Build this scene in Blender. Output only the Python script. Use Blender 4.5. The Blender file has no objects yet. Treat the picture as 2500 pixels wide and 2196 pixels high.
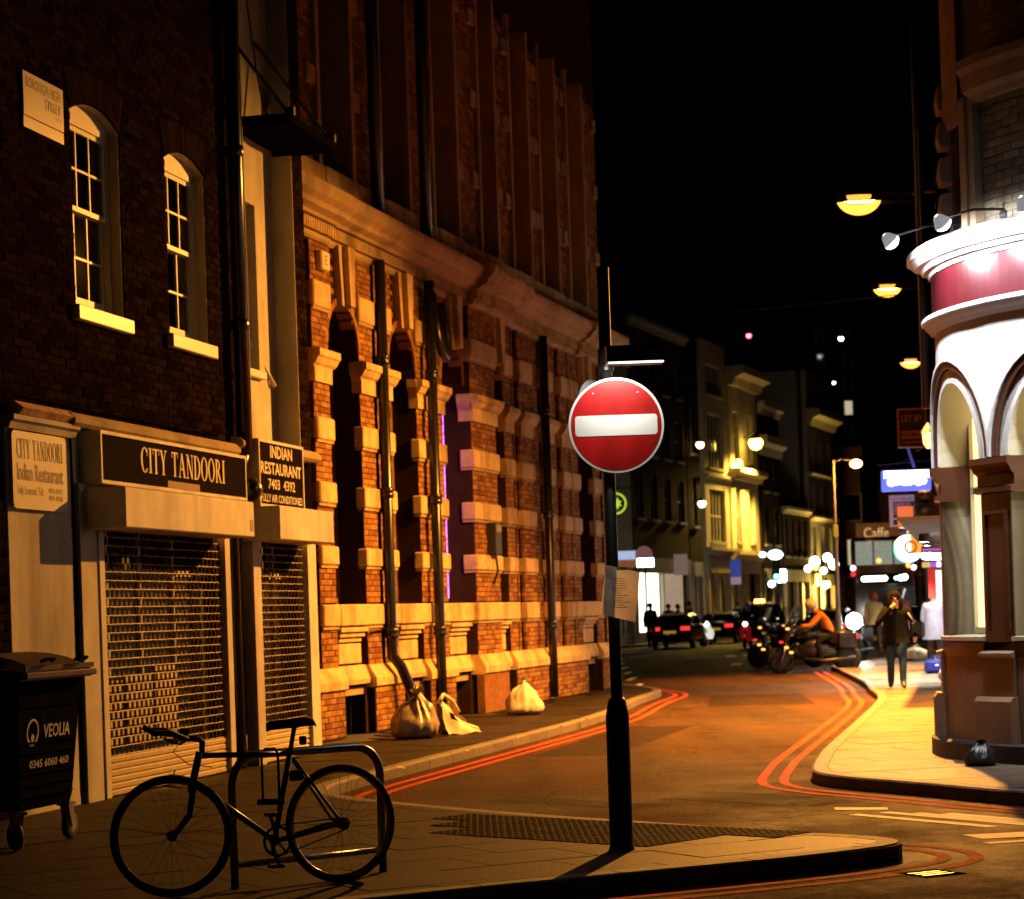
import bpy, math, random
from mathutils import Vector, Matrix
random.seed(7)
R = math.radians
sc = bpy.context.scene
col = sc.collection

# ------------------------------------------------------------------ camera, sky, exposure
CAM_H, ROLL, FPX, PX, PY = 1.5, R(1.9), 5507.0, 1250.0, 1501.0
cam_d = bpy.data.cameras.new('camera'); cam = bpy.data.objects.new('camera', cam_d); col.objects.link(cam)
cam.location = (0, 0, CAM_H); cam.rotation_euler = (R(90), ROLL, 0)
cam_d.sensor_width = 36; cam_d.lens = 36 * FPX / 2500.0
cam_d.shift_x = 0.0; cam_d.shift_y = (PY - 1098.0) / 2500.0
cam_d.clip_end = 2000; cam_d.clip_start = 0.1
cam_d.dof.use_dof = True; cam_d.dof.focus_distance = 14.6; cam_d.dof.aperture_fstop = 4.2
sc.camera = cam

w = bpy.data.worlds.new('World'); sc.world = w; w.use_nodes = True
nt = w.node_tree; bg = nt.nodes['Background']
sky = nt.nodes.new('ShaderNodeTexSky'); sky.sky_type = 'NISHITA'; sky.sun_disc = False
sky.sun_elevation = R(-6); sky.sun_rotation = R(200)
nt.links.new(sky.outputs[0], bg.inputs[0]); bg.inputs[1].default_value = 0.06
sun_d = bpy.data.lights.new('moon', 'SUN'); sun_d.energy = 0.002; sun_d.angle = R(10); sun_d.color = (1, .93, .85)
sun = bpy.data.objects.new('moon', sun_d); sun.rotation_euler = (R(50), 0, R(-30)); col.objects.link(sun)

sc.view_settings.view_transform = 'Standard'; sc.view_settings.look = 'None'
sc.view_settings.exposure = 0.0; sc.view_settings.gamma = 1.0; sc.view_settings.use_curve_mapping = False
sc.cycles.max_bounces = 3; sc.cycles.diffuse_bounces = 1; sc.cycles.glossy_bounces = 2; sc.cycles.use_adaptive_sampling = True; sc.cycles.adaptive_threshold = .03
sc.cycles.transparent_max_bounces = 8; sc.cycles.sample_clamp_indirect = 3.0; sc.cycles.use_denoising = True
sc.cycles.caustics_reflective = False; sc.cycles.caustics_refractive = False

SODIUM = (1.0, 0.38, 0.05)

# ------------------------------------------------------------------ helpers
def ray(x, y):
    u = (x - PX) / FPX; v = -(y - PY) / FPX
    return (math.cos(ROLL) * u + math.sin(ROLL) * v, 1.0, -math.sin(ROLL) * u + math.cos(ROLL) * v)
def at(x, y, Y):                       # a point of the place, given its depth in metres
    d = ray(x, y); return Vector((d[0] * Y, Y, CAM_H + d[2] * Y))

MATS = {}
def mat(name, colr=(.5, .5, .5), rough=.7, metal=0.0, var=.18, scale=3.0, bump=0.0, bscale=40.0, rand=0.0,
        emit=None, es=0.0, spec=.5, dirt=0.0, coat=0.0):
    if name in MATS: return MATS[name]
    m = bpy.data.materials.new(name); m.use_nodes = True; t = m.node_tree; n = t.nodes; l = t.links
    b = n['Principled BSDF']
    b.inputs['Roughness'].default_value = rough; b.inputs['Metallic'].default_value = metal
    b.inputs['Specular IOR Level'].default_value = spec
    b.inputs['Base Color'].default_value = (*colr, 1)
    if coat: b.inputs['Coat Weight'].default_value = coat
    geo = n.new('ShaderNodeNewGeometry')
    src = None
    if var > 0 or rand > 0 or dirt > 0:
        hsv = n.new('ShaderNodeHueSaturation'); hsv.inputs['Color'].default_value = (*colr, 1)
        val = n.new('ShaderNodeMath'); val.operation = 'ADD'; val.inputs[0].default_value = 1.0; val.inputs[1].default_value = 0.0
        if var > 0:
            nz = n.new('ShaderNodeTexNoise'); nz.inputs['Scale'].default_value = scale; nz.inputs['Detail'].default_value = 6
            nz.inputs['Roughness'].default_value = .65
            l.new(geo.outputs['Position'], nz.inputs['Vector'])
            mr = n.new('ShaderNodeMapRange'); mr.inputs[1].default_value = .3; mr.inputs[2].default_value = .7
            mr.inputs[3].default_value = 1 - var; mr.inputs[4].default_value = 1 + var
            l.new(nz.outputs['Fac'], mr.inputs[0]); l.new(mr.outputs[0], val.inputs[0])
        if rand > 0:
            oi = n.new('ShaderNodeObjectInfo'); ad = n.new('ShaderNodeMath'); ad.operation = 'ADD'
            fr = n.new('ShaderNodeMath'); fr.operation = 'FRACT'
            l.new(geo.outputs['Random Per Island'], ad.inputs[0]); l.new(oi.outputs['Random'], ad.inputs[1]); l.new(ad.outputs[0], fr.inputs[0])
            m2 = n.new('ShaderNodeMapRange'); m2.inputs[3].default_value = -rand; m2.inputs[4].default_value = rand
            l.new(fr.outputs[0], m2.inputs[0]); l.new(m2.outputs[0], val.inputs[1])
            m3 = n.new('ShaderNodeMapRange'); m3.inputs[3].default_value = .485; m3.inputs[4].default_value = .515
            l.new(fr.outputs[0], m3.inputs[0]); l.new(m3.outputs[0], hsv.inputs['Hue'])
        l.new(val.outputs[0], hsv.inputs['Value'])
        src = hsv.outputs[0]
        if dirt > 0:
            n2 = n.new('ShaderNodeTexNoise'); n2.inputs['Scale'].default_value = 1.1; n2.inputs['Detail'].default_value = 8
            mp = n.new('ShaderNodeMapping'); mp.inputs['Scale'].default_value = (1.6, 1.6, .35)
            l.new(geo.outputs['Position'], mp.inputs[0]); l.new(mp.outputs[0], n2.inputs['Vector'])
            cr = n.new('ShaderNodeMapRange'); cr.inputs[1].default_value = .48; cr.inputs[2].default_value = .68
            cr.inputs[3].default_value = 0; cr.inputs[4].default_value = dirt
            l.new(n2.outputs['Fac'], cr.inputs[0])
            mx = n.new('ShaderNodeMix'); mx.data_type = 'RGBA'
            l.new(cr.outputs[0], mx.inputs[0]); l.new(src, mx.inputs[6]); mx.inputs[7].default_value = (colr[0] * .18, colr[1] * .16, colr[2] * .14, 1)
            src = mx.outputs[2]
        l.new(src, b.inputs['Base Color'])
    if bump > 0:
        nb = n.new('ShaderNodeTexNoise'); nb.inputs['Scale'].default_value = bscale; nb.inputs['Detail'].default_value = 5
        l.new(geo.outputs['Position'], nb.inputs['Vector'])
        bp = n.new('ShaderNodeBump'); bp.inputs['Strength'].default_value = bump; bp.inputs['Distance'].default_value = .02
        l.new(nb.outputs['Fac'], bp.inputs['Height']); l.new(bp.outputs[0], b.inputs['Normal'])
    if emit:
        b.inputs['Emission Color'].default_value = (*emit, 1); b.inputs['Emission Strength'].default_value = es
    MATS[name] = m
    return m
def glass_mat(name, tint=(1, 1, 1), fac=.12, rough=.03):
    if name in MATS: return MATS[name]
    m = bpy.data.materials.new(name); m.use_nodes = True; t = m.node_tree; n = t.nodes; l = t.links
    n.remove(n['Principled BSDF']); o = n['Material Output']
    tr = n.new('ShaderNodeBsdfTransparent'); tr.inputs[0].default_value = (*tint, 1)
    gl = n.new('ShaderNodeBsdfGlossy'); gl.inputs['Roughness'].default_value = rough
    lw = n.new('ShaderNodeFresnel'); lw.inputs[0].default_value = 1.5
    ad = n.new('ShaderNodeMath'); ad.operation = 'ADD'; ad.inputs[1].default_value = fac; ad.use_clamp = True
    l.new(lw.outputs[0], ad.inputs[0])
    mx = n.new('ShaderNodeMixShader'); l.new(ad.outputs[0], mx.inputs[0]); l.new(tr.outputs[0], mx.inputs[1]); l.new(gl.outputs[0], mx.inputs[2])
    l.new(mx.outputs[0], o.inputs[0]); MATS[name] = m
    return m
def lamp_mat(name, c=(1, 1, 1), s=1.0): return mat(name, (.8, .8, .8), var=0, emit=c, es=s)

class MB:
    def __init__(s): s.v = []; s.f = []; s.m = []
    def add(s, vs, fs, m=0):
        o = len(s.v); s.v += [tuple(p) for p in vs]; s.f += [tuple(i + o for i in f) for f in fs]; s.m += [m] * len(fs); return s
    def box(s, x0, x1, y0, y1, z0, z1, m=0):
        return s.add([(x0, y0, z0), (x1, y0, z0), (x1, y1, z0), (x0, y1, z0), (x0, y0, z1), (x1, y0, z1), (x1, y1, z1), (x0, y1, z1)],
                     [(0, 3, 2, 1), (4, 5, 6, 7), (0, 1, 5, 4), (1, 2, 6, 5), (2, 3, 7, 6), (3, 0, 4, 7)], m)
    def cbox(s, x0, x1, y0, y1, z0, z1, c=.012, m=0):
        V = []; F = []; idx = {}
        for i, x in enumerate((x0, x1)):
            for j, y in enumerate((y0, y1)):
                for k, z in enumerate((z0, z1)):
                    sx, sy, sz = (1 - 2 * i) * c, (1 - 2 * j) * c, (1 - 2 * k) * c
                    idx[i, j, k] = len(V)
                    V += [(x, y + sy, z + sz), (x + sx, y, z + sz), (x + sx, y + sy, z)]
        g = lambda i, j, k, a: idx[i, j, k] + a
        for i in (0, 1): F.append([g(i, 0, 0, 0), g(i, 1, 0, 0), g(i, 1, 1, 0), g(i, 0, 1, 0)])
        for j in (0, 1): F.append([g(0, j, 0, 1), g(1, j, 0, 1), g(1, j, 1, 1), g(0, j, 1, 1)])
        for k in (0, 1): F.append([g(0, 0, k, 2), g(1, 0, k, 2), g(1, 1, k, 2), g(0, 1, k, 2)])
        for j in (0, 1):
            for k in (0, 1): F.append([g(0, j, k, 1), g(1, j, k, 1), g(1, j, k, 2), g(0, j, k, 2)])
        for i in (0, 1):
            for k in (0, 1): F.append([g(i, 0, k, 0), g(i, 1, k, 0), g(i, 1, k, 2), g(i, 0, k, 2)])
            for j in (0, 1): F.append([g(i, j, 0, 0), g(i, j, 1, 0), g(i, j, 1, 1), g(i, j, 0, 1)])
        for i in (0, 1):
            for j in (0, 1):
                for k in (0, 1): F.append([g(i, j, k, 0), g(i, j, k, 1), g(i, j, k, 2)])
        # orient outwards
        cx, cy, cz = (x0 + x1) / 2, (y0 + y1) / 2, (z0 + z1) / 2
        out = []
        for f in F:
            p = [Vector(V[q]) for q in f]; nn = (p[1] - p[0]).cross(p[2] - p[0]); ce = sum(p, Vector()) / len(p) - Vector((cx, cy, cz))
            out.append(f if nn.dot(ce) > 0 else f[::-1])
        return s.add(V, out, m)
    def poly(s, pts, m=0): return s.add(pts, [tuple(range(len(pts)))], m)
    def prism(s, p2, a0, a1, axis='y', m=0):
        n = len(p2)
        def P(u, v, a): return (u, a, v) if axis == 'y' else ((a, u, v) if axis == 'x' else (u, v, a))
        vs = [P(u, v, a0) for u, v in p2] + [P(u, v, a1) for u, v in p2]
        fs = [tuple(range(n)), tuple(range(2 * n - 1, n - 1, -1))] + [(i, i + n, (i + 1) % n + n, (i + 1) % n) for i in range(n)]
        return s.add(vs, fs, m)
    def tube(s, pts, r, n=8, m=0, closed=False, cap=True):
        pts = [Vector(p) for p in pts]; N = len(pts); rs = r if isinstance(r, (list, tuple)) else [r] * N
        vs = []; prev = None
        for i, p in enumerate(pts):
            a = pts[(i - 1) % N] if (closed or i > 0) else p; b = pts[(i + 1) % N] if (closed or i < N - 1) else p
            t = (b - a).normalized() if (b - a).length > 1e-9 else Vector((0, 0, 1))
            if prev is None:
                u = t.cross(Vector((0, 0, 1)))
                if u.length < 1e-3: u = t.cross(Vector((1, 0, 0)))
            else: u = prev - t * prev.dot(t)
            u.normalize(); prev = u; w2 = t.cross(u)
            vs += [p + (u * math.cos(2 * math.pi * k / n) + w2 * math.sin(2 * math.pi * k / n)) * rs[i] for k in range(n)]
        fs = []
        for i in range(N if closed else N - 1):
            j = (i + 1) % N
            fs += [(i * n + k, i * n + (k + 1) % n, j * n + (k + 1) % n, j * n + k) for k in range(n)]
        if cap and not closed: fs += [tuple(range(n - 1, -1, -1)), tuple((N - 1) * n + k for k in range(n))]
        return s.add(vs, fs, m)
    def lathe(s, prof, n=24, c=(0, 0, 0), axis='z', m=0, a0=0.0, a1=360.0, close=False):
        full = abs(a1 - a0) >= 359.9; K = n if full else n + 1; vs = []
        for k in range(K):
            a = R(a0 + (a1 - a0) * k / n)
            for r, h in prof:
                x, y = r * math.cos(a), r * math.sin(a)
                p = (x, y, h) if axis == 'z' else ((x, h, y) if axis == 'y' else (h, x, y))
                vs.append((c[0] + p[0], c[1] + p[1], c[2] + p[2]))
        q = len(prof); fs = []
        for k in range(n):
            k2 = (k + 1) % K
            for i in range(q if close else q - 1):
                i2 = (i + 1) % q
                fs.append((k * q + i, k2 * q + i, k2 * q + i2, k * q + i2))
        if not full and close: fs += [tuple(range(q)), tuple((K - 1) * q + i for i in range(q - 1, -1, -1))]
        return s.add(vs, fs, m)
    def disc(s, c, r, n=24, axis='y', m=0):
        vs = []
        for k in range(n):
            a = 2 * math.pi * k / n; u, v = r * math.cos(a), r * math.sin(a)
            vs.append((c[0] + u, c[1], c[2] + v) if axis == 'y' else ((c[0], c[1] + u, c[2] + v) if axis == 'x' else (c[0] + u, c[1] + v, c[2])))
        return s.poly(vs, m)
    def mould(s, x0, x1, prof, m=0):         # profile (y, z) run along x, closed
        return s.prism(prof, x0, x1, 'x', m)
    def blob(s, c, rx, ry, rz, nu=10, nv=7, m=0, jit=0.0):
        vs = [(c[0], c[1], c[2] - rz)]
        for j in range(1, nv):
            ph = -math.pi / 2 + math.pi * j / nv
            for i in range(nu):
                th = 2 * math.pi * i / nu; q = 1 + random.uniform(-jit, jit)
                vs.append((c[0] + rx * q * math.cos(ph) * math.cos(th), c[1] + ry * q * math.cos(ph) * math.sin(th), c[2] + rz * q * math.sin(ph)))
        vs.append((c[0], c[1], c[2] + rz)); fs = []
        for i in range(nu): fs.append((0, 1 + (i + 1) % nu, 1 + i))
        for j in range(nv - 2):
            for i in range(nu):
                a = 1 + j * nu + i; b = 1 + j * nu + (i + 1) % nu; fs.append((a, b, b + nu, a + nu))
        L = len(vs) - 1
        for i in range(nu): fs.append((L, 1 + (nv - 2) * nu + i, 1 + (nv - 2) * nu + (i + 1) % nu))
        return s.add(vs, fs, m)
    def mesh(s, name, mats, smooth=False):
        me = bpy.data.meshes.new(name); me.from_pydata(s.v, [], s.f)
        for q in (mats if isinstance(mats, (list, tuple)) else [mats]): me.materials.append(q)
        if any(s.m): me.polygons.foreach_set('material_index', s.m)
        if smooth: me.polygons.foreach_set('use_smooth', [True] * len(me.polygons))
        me.update(); return me
    def build(s, name, mats, parent=None, smooth=False, loc=None, rot=None):
        return put(name, s.mesh(name, mats, smooth), parent, loc, rot)
def put(name, me, parent=None, loc=None, rot=None):
    o = bpy.data.objects.new(name, me); col.objects.link(o)
    if parent: o.parent = parent
    if loc is not None: o.location = loc
    if rot is not None: o.rotation_euler = rot
    return o
def tag(o, label, cat, group=None):
    o['label'] = label; o['category'] = cat
    if group: o['group'] = group
    return o
def thing(name, label, cat, loc=(0, 0, 0), rz=0.0, group=None):
    o = bpy.data.objects.new(name, None); o.empty_display_size = .2; col.objects.link(o)
    o.location = loc; o.rotation_euler = (0, 0, rz)
    return tag(o, label, cat, group)
def struct(o): o['kind'] = 'structure'; return o
def copy_tree(o, parent=None):
    c = o.copy(); col.objects.link(c); c.parent = parent
    for ch in list(o.children): copy_tree(ch, c)
    return c
def light(name, kind, parent, loc, energy, colr, rot=(0, 0, 0), **kw):
    d = bpy.data.lights.new(name, kind); d.energy = energy; d.color = colr
    for k, v in kw.items(): setattr(d, k, v)
    o = bpy.data.objects.new(name, d); col.objects.link(o); o.parent = parent; o.location = loc; o.rotation_euler = rot
    return o
def text(s, x0, x1, z0, z1, y, m, parent, name='lettering', bold=0.0, keep=False, center=False):
    cu = bpy.data.curves.new(name, 'FONT'); cu.body = s; cu.offset = bold; cu.resolution_u = 2
    o = bpy.data.objects.new(name, cu); col.objects.link(o)
    dg = bpy.context.evaluated_depsgraph_get(); me = bpy.data.meshes.new_from_object(o.evaluated_get(dg))
    bpy.data.objects.remove(o); bpy.data.curves.remove(cu)
    xs = [v.co.x for v in me.vertices]; ys = [v.co.y for v in me.vertices]
    ax, bx, ay, by = min(xs), max(xs), min(ys), max(ys)
    sx = (x1 - x0) / (bx - ax); sz = (z1 - z0) / (by - ay)
    for v in me.vertices: v.co = (x0 + (v.co.x - ax) * sx, y, z0 + (v.co.y - ay) * sz)
    me.materials.clear(); me.materials.append(m); me.name = name
    return put(name, me, parent)

# serif capitals, unit height, drawn as polygons
def serif_glyph(ch):
    P = []; t = .15; th = .05; sh = .045
    def st(x0, y0, x1, y1, t): P.append([(x0 - t / 2, y0), (x0 + t / 2, y0), (x1 + t / 2, y1), (x1 - t / 2, y1)])
    def bar(x0, x1, y0, y1): P.append([(x0, y0), (x1, y0), (x1, y1), (x0, y1)])
    def ring(cx, cy, rx, ry, ti, tv, a0, a1, n=18):
        for k in range(n):
            a = R(a0 + (a1 - a0) * k / n); b = R(a0 + (a1 - a0) * (k + 1) / n)
            P.append([(cx + rx * math.cos(a), cy + ry * math.sin(a)), (cx + rx * math.cos(b), cy + ry * math.sin(b)),
                      (cx + (rx - ti) * math.cos(b), cy + (ry - tv) * math.sin(b)), (cx + (rx - ti) * math.cos(a), cy + (ry - tv) * math.sin(a))])
    if ch == 'I': st(.17, 0, .17, 1, t); bar(.03, .31, 0, sh); bar(.03, .31, 1 - sh, 1); wd = .34
    elif ch == 'T':
        st(.33, 0, .33, 1, t); bar(.19, .47, 0, sh); bar(.02, .64, 1 - .06, 1); bar(.02, .06, .76, 1); bar(.60, .64, .76, 1); wd = .66
    elif ch == 'Y':
        st(.33, 0, .33, .48, t); st(.33, .45, .12, 1, t); st(.35, .45, .58, 1, .07); bar(.19, .47, 0, sh); bar(0, .26, 1 - sh, 1); bar(.46, .70, 1 - sh, 1); wd = .70
    elif ch == 'A':
        st(.10, 0, .35, 1, .06); st(.60, 0, .36, 1, t); bar(.2, .52, .32, .37); bar(0, .22, 0, sh); bar(.48, .74, 0, sh); wd = .74
    elif ch == 'N':
        st(.13, 0, .13, 1, .06); st(.62, 0, .62, 1, .06); st(.60, 0, .14, 1, t); bar(.02, .25, 0, sh); bar(0, .2, 1 - sh, 1); bar(.5, .74, 1 - sh, 1); wd = .75
    elif ch == 'D': st(.15, 0, .15, 1, t); bar(.02, .3, 0, sh); bar(.02, .3, 1 - sh, 1); ring(.26, .5, .42, .5, .15, .05, -90, 90); wd = .70
    elif ch == 'O': ring(.37, .5, .36, .51, .15, .05, 0, 360, 28); wd = .74
    elif ch == 'C': ring(.37, .5, .36, .51, .15, .05, 42, 318, 24); bar(.58, .63, .66, .97); wd = .68
    elif ch == 'R':
        st(.15, 0, .15, 1, t); bar(.02, .29, 0, sh); bar(.02, .3, 1 - sh, 1); ring(.26, .75, .28, .25, .13, .05, -90, 90, 12); st(.60, 0, .32, .52, t); bar(.52, .72, 0, sh); wd = .71
    else: wd = .35
    return P, wd
def serif_text(s, x0, x1, z0, z1, y, m, parent, name='lettering'):
    tot = sum(serif_glyph(c)[1] + .05 for c in s) - .05; sx = (x1 - x0) / tot; x = 0; mb = MB(); k = 0
    for c in s:
        G, wd = serif_glyph(c)
        for pl in G:
            k += 1; mb.poly([(x0 + (x + u) * sx, y - .0002 * (k % 9), z0 + v * (z1 - z0)) for u, v in pl])
        x += wd + .05
    return mb.build(name, m, parent)

def asphalt_mat(name, c):
    m = mat(name, c, .75, var=.0, spec=.045); t = m.node_tree; n = t.nodes; l = t.links; b = n['Principled BSDF']
    geo = n.new('ShaderNodeNewGeometry')
    def noise(sc_, det=6, rough=.6, mp=None):
        q = n.new('ShaderNodeTexNoise'); q.inputs['Scale'].default_value = sc_; q.inputs['Detail'].default_value = det; q.inputs['Roughness'].default_value = rough
        if mp:
            mm = n.new('ShaderNodeMapping'); mm.inputs['Scale'].default_value = mp[0]; mm.inputs['Rotation'].default_value = (0, 0, mp[1]); l.new(geo.outputs['Position'], mm.inputs[0]); l.new(mm.outputs[0], q.inputs['Vector'])
        else: l.new(geo.outputs['Position'], q.inputs['Vector'])
        return q.outputs['Fac']
    def rng(src, a, b_, c0, c1):
        r_ = n.new('ShaderNodeMapRange'); r_.inputs[1].default_value = a; r_.inputs[2].default_value = b_; r_.inputs[3].default_value = c0; r_.inputs[4].default_value = c1; l.new(src, r_.inputs[0]); return r_.outputs[0]
    def mul(p, q):
        r_ = n.new('ShaderNodeMath'); r_.operation = 'MULTIPLY'; l.new(p, r_.inputs[0]); l.new(q, r_.inputs[1]); return r_.outputs[0]
    big = noise(.45); tracks = noise(1.0, 4, .5, ((1.3, .12, 1), R(-13))); agg = noise(34, 4, .75); mid = noise(6, 8, .75)
    vor = n.new('ShaderNodeTexVoronoi'); vor.feature = 'DISTANCE_TO_EDGE'; vor.inputs['Scale'].default_value = .38; wp = n.new('ShaderNodeVectorMath'); wp.operation = 'ADD'
    nz = n.new('ShaderNodeTexNoise'); nz.inputs['Scale'].default_value = 2.5; nz.inputs['Detail'].default_value = 6; l.new(geo.outputs['Position'], nz.inputs['Vector']); l.new(geo.outputs['Position'], wp.inputs[0]); l.new(nz.outputs['Color'], wp.inputs[1]); l.new(wp.outputs[0], vor.inputs['Vector'])
    crack = rng(vor.outputs['Distance'], .0, .018, .3, 1.0)
    v = mul(mul(mul(rng(big, .3, .7, .65, 1.3), rng(tracks, .35, .65, .72, 1.2)), mul(rng(agg, .35, .65, .4, 1.7), rng(mid, .3, .7, .65, 1.35))), crack)
    mx = n.new('ShaderNodeMix'); mx.data_type = 'RGBA'; mx.blend_type = 'MULTIPLY'; mx.inputs[0].default_value = 1; mx.inputs[6].default_value = (*c, 1); cb = n.new('ShaderNodeCombineColor'); [l.new(v, cb.inputs[i]) for i in range(3)]
    l.new(cb.outputs[0], mx.inputs[7]); l.new(mx.outputs[2], b.inputs['Base Color'])
    l.new(mul(rng(big, .35, .65, .8, 1.25), rng(mid, .3, .7, .6, .85)), b.inputs['Roughness'])
    bp = n.new('ShaderNodeBump'); bp.inputs['Strength'].default_value = 1.0; bp.inputs['Distance'].default_value = .02; l.new(mul(agg, crack), bp.inputs['Height']); l.new(bp.outputs[0], b.inputs['Normal'])
    return m
# ------------------------------------------------------------------ materials
M = dict(
    asphalt=asphalt_mat('asphalt', (.054, .026, .0125)), patch=asphalt_mat('asphalt_patch', (.024, .012, .007)),
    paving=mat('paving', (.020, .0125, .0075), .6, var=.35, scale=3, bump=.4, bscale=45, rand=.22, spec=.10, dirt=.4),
    lit_paving=mat('lamplit_paving', (.135, .098, .062), .6, var=.3, scale=3, bump=.2, bscale=50, rand=.2, spec=.12, dirt=.35),  # paler copy of the paving; lamp light put into the colour
    joint=mat('pavement_bed', (.035, .028, .022), .9, var=.2),
    granite=mat('granite', (.12, .095, .072), .75, var=.25, scale=14, bump=.3, bscale=50, rand=.12),
    tactile=mat('tactile', (.03, .018, .0105), .8, var=.3, scale=9, rand=.15, spec=.03),
    redline=mat('red_line_paint', (.45, .06, .03), .8, var=.45, scale=6, bump=.3, spec=.03),
    whiteline=mat('white_line_paint', (.85, .80, .68), .7, var=.22, scale=9, bump=.3, spec=.2),
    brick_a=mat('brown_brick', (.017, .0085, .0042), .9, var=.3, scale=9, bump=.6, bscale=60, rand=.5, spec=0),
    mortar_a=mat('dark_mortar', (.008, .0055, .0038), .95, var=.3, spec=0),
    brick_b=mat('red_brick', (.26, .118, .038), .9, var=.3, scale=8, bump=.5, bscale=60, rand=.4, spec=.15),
    mortar_shade_b=mat('brown_mortar_shade', (.030, .014, .0065), .95, var=.3, spec=.1),  # joints and window reveals; darkened so the reveals read as shade
    stone=mat('sooty_stone', (.40, .28, .14), .85, var=.22, scale=4, bump=.25, bscale=35, dirt=.55),
    stone_clean=mat('carved_stone', (.58, .41, .20), .85, var=.25, scale=5, bump=.3, bscale=35, dirt=.6, spec=.2),
    render=mat('pale_render', (.56, .52, .43), .85, var=.16, scale=2.2, bump=.15, bscale=25, dirt=.55),
    cream=mat('cream_paint', (.68, .63, .52), .6, var=.18, scale=3, dirt=.5),
    white=mat('white_gloss_paint', (.72, .69, .62), .4, var=.06, scale=5),
    sashpaint=mat('sash_paint', (.62, .58, .5), .45, var=.08),
    black=mat('black_gloss_paint', (.012, .011, .010), .28, var=.2, scale=6),
    blackmat=mat('black_paint', (.015, .014, .013), .6, var=.2),
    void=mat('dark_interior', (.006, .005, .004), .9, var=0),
    glass=glass_mat('window_glass'),
    iron=mat('dark_iron', (.006, .005, .0045), .9, var=.2, spec=0),
    darkglass=mat('night_glass', (.008, .008, .009), .08, var=0, spec=.6),
    curtain=mat('curtain_cloth', (.42, .20, .12), .9, var=.25, scale=7),
    bronze=mat('shutter_steel', (.20, .135, .075), .6, metal=.2, var=.2, scale=12),
    shutter=mat('shutter_cream', (.60, .48, .27), .5, var=.12, scale=6, dirt=.15),
    steel=mat('galvanised_steel', (.35, .36, .36), .33, metal=.9, var=.12, scale=8),
    darksteel=mat('dark_steel', (.06, .06, .06), .4, metal=.7, var=.15),
    rubber=mat('black_rubber', (.012, .012, .012), .7, var=.15),
)
# ------------------------------------------------------------------ ground
def chaikin(p, it=2, closed=False):
    for _ in range(it):
        q = []
        n = len(p)
        if not closed: q.append(p[0])
        for i in range(n if closed else n - 1):
            a, b = p[i], p[(i + 1) % n]
            q += [(a[0] * .75 + b[0] * .25, a[1] * .75 + b[1] * .25), (a[0] * .25 + b[0] * .75, a[1] * .25 + b[1] * .75)]
        if not closed: q.append(p[-1])
        p = q
    return p
def offset(p, d):
    o = []
    for i in range(len(p)):
        a = Vector(p[max(i - 1, 0)]); b = Vector(p[min(i + 1, len(p) - 1)]); t = (b - a)
        if t.length < 1e-9: continue
        t.normalize(); o.append((p[i][0] - t.y * d, p[i][1] + t.x * d))
    return o
def resample(p, step):
    out = [p[0]]; acc = 0
    for i in range(len(p) - 1):
        a = Vector(p[i]); b = Vector(p[i + 1]); L = (b - a).length; pos = step - acc
        while pos <= L:
            q = a + (b - a) * (pos / L); out.append((q.x, q.y)); pos += step
        acc = (acc + L) % step
    out.append(p[-1]); return out
def clip_rect(poly, M2, hx0, hx1, hy0, hy1):
    # polygon in slab frame coordinates clipped to a rectangle
    p = poly
    for ax, lim, sg in ((0, hx0, 1), (0, hx1, -1), (1, hy0, 1), (1, hy1, -1)):
        q = []
        for i in range(len(p)):
            a, b = p[i], p[(i + 1) % len(p)]
            da, db = (a[ax] - lim) * sg, (b[ax] - lim) * sg
            if da >= 0: q.append(a)
            if da * db < 0:
                t = da / (da - db); q.append((a[0] + (b[0] - a[0]) * t, a[1] + (b[1] - a[1]) * t))
        p = q
        if len(p) < 3: return []
    r = []
    for v in p:
        if not r or (abs(v[0] - r[-1][0]) + abs(v[1] - r[-1][1])) > 2e-3: r.append(v)
    return r
def area(p): return .5 * sum(p[i][0] * p[(i + 1) % len(p)][1] - p[(i + 1) % len(p)][0] * p[i][1] for i in range(len(p)))

ROAD_Z = -.11
road = struct(MB().poly([(-400, -60, ROAD_Z), (400, -60, ROAD_Z), (400, 900, ROAD_Z), (-400, 900, ROAD_Z)]).build('road', M['asphalt']))

# kerb line of the left pavement, walked so that the road lies on the right-hand side
near = chaikin([(-14, 4.6), (-5, 9.7), (-.89, 12.11), (.07, 12.66), (1.38, 13.32), (1.89, 13.62), (2.2, 13.86), (2.36, 14.02), (2.42, 14.22), (2.36, 14.42), (2.2, 14.62), (2.05, 14.76),
                (1.7, 15.05), (1.1, 15.83), (.1, 16.95), (-.88, 18.3), (-1.5, 19.3), (-1.75, 20.3), (-1.62, 21.2), (-1.11, 23.24), (-.29, 26.46), (1.32, 32.85),
                (2.1, 38.6), (2.62, 41.1), (2.8, 42.6), (2.72, 44.2), (2.2, 47), (.5, 50), (-6, 54), (-30, 60)], 2)
kerbR = chaikin([(20, -8.5), (9.5, 9.4), (5.1, 15.8), (3.9, 17.38), (3.32, 18.7), (2.84, 19.55), (2.66, 20.2), (2.72, 20.9), (2.93, 22.1), (3.15, 23.34), (4.23, 28.35), (5.5, 34.35),
                 (5.95, 36.9), (6.2, 39.5), (6.7, 43), (7.4, 51), (7.95, 57.5), (12.5, 63), (17.5, 72), (22, 90), (40, 150), (70, 230)], 2)
far = chaikin([(-40, 90), (-4, 92.5), (2, 94), (5, 97), (8.2, 105), (12.5, 118), (18, 135), (24, 152), (40, 195), (60, 240)], 2)

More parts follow.
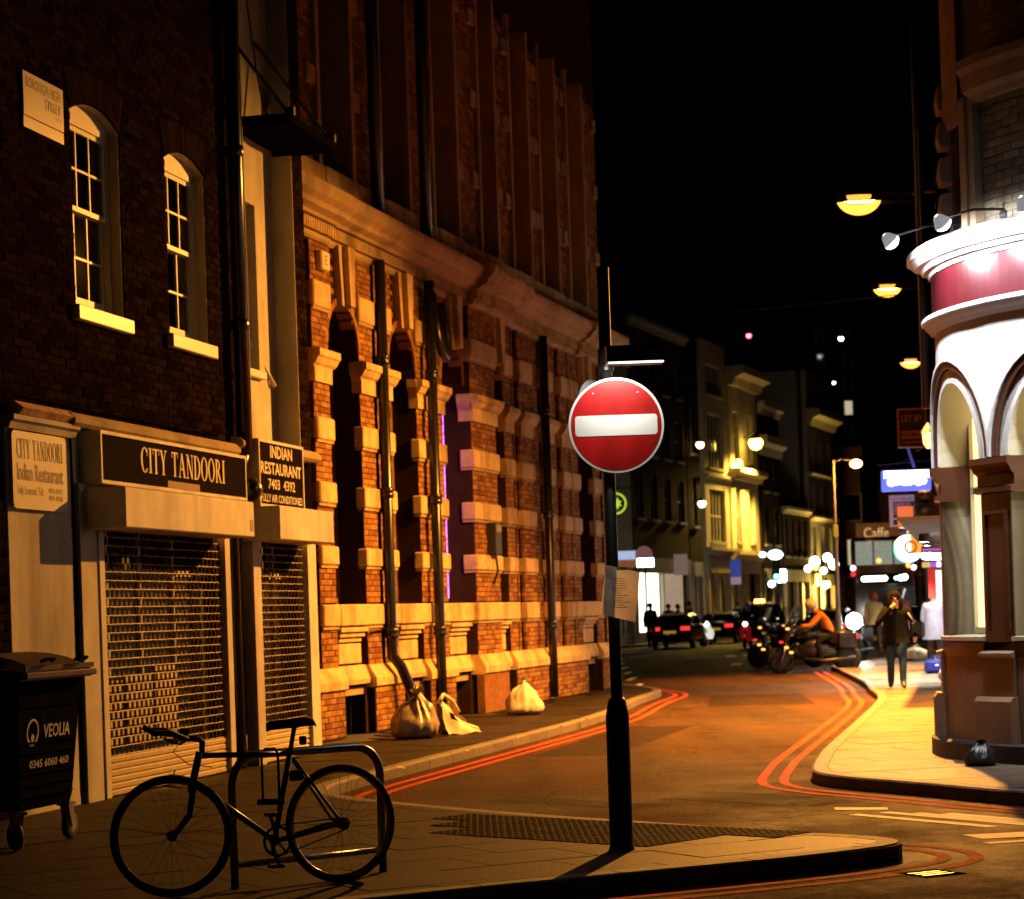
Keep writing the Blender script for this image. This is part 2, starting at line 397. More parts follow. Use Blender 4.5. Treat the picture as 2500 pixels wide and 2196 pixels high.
def pavement(name, kerb, closing, ang, x_range, y_range, sl, sw, detail_poly, kerb_rng, side):
    # bed sheet, kerb stones and paving slabs
    poly = kerb + closing
    p3 = [(x, y, -.012) for x, y in poly]
    if area(poly) < 0: p3.reverse()
    base = struct(MB().poly(p3).build(name, M['joint']))
    return base

def lay_kerbs(base, kerb, y0, y1, side, width=.15, L=.9):
    pts = [p for p in kerb if y0 <= p[1] <= y1]
    pts = resample(pts, L / 6)
    k = 0
    inner = offset(pts, side * width)
    for i in range(0, len(pts) - 1, 6):
        seg = pts[i:i + 7]; ins = inner[i:i + 7]
        if len(seg) < 2: break
        # small joint at one end
        a = Vector(seg[-2]); b = Vector(seg[-1]); b2 = b + (a - b) * min(.35, .012 / max((a - b).length, 1e-6)); seg = seg[:-1] + [(b2.x, b2.y)]
        a = Vector(ins[-2]); b = Vector(ins[-1]); b2 = b + (a - b) * min(.35, .012 / max((a - b).length, 1e-6)); ins = ins[:-1] + [(b2.x, b2.y)]
        n = len(seg); mb = MB(); ch = offset(seg, side * .02) if n > 1 else seg
        rows = [[(x, y, ROAD_Z - .02) for x, y in seg], [(x, y, -.02) for x, y in seg], [(x, y, 0) for x, y in ch], [(x, y, .0) for x, y in ins], [(x, y, -.05) for x, y in ins]]
        vs = [v for r_ in rows for v in r_]; fs = []
        for r_ in range(4):
            for j in range(n - 1): fs.append((r_ * n + j, r_ * n + j + 1, (r_ + 1) * n + j + 1, (r_ + 1) * n + j))
        fs += [tuple(r_ * n for r_ in range(5)), tuple(r_ * n + n - 1 for r_ in range(4, -1, -1))]
        mb.add(vs, fs); mb.build('kerb_stone', M['granite'], base); k += 1
    return k

def lay_slabs(base, kerb, closing, ang, ranges, sl, sw, side, skip=None, maxn=300, m='paving'):
    inner = offset(kerb, side * .155)
    poly = inner + closing
    ca, sa = math.cos(ang), math.sin(ang)
    loc = [(x * ca + y * sa, -x * sa + y * ca) for x, y in poly]
    cnt = 0; rest = MB(); cand = []
    ux0, ux1, vy0, vy1 = ranges
    row = 0; v = vy0
    while v < vy1:
        u = ux0 + (row % 2) * sl * .5
        while u < ux1:
            q = clip_rect(loc, None, u + .004, u + sl - .004, v + .004, v + sw - .004)
            if len(q) >= 3 and abs(area(q)) > .01:
                cx = sum(a for a, b in q) / len(q); cy = sum(b for a, b in q) / len(q)
                wx, wy = cx * ca - cy * sa, cx * sa + cy * ca
                if not (skip and skip(wx, wy)): cand.append((math.hypot(wx, wy), q))
            u += sl
        v += sw; row += 1
    cand.sort(key=lambda t: t[0])
    for i, (d, q) in enumerate(cand):
        if area(q) < 0: q = q[::-1]
        dz = random.uniform(-.0025, .0015)
        top = [(a * ca - b * sa, a * sa + b * ca, dz) for a, b in q]; bot = [(x, y, -.011) for x, y, z in top]; n = len(q)
        mb = MB() if i < maxn else rest
        mb.add(top + bot, [tuple(range(n))] + [(j, j + n, (j + 1) % n + n, (j + 1) % n) for j in range(n)])
        if i < maxn: mb.build('paving_slab', M[m], base)
    if rest.f:
        o = rest.build('paving_slab', M[m], base); o['kind'] = 'stuff'

closeL = [(-30, 62), (-60, 62), (-60, 2)]
pv = pavement('pavement', near, closeL, 0, 0, 0, 0, 0, 0, 0, 1)
lay_kerbs(pv, near, 8, 48, 1)
tact_poly = [(-.62, 15.95), (.06, 14.62), (.76, 14.34), (1.75, 14.80), (1.05, 15.62), (.05, 16.72), (-.55, 17.5)]
def inside(x, y, pl):
    c = False
    for i in range(len(pl)):
        (x1, y1), (x2, y2) = pl[i], pl[i - 1]
        if (y1 > y) != (y2 > y) and x < (x2 - x1) * (y - y1) / (y2 - y1) + x1: c = not c
    return c
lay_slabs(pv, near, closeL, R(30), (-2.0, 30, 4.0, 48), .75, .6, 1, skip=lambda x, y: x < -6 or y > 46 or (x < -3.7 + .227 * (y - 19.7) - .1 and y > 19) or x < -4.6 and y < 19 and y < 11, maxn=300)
# blister slabs round the sign post
bm = MB(); bm.box(-.195, .195, -.195, .195, -.011, 0)
for i in range(6):
    for j in range(6):
        bm.lathe([(.023, 0), (.016, .004), (0, .0045)], 6, (-.165 + .066 * i, -.165 + .066 * j, 0))
tact_me = bm.mesh('tactile_slab', M['tactile'])
ta = R(-44)
for i in range(-12, 13):
    for j in range(-12, 13):
        lx, ly = i * .4, j * .4; x = .5 + lx * math.cos(ta) - ly * math.sin(ta); y = 15.4 + lx * math.sin(ta) + ly * math.cos(ta)
        if inside(x, y, tact_poly): put('tactile_slab', tact_me, pv, (x, y, .005 + random.uniform(-.001, .001)), (0, 0, ta))

closeR = [(90, 230), (90, -8.5)]
pr = pavement('pavement', kerbR, closeR, 0, 0, 0, 0, 0, 0, 0, -1)
lay_kerbs(pr, kerbR, 12, 62, -1)
lay_slabs(pr, kerbR, closeR, R(13.5), (2.0, 30, 14, 60), .9, .6, -1, skip=lambda x, y: x > 4.6 + max(0, (y - 22) * .235) + .3 and y > 21.5 or x > 9 and y < 22, maxn=300, m='lit_paving')
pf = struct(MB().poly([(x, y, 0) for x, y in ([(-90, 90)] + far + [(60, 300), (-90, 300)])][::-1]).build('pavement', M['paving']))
lay_kerbs(pf, far, 90, 140, 1, L=1.8)

# painted lines on the road
def ribbon(p, wd, z, name, m, y0=-99, y1=999):
    a = offset(p, wd / 2); b = offset(p, -wd / 2); mb = MB()
    for i in range(len(a) - 1):
        if y0 <= a[i][1] <= y1: mb.poly([(*a[i], z), (*b[i], z), (*b[i + 1], z), (*a[i + 1], z)])
    return mb.build(name, m, road)
for d in (.26, .46):
    ribbon(resample(offset(near, -d), .12), .085, ROAD_Z + .004, 'red_line', M['redline'], 9, 60)
    ribbon(resample(offset(kerbR, d), .12), .085, ROAD_Z + .004, 'red_line', M['redline'], 8, 54)
def mark(pts, name='white_marking'):
    return MB().poly([(x, y, ROAD_Z + .004) for x, y in pts]).build(name, M['whiteline'], road)
def gq(x, y, z=ROAD_Z):
    d = ray(x, y); t = (z - CAM_H) / d[2]; return (d[0] * t, t)
mark([gq(2036, 1973), gq(2166, 1973), (2.86, 17.47), (2.47, 17.6)])
for a, b, wd in (((2.55, 17.18), (3.34, 15.9), .11), ((2.80, 17.28), (3.75, 15.72), .11), ((3.0, 17.12), (4.0, 15.5), .11), ((3.22, 17.0), (4.3, 15.25), .11)):
    t = (Vector(b) - Vector(a)).normalized(); n2 = Vector((-t.y, t.x)) * wd / 2
    mark([tuple(Vector(a) - n2), tuple(Vector(b) - n2), tuple(Vector(b) + n2), tuple(Vector(a) + n2)])
mark([(3.02, 15.42), (3.10, 15.12), (4.4, 15.3), (4.3, 15.6)])
mark([(3.05, 14.9), (3.09, 14.8), (4.3, 15.1), (4.3, 15.2)])
for x0, x1, y0, y1 in ((6.0, 7.9, 62.5, 64.5), (6.9, 8.7, 73, 76)):
    for k in range(3):
        u = x0 + (x1 - x0) * k / 3; mark([(u, y0), (u + .3, y0), (u + .55, y1), (u + .25, y1)])
for k in range(6): mark([(2.4 + k * .15, 47 + k * 5), (2.55 + k * .15, 47 + k * 5), (2.85 + k * .15, 49.4 + k * 5), (2.7 + k * .15, 49.4 + k * 5)])
for pts in ([(1.2, 19.2), (2.3, 18.0), (2.75, 18.5), (1.75, 19.9)], [(.2, 25.5), (1.1, 25.2), (2.4, 31), (1.5, 31.4)], [(-.3, 19.6), (.9, 18.3), (1.15, 18.6), (0, 20)], [(3.4, 12.2), (5.2, 11.2), (5.6, 11.9), (3.9, 13.0)], [(3.2, 37), (4.9, 36.5), (5.2, 41), (3.6, 41.5)]):
    MB().poly([(x + random.uniform(-.05, .05), y, ROAD_Z + .002) for x, y in pts]).build('road_patch', M['patch'], road)
# gully grates
def grate(x, y, rz):
    g_ = thing('drain_grate', 'wet iron gully grate in the road by the rounded kerb' if y < 13.5 and x > 1 else 'iron gully grate cut by the bottom edge of the photo', 'drain', (x, y, ROAD_Z), rz)
    f = MB(); f.box(-.24, .24, -.24, -.2, 0, .006); f.box(-.24, .24, .2, .24, 0, .006); f.box(-.24, -.2, -.2, .2, 0, .006); f.box(.2, .24, -.2, .2, 0, .006)
    f.build('frame', M['iron'], g_); g_.scale = (.6, .6, 1)
    for k in range(7):
        MB().box(-.2, .2, -.175 + k * .055, -.148 + k * .055, 0, .005).build('bar', M['steel'] if k % 2 else M['iron'], g_)
grate(2.42, 13.30, R(28)); grate(.55, 12.2, R(28))
# ------------------------------------------------------------------ brick laying
def lay_bricks(root, rects, y, brick_m, name='brick', L=.215, H=.065, J=.010, proud=.008, maxn=300, score=None, hole=None, dep=.05):
    """rects: (x0,x1,z0,z1) areas of brickwork with front face at local y; the nearest ones become objects, the rest one mesh."""
    cand = []
    for (x0, x1, z0, z1, *yy) in rects:
        yf = yy[0] if yy else y
        r0 = int(math.floor(z0 / (H + J))); z = r0 * (H + J)
        k = r0
        while z < z1 - .01:
            a, b = max(z, z0), min(z + H, z1)
            if b - a > .015:
                off = 0 if k % 2 else (L + J) / 2
                x = math.floor((x0 - off) / (L + J)) * (L + J) + off
                while x < x1:
                    p, q = max(x, x0), min(x + L, x1)
                    if q - p > .02:
                        if not (hole and hole((p + q) / 2, (a + b) / 2)): cand.append((p, q, a, b, yf))
                    x += L + J
            z += H + J; k += 1
    Wm = root.matrix_basis if root.parent is None else root.parent.matrix_basis @ root.matrix_basis
    if score:
        sc_ = [(score(Wm @ Vector(((c[0] + c[1]) / 2, c[4], (c[2] + c[3]) / 2)), c), i) for i, c in enumerate(cand)]
        order = [i for s_, i in sorted(sc_, key=lambda t: -t[0])]
    else: order = list(range(len(cand)))
    cache = {}; rest = MB()
    def shape(w_, h_):
        # brick with slightly uneven chamfered face
        c = .004; mb = MB()
        mb.add([(0, 0, 0), (w_, 0, 0), (w_, 0, h_), (0, 0, h_), (-.0, dep, 0), (w_, dep, 0), (w_, dep, h_), (0, dep, h_)], [], 0)
        return mb
    for n_, i in enumerate(order):
        p, q, a, b, yf = cand[i]; w_, h_ = round(q - p, 3), round(b - a, 3); dy = random.uniform(-.004, .004)
        vs = [(0, .004, 0), (w_, .004, 0), (w_, .004, h_), (0, .004, h_), (.006, 0, .006), (w_ - .006, 0, .006), (w_ - .006, 0, h_ - .006), (.006, 0, h_ - .006), (0, dep, 0), (w_, dep, 0), (w_, dep, h_), (0, dep, h_)]
        fs = [(4, 5, 6, 7), (0, 1, 5, 4), (1, 2, 6, 5), (2, 3, 7, 6), (3, 0, 4, 7), (8, 9, 1, 0), (9, 10, 2, 1), (10, 11, 3, 2), (11, 8, 0, 3)]
        if n_ < maxn:
            key = (w_, h_)
            if key not in cache: cache[key] = MB().add(vs, fs).mesh(name, brick_m)
            put(name, cache[key], root, (p, yf - proud + dy, a))
        else:
            rest.add([(p + v[0], yf - proud + dy + v[1], a + v[2]) for v in vs], fs)
    if rest.f:
        o = rest.build(name, brick_m, root); o['kind'] = 'stuff'
    return len(cand)
def vis_score(P, c):
    if P.y < 1: return -9
    u = (P.x * math.cos(ROLL) - (P.z - CAM_H) * math.sin(ROLL)) / P.y * FPX + PX; v = PY - (P.x * math.sin(ROLL) + (P.z - CAM_H) * math.cos(ROLL)) / P.y * FPX
    return -P.y if (8 < u < 2492 and 8 < v < 2188) else -P.y - 1000

# ------------------------------------------------------------------ restaurant building (left)
ANG_A = R(90 - 12.8)
A = thing('brick_building', 'dark brown brick corner building with two sash windows over a shuttered restaurant', 'building', (-3.68, 19.66, 0), ANG_A)
# backing wall with openings: solid pieces round the two windows and the rendered bay
wall = MB()
W1, W2 = (-.08, 1.0), (2.13, 3.2); ZB, ZT = 4.31, 6.02; BAY = (4.38, 6.02)
D = .45
for (x0, x1, z0, z1) in ((-6, W1[0], 3.3, 10), (W1[0], W1[1], 3.3, ZB), (W1[0], W1[1], ZT + .13, 10), (W1[1], W2[0], 3.3, 10), (W2[0], W2[1], 3.3, ZB), (W2[0], W2[1], ZT + .13, 10),
                         (W2[1], BAY[0], 3.3, 10), (BAY[1], 6.45, 0, 10), (-6, -1.62, 0, 3.3)):
    wall.box(x0, x1, 0, D, z0, z1)
for x0, x1 in (W1, W2):    # segmental heads
    n = 10; pts = [(x0 + (x1 - x0) * k / n, ZT + .13 * (1 - (2 * k / n - 1) ** 2)) for k in range(n + 1)]
    for k in range(n): wall.add([(pts[k][0], 0, pts[k][1]), (pts[k + 1][0], 0, pts[k + 1][1]), (pts[k + 1][0], 0, ZT + .131), (pts[k][0], 0, ZT + .131),
                                 (pts[k][0], D, pts[k][1]), (pts[k + 1][0], D, pts[k + 1][1])], [(0, 1, 2, 3), (0, 4, 5, 1)])
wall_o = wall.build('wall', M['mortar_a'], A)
def holeA(x, z):
    for x0, x1 in (W1, W2):
        if x0 - .01 < x < x1 + .01 and ZB < z < ZT + .13 * (1 - (2 * (x - x0) / (x1 - x0) - 1) ** 2) + .02: return True
        if x0 - .14 < x < x1 + .14 and ZT - .05 < z < ZT + .42: return True     # gauged arch
    return BAY[0] - .02 < x < BAY[1] + .02 and z > 3.3
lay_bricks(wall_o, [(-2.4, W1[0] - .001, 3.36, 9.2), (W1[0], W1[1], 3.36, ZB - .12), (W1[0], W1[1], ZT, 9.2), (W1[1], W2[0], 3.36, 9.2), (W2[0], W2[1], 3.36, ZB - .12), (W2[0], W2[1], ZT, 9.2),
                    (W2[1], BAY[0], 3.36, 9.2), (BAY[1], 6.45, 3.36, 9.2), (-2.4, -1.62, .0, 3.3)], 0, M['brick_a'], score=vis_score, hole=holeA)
# rubbed-brick arches
arch_m = mat('rubbed_brick', (.022, .0115, .005), .9, var=.3, scale=10, bump=.4, rand=.3, spec=0)
for x0, x1 in (W1, W2):
    xc = (x0 + x1) / 2
    for k in range(18):
        t0, t1 = -1 + 2 * k / 18 + .008, -1 + 2 * (k + 1) / 18 - .008
        lo = lambda t: (xc + t * (x1 - x0) / 2, ZT + .13 * (1 - t * t) + .003); hi = lambda t: (xc + t * ((x1 - x0) / 2 + .13), ZT + .34 + .06 * (1 - t * t))
        a, b, c, d = lo(t0), lo(t1), hi(t1), hi(t0)
        MB().prism([a, b, c, d], -.014, .05, 'y').build('arch_brick', arch_m, wall_o)

def sash(root, x0, x1, label=None):
    wn = MB(); yF = .10
    # frame
    fr = .055
    wn.box(x0, x0 + fr, yF, yF + .1, ZB, ZT + .02); wn.box(x1 - fr, x1, yF, yF + .1, ZB, ZT + .02); wn.box(x0 + fr, x1 - fr, yF, yF + .1, ZB, ZB + .05)
    n = 12; xc = (x0 + x1) / 2
    pts = [(x0 + (x1 - x0) * k / n, ZT + .125 * (1 - (2 * k / n - 1) ** 2)) for k in range(n + 1)]
    wn.prism([(x0 + fr, ZT - .07), (x1 - fr, ZT - .07)] + [(px, pz) for px, pz in pts[::-1]], yF, yF + .1, 'y')
    win = wn.build('window', M['sashpaint'], root)
    zm = 5.215
    for (za, zb, yy) in ((zm - .02, ZT - .07, yF + .02), (ZB + .05, zm + .02, yF + .06)):
        s_ = MB(); st = .05
        s_.box(x0 + fr, x0 + fr + st, yy, yy + .035, za, zb); s_.box(x1 - fr - st, x1 - fr, yy, yy + .035, za, zb)
        s_.box(x0 + fr + st, x1 - fr - st, yy, yy + .035, za, za + (.045 if za > 4.6 else .085)); s_.box(x0 + fr + st, x1 - fr - st, yy, yy + .035, zb - .045, zb)
        ix0, ix1 = x0 + fr + st, x1 - fr - st
        for k in (1, 2):
            xx = ix0 + (ix1 - ix0) * k / 3; s_.box(xx - .011, xx + .011, yy + .004, yy + .032, za + .045, zb - .045)
        zz = (za + zb) / 2; s_.box(ix0, ix1, yy + .005, yy + .031, zz - .011, zz + .011)
        s_.build('sash', M['sashpaint'], win)
        for k in range(3):
            for j in range(2):
                pa, pb = ix0 + (ix1 - ix0) * k / 3 + .01, ix0 + (ix1 - ix0) * (k + 1) / 3 - .01
                qa, qb = za + .04 + (zb - za - .08) * j / 2, za + .04 + (zb - za - .08) * (j + 1) / 2
                MB().box(pa, pb, yy + .016, yy + .020, qa, qb).build('pane', M['glass'], win)
    cu = MB(); N = 36
    for side in (0, 1):
        xa, xb = (x0 + .05, xc - .08) if side == 0 else (xc + .1, x1 - .05)
        v = []
        for k in range(N + 1):
            xx = xa + (xb - xa) * k / N; yy = yF + .108 + .006 * math.sin(k * 1.3)
            v += [(xx, yy, ZB), (xx, yy, ZT + .05)]
        cu.add(v, [(2 * k, 2 * k + 2, 2 * k + 3, 2 * k + 1) for k in range(N)])
    cu.build('curtain', M['curtain'], win, smooth=True)
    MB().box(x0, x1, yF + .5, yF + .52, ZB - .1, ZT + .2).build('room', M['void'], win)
    # painted reveals and stone sill
    rv = MB(); rv.box(x0 - .0, x0 + .012, .004, yF, ZB, ZT); rv.box(x1 - .012, x1, .004, yF, ZB, ZT)
    for k in range(n): rv.add([(pts[k][0], .004, pts[k][1] - .004), (pts[k + 1][0], .004, pts[k + 1][1] - .004), (pts[k + 1][0], yF, pts[k + 1][1] - .004), (pts[k][0], yF, pts[k][1] - .004)], [(0, 3, 2, 1)])
    rv.build('reveal', M['render'], win)
    MB().cbox(x0 - .09, x1 + .07, -.075, yF, ZB - .13, ZB, .008).build('sill', M['white'], win)
    return win
sash(A, *W1); sash(A, *W2)
# rendered bay
bay = MB(); bd = .23
bay.box(BAY[0], BAY[1], bd, bd + .1, 6.12, 10); bay.box(BAY[0], 4.5, bd, bd + .1, 3.3, 6.12); bay.box(5.42, BAY[1], bd, bd + .1, 3.3, 6.12); bay.box(4.5, 5.42, bd, bd + .1, 3.3, 4.28)
bay.box(BAY[1] - .012, BAY[1], -.02, bd, 3.42, 10); bay.box(BAY[0], BAY[0] + .012, -.02, bd, 3.42, 10)
bay.box(5.40, 5.42, bd + .1, bd + .34, 4.28, 6.12); bay.box(4.5, 5.42, bd + .1, bd + .34, 6.12, 6.14); bay.box(4.5, 5.42, bd + .1, bd + .34, 4.25, 4.28)
bay_o = bay.build('rendered_bay', M['render'], A)
bw = MB(); y0 = bd + .3
bw.box(4.5, 4.56, y0, y0 + .06, 4.28, 6.12); bw.box(5.33, 5.40, y0, y0 + .06, 4.28, 6.12); bw.box(4.56, 5.33, y0, y0 + .06, 4.28, 4.36); bw.box(4.56, 5.33, y0, y0 + .06, 6.05, 6.12); bw.box(4.56, 5.33, y0 - .01, y0 + .05, 5.16, 5.22)
bw.box(4.56, 5.33, y0 + .01, y0 + .04, 4.72, 4.745); bw.box(4.56, 5.33, y0 + .01, y0 + .04, 5.62, 5.645)
bwo = bw.build('window', M['white'], A); MB().box(4.56, 5.33, y0 + .02, y0 + .026, 4.36, 6.05).build('pane', M['darkglass'], bwo)
MB().cbox(4.45, 5.46, bd - .07, y0, 4.19, 4.275, .006).build('sill', M['white'], bwo)
MB().tube([(5.38, bd + .1, 4.62), (5.78, bd - .05, 4.15)], .022, 6).build('prop_stick', M['white'], A)
# hoist platform over the bay
pl = thing('loading_flap', 'black iron loading platform hung on two tie rods above the pale rendered bay', 'platform', (-3.68, 19.66, 0), ANG_A)
MB().box(4.45, 6.0, -.50, .2, 6.82, 6.85).build('deck', M['iron'], pl)
e = MB(); e.box(4.4, 6.05, -.56, -.50, 6.78, 6.87); e.box(4.4, 4.45, -.50, .2, 6.77, 6.88); e.box(6.0, 6.05, -.50, .2, 6.77, 6.88); e.build('edge_beam', M['iron'], pl)
for xx in (4.5, 5.95):
    MB().tube([(xx, -.53, 6.86), (xx - .45, .2, 7.95)], .02, 6).build('tie_rod', M['blackmat'], pl)
    MB().box(xx - .03, xx + .03, -.57, -.49, 6.87, 6.96).build('lug', M['blackmat'], pl)
MB().tube([(5.0, .16, 10), (5.05, .15, 8.6), (5.25, .1, 7.6), (5.32, .05, 7.15), (5.2, -.05, 7.05), (5.0, -.1, 7.1)], .012, 6).build('cable', M['blackmat'], pl)
# drainpipe
dp = thing('drainpipe', 'glossy black drainpipe on the brown brick building beside the pale bay', 'drainpipe', (-3.68, 19.66, 0), ANG_A)
MB().tube([(3.86, -.11, 3.25), (3.86, -.11, 10)], .075, 12).build('pipe', M['black'], dp, smooth=True)
for z in (4.6, 6.4, 8.2): MB().lathe([(.075, -.06), (.095, -.05), (.095, .05), (.075, .06)], 12, (3.86, -.11, z)).build('collar', M['black'], dp, smooth=True)
MB().tube([(3.86, -.11, 3.3), (3.82, -.06, 3.1), (3.76, .02, 2.9), (3.76, .02, 0)], .07, 12).build('lower_pipe', M['black'], dp, smooth=True)
# street name plate
npl = thing('street_name_plate', 'white street name plate reading BOROUGH HIGH STREET on dark brickwork', 'sign', (-3.68, 19.66, 0), ANG_A)
MB().cbox(-1.08, -.28, -.035, -.012, 5.76, 6.13, .004).build('plate', mat('enamel_plate', (.50, .46, .42), .35, var=.06), npl)
ink = mat('black_ink', (.015, .014, .014), .5, var=0); inkred = mat('maroon_ink', (.16, .025, .02), .5, var=.1)
text('BOROUGH HIGH', -1.03, -.345, 6.0, 6.09, -.037, ink, npl, bold=.014); text('STREET', -.66, -.345, 5.885, 5.975, -.037, ink, npl, bold=.014); text('S.E.1', -.46, -.345, 5.835, 5.862, -.037, inkred, npl)
MB().box(-1.08, -.28, -.030, -.014, 5.66, 5.755).build('lower_strip', mat('enamel_plate_warm', (.5, .42, .34), .35, var=.08), npl)

# shopfront ------------------------------------------------------------
panel = MB(); panel.box(-1.6, -.36, -.02, .3, 0, 3.2); panel.box(-.28, .08, -.06, .3, 0, 2.75); panel.build('pilaster', M['render'], A)
mo = MB(); mo.mould(-1.64, -.34, [(-.02, 3.13), (-.07, 3.13), (-.09, 3.18), (-.12, 3.2), (-.12, 3.24), (.1, 3.24), (.1, 3.13)]); mo.build('pilaster_cap', M['render'], A)
MB().mould(-1.5, -.4, [(.0, 3.25), (-.1, 3.25), (-.14, 3.30), (-.06, 3.36), (0, 3.36)]).build('flashing', mat('peeling_paint', (.45, .25, .18), .8, var=.6, scale=9), A)
for (x0, x1, z0, z1) in ((-.5, 3.64, 3.225, 3.355), (3.73, 6.38, 3.31, 3.44)):
    MB().mould(x0, x1, [(.02, z0), (-.12, z0), (-.15, z0 + .03), (-.15, z0 + .07), (-.10, z1 - .01), (.02, z1)]).build('shop_cornice', M['stone'], A)
recess = MB(); recess.box(-1.6, 6.45, .62, .66, 0, 3.3); recess.box(3.54, 4.02, .03, .6, 0, 3.3); recess.build('shop_back', M['blackmat'], A)
bk = MB(); bk.box(-.35, 3.7, .0, .6, 2.72, 3.3); bk.box(3.9, 6.02, 0, .6, 2.72, 3.3); bk.build('fascia_back', M['render'], A)
for x0, x1 in ((.08, .20), (3.27, 3.42), (4.12, 4.36), (5.97, 6.28)): MB().cbox(x0, x1, -.075, .06, 0, 2.42, .006).build('shutter_guide', M['cream'], A)
maroon = mat('dark_maroon_board', (.008, .0018, .0018), .9, var=.2, spec=.02); gold = mat('gold_lettering', (.75, .62, .32), .45, var=.1); creampt = mat('cream_lettering', (.75, .68, .5), .5, var=.08)
def fascia(nm, lab, x0, x1, z0, z1):
    f = thing(nm, lab, 'sign', (-3.68, 19.66, 0), ANG_A)
    MB().box(x0 + .03, x1 - .03, -.195, -.001, z0 + .03, z1 - .03).build('board', maroon, f)
    e = MB(); e.box(x0, x1, -.21, -.003, z1 - .03, z1); e.box(x0, x1, -.21, -.003, z0, z0 + .03); e.box(x0, x0 + .028, -.208, -.003, z0 + .03, z1 - .03); e.box(x1 - .028, x1, -.208, -.003, z0 + .03, z1 - .03)
    e.build('frame', M['cream'], f); return f
f1 = fascia('fascia_sign', 'long dark maroon fascia board with gilt lettering above the wide shutter', -.12, 3.62, 2.755, 3.215)
serif_text('CITY TANDOORI', .80, 3.0, 2.90, 3.13, -.2, gold, f1)
lp = MB().box(1.45, 2.28, -.2, -.196, 2.79, 2.855).build('label_plate', mat('copper_plate', (.22, .09, .04), .5, var=.3), f1); text('LICENSED RESTAURANT', 1.5, 2.24, 2.805, 2.84, -.202, mat('dull_gold', (.4, .25, .1), .5, var=0), f1)
f2 = fascia('fascia_sign', 'square dark maroon sign with telephone number above the narrow shutter', 4.03, 5.52, 2.72, 3.43)
text('INDIAN', 4.42, 5.15, 3.25, 3.38, -.2, creampt, f2, bold=.02); text('RESTAURANT', 4.1, 5.45, 3.07, 3.2, -.2, creampt, f2, bold=.02); text('7403  4392', 4.33, 5.22, 2.915, 3.025, -.2, creampt, f2, bold=.012); text('FULLY AIR CONDITIONED', 4.08, 5.47, 2.775, 2.86, -.2, creampt, f2, bold=.012)
nb = thing('notice_board', 'cream restaurant board with notched corners above the wheeled bin', 'sign', (-3.68, 19.66, 0), ANG_A)
x0, x1, z0, z1, c = -1.57, -.52, 2.49, 3.12, .045
pts = [(x0, z0 + c), (x0 + c * .3, z0 + c * .3), (x0 + c, z0), (x1 - c, z0), (x1 - c * .3, z0 + c * .3), (x1, z0 + c), (x1, z1 - c), (x1 - c * .3, z1 - c * .3), (x1 - c, z1), (x0 + c, z1), (x0 + c * .3, z1 - c * .3), (x0, z1 - c)]
MB().prism(pts, -.06, -.021, 'y').build('board', mat('cream_board', (.66, .60, .50), .6, var=.06), nb)
bt = mat('board_lettering', (.045, .010, .009), .6, var=.2)
serif_text('CITY TANDOORI', -1.49, -.60, 2.90, 3.06, -.062, bt, nb); text('Indian Restaurant', -1.49, -.6, 2.72, 2.86, -.062, bt, nb, bold=.02)
bt2 = mat('board_lettering_brown', (.12, .055, .025), .6, var=.1)
text('Fully Licensed  Tel:', -1.49, -1.0, 2.585, 2.675, -.062, bt2, nb); text('403-4392', -.9, -.62, 2.635, 2.68, -.062, bt2, nb); text('407-4068', -.9, -.62, 2.575, 2.62, -.062, bt2, nb)
def shutter_unit(nm, lab, x0, x1, hx0, hx1, rows):
    t_ = thing(nm, lab, 'shutter', (-3.68, 19.66, 0), ANG_A)
    MB().cbox(hx0, hx1, -.43, -.001, 2.36, 2.715, .012).build('housing', M['cream'], t_)
    p = .078; z = .36
    meshes = []
    for odd in (0, 1):
        mb = MB(); mb.tube([(x0, 0, 0), (x1, 0, 0)], .0062, 6)
        xx = x0 + .05 + odd * .055
        while xx < x1 - .04:
            mb.box(xx - .022, xx + .022, -.003, .003, .008, p - .008, 1); xx += .11
        meshes.append(mb.mesh('grille_rail', [M['bronze'], mat('dark_links', (.02, .013, .009), .9, var=.3, spec=.03)], False))
    k = 0
    while z < 2.34:
        put('grille_rail', meshes[k % 2], t_, (0, -.02, z)); z += p; k += 1
    sl = MB(); pr_ = [(-.008, 0), (-.028, .012), (-.03, .045), (-.012, .058), (0, .058), (0, 0)]; sl.mould(x0, x1, pr_); me = sl.mesh('slat', M['shutter'])
    for q in range(6): put('slat', me, t_, (0, -.005, .004 + q * .0585))
    return t_
shutter_unit('roller_shutter', 'wide roller grille with solid foot slats and pale housing under the long fascia board', .20, 3.27, -.15, 3.18, 0)
shutter_unit('roller_shutter', 'narrow roller grille with pale housing under the square maroon sign', 4.36, 5.97, 3.98, 5.85, 0)
# shop windows behind the grilles
for (x0, x1, mull) in ((.08, 3.4, (.8, 1.57, 2.42)), (4.3, 6.0, (4.75, 5.45))):
    s_ = MB()
    for mx in mull: s_.box(mx - .035, mx + .035, .16, .24, .0, 2.5)
    s_.box(x0, x1, .17, .23, 1.98, 2.04); s_.box(x0, x1, .17, .23, .0, .34)
    so = s_.build('shop_window', M['sashpaint'], A)
    edges = [x0] + list(mull) + [x1]
    for a, b in zip(edges, edges[1:]): MB().box(a + .03, b - .03, .195, .2, .34, 1.98).build('pane', glass_mat('shop_glass', (1, 1, 1), 0.0, .45), so)
pal = MB(); pal.box(.32, 1.02, .14, .15, .42, 1.02); pal.box(1.10, 1.75, .14, .15, .42, 1.06); pal.box(1.82, 2.36, .14, .15, .42, 1.12)
pal.build('menu_panel', mat('menu_card', (.55, .47, .36), .7, var=.25, scale=14), A)
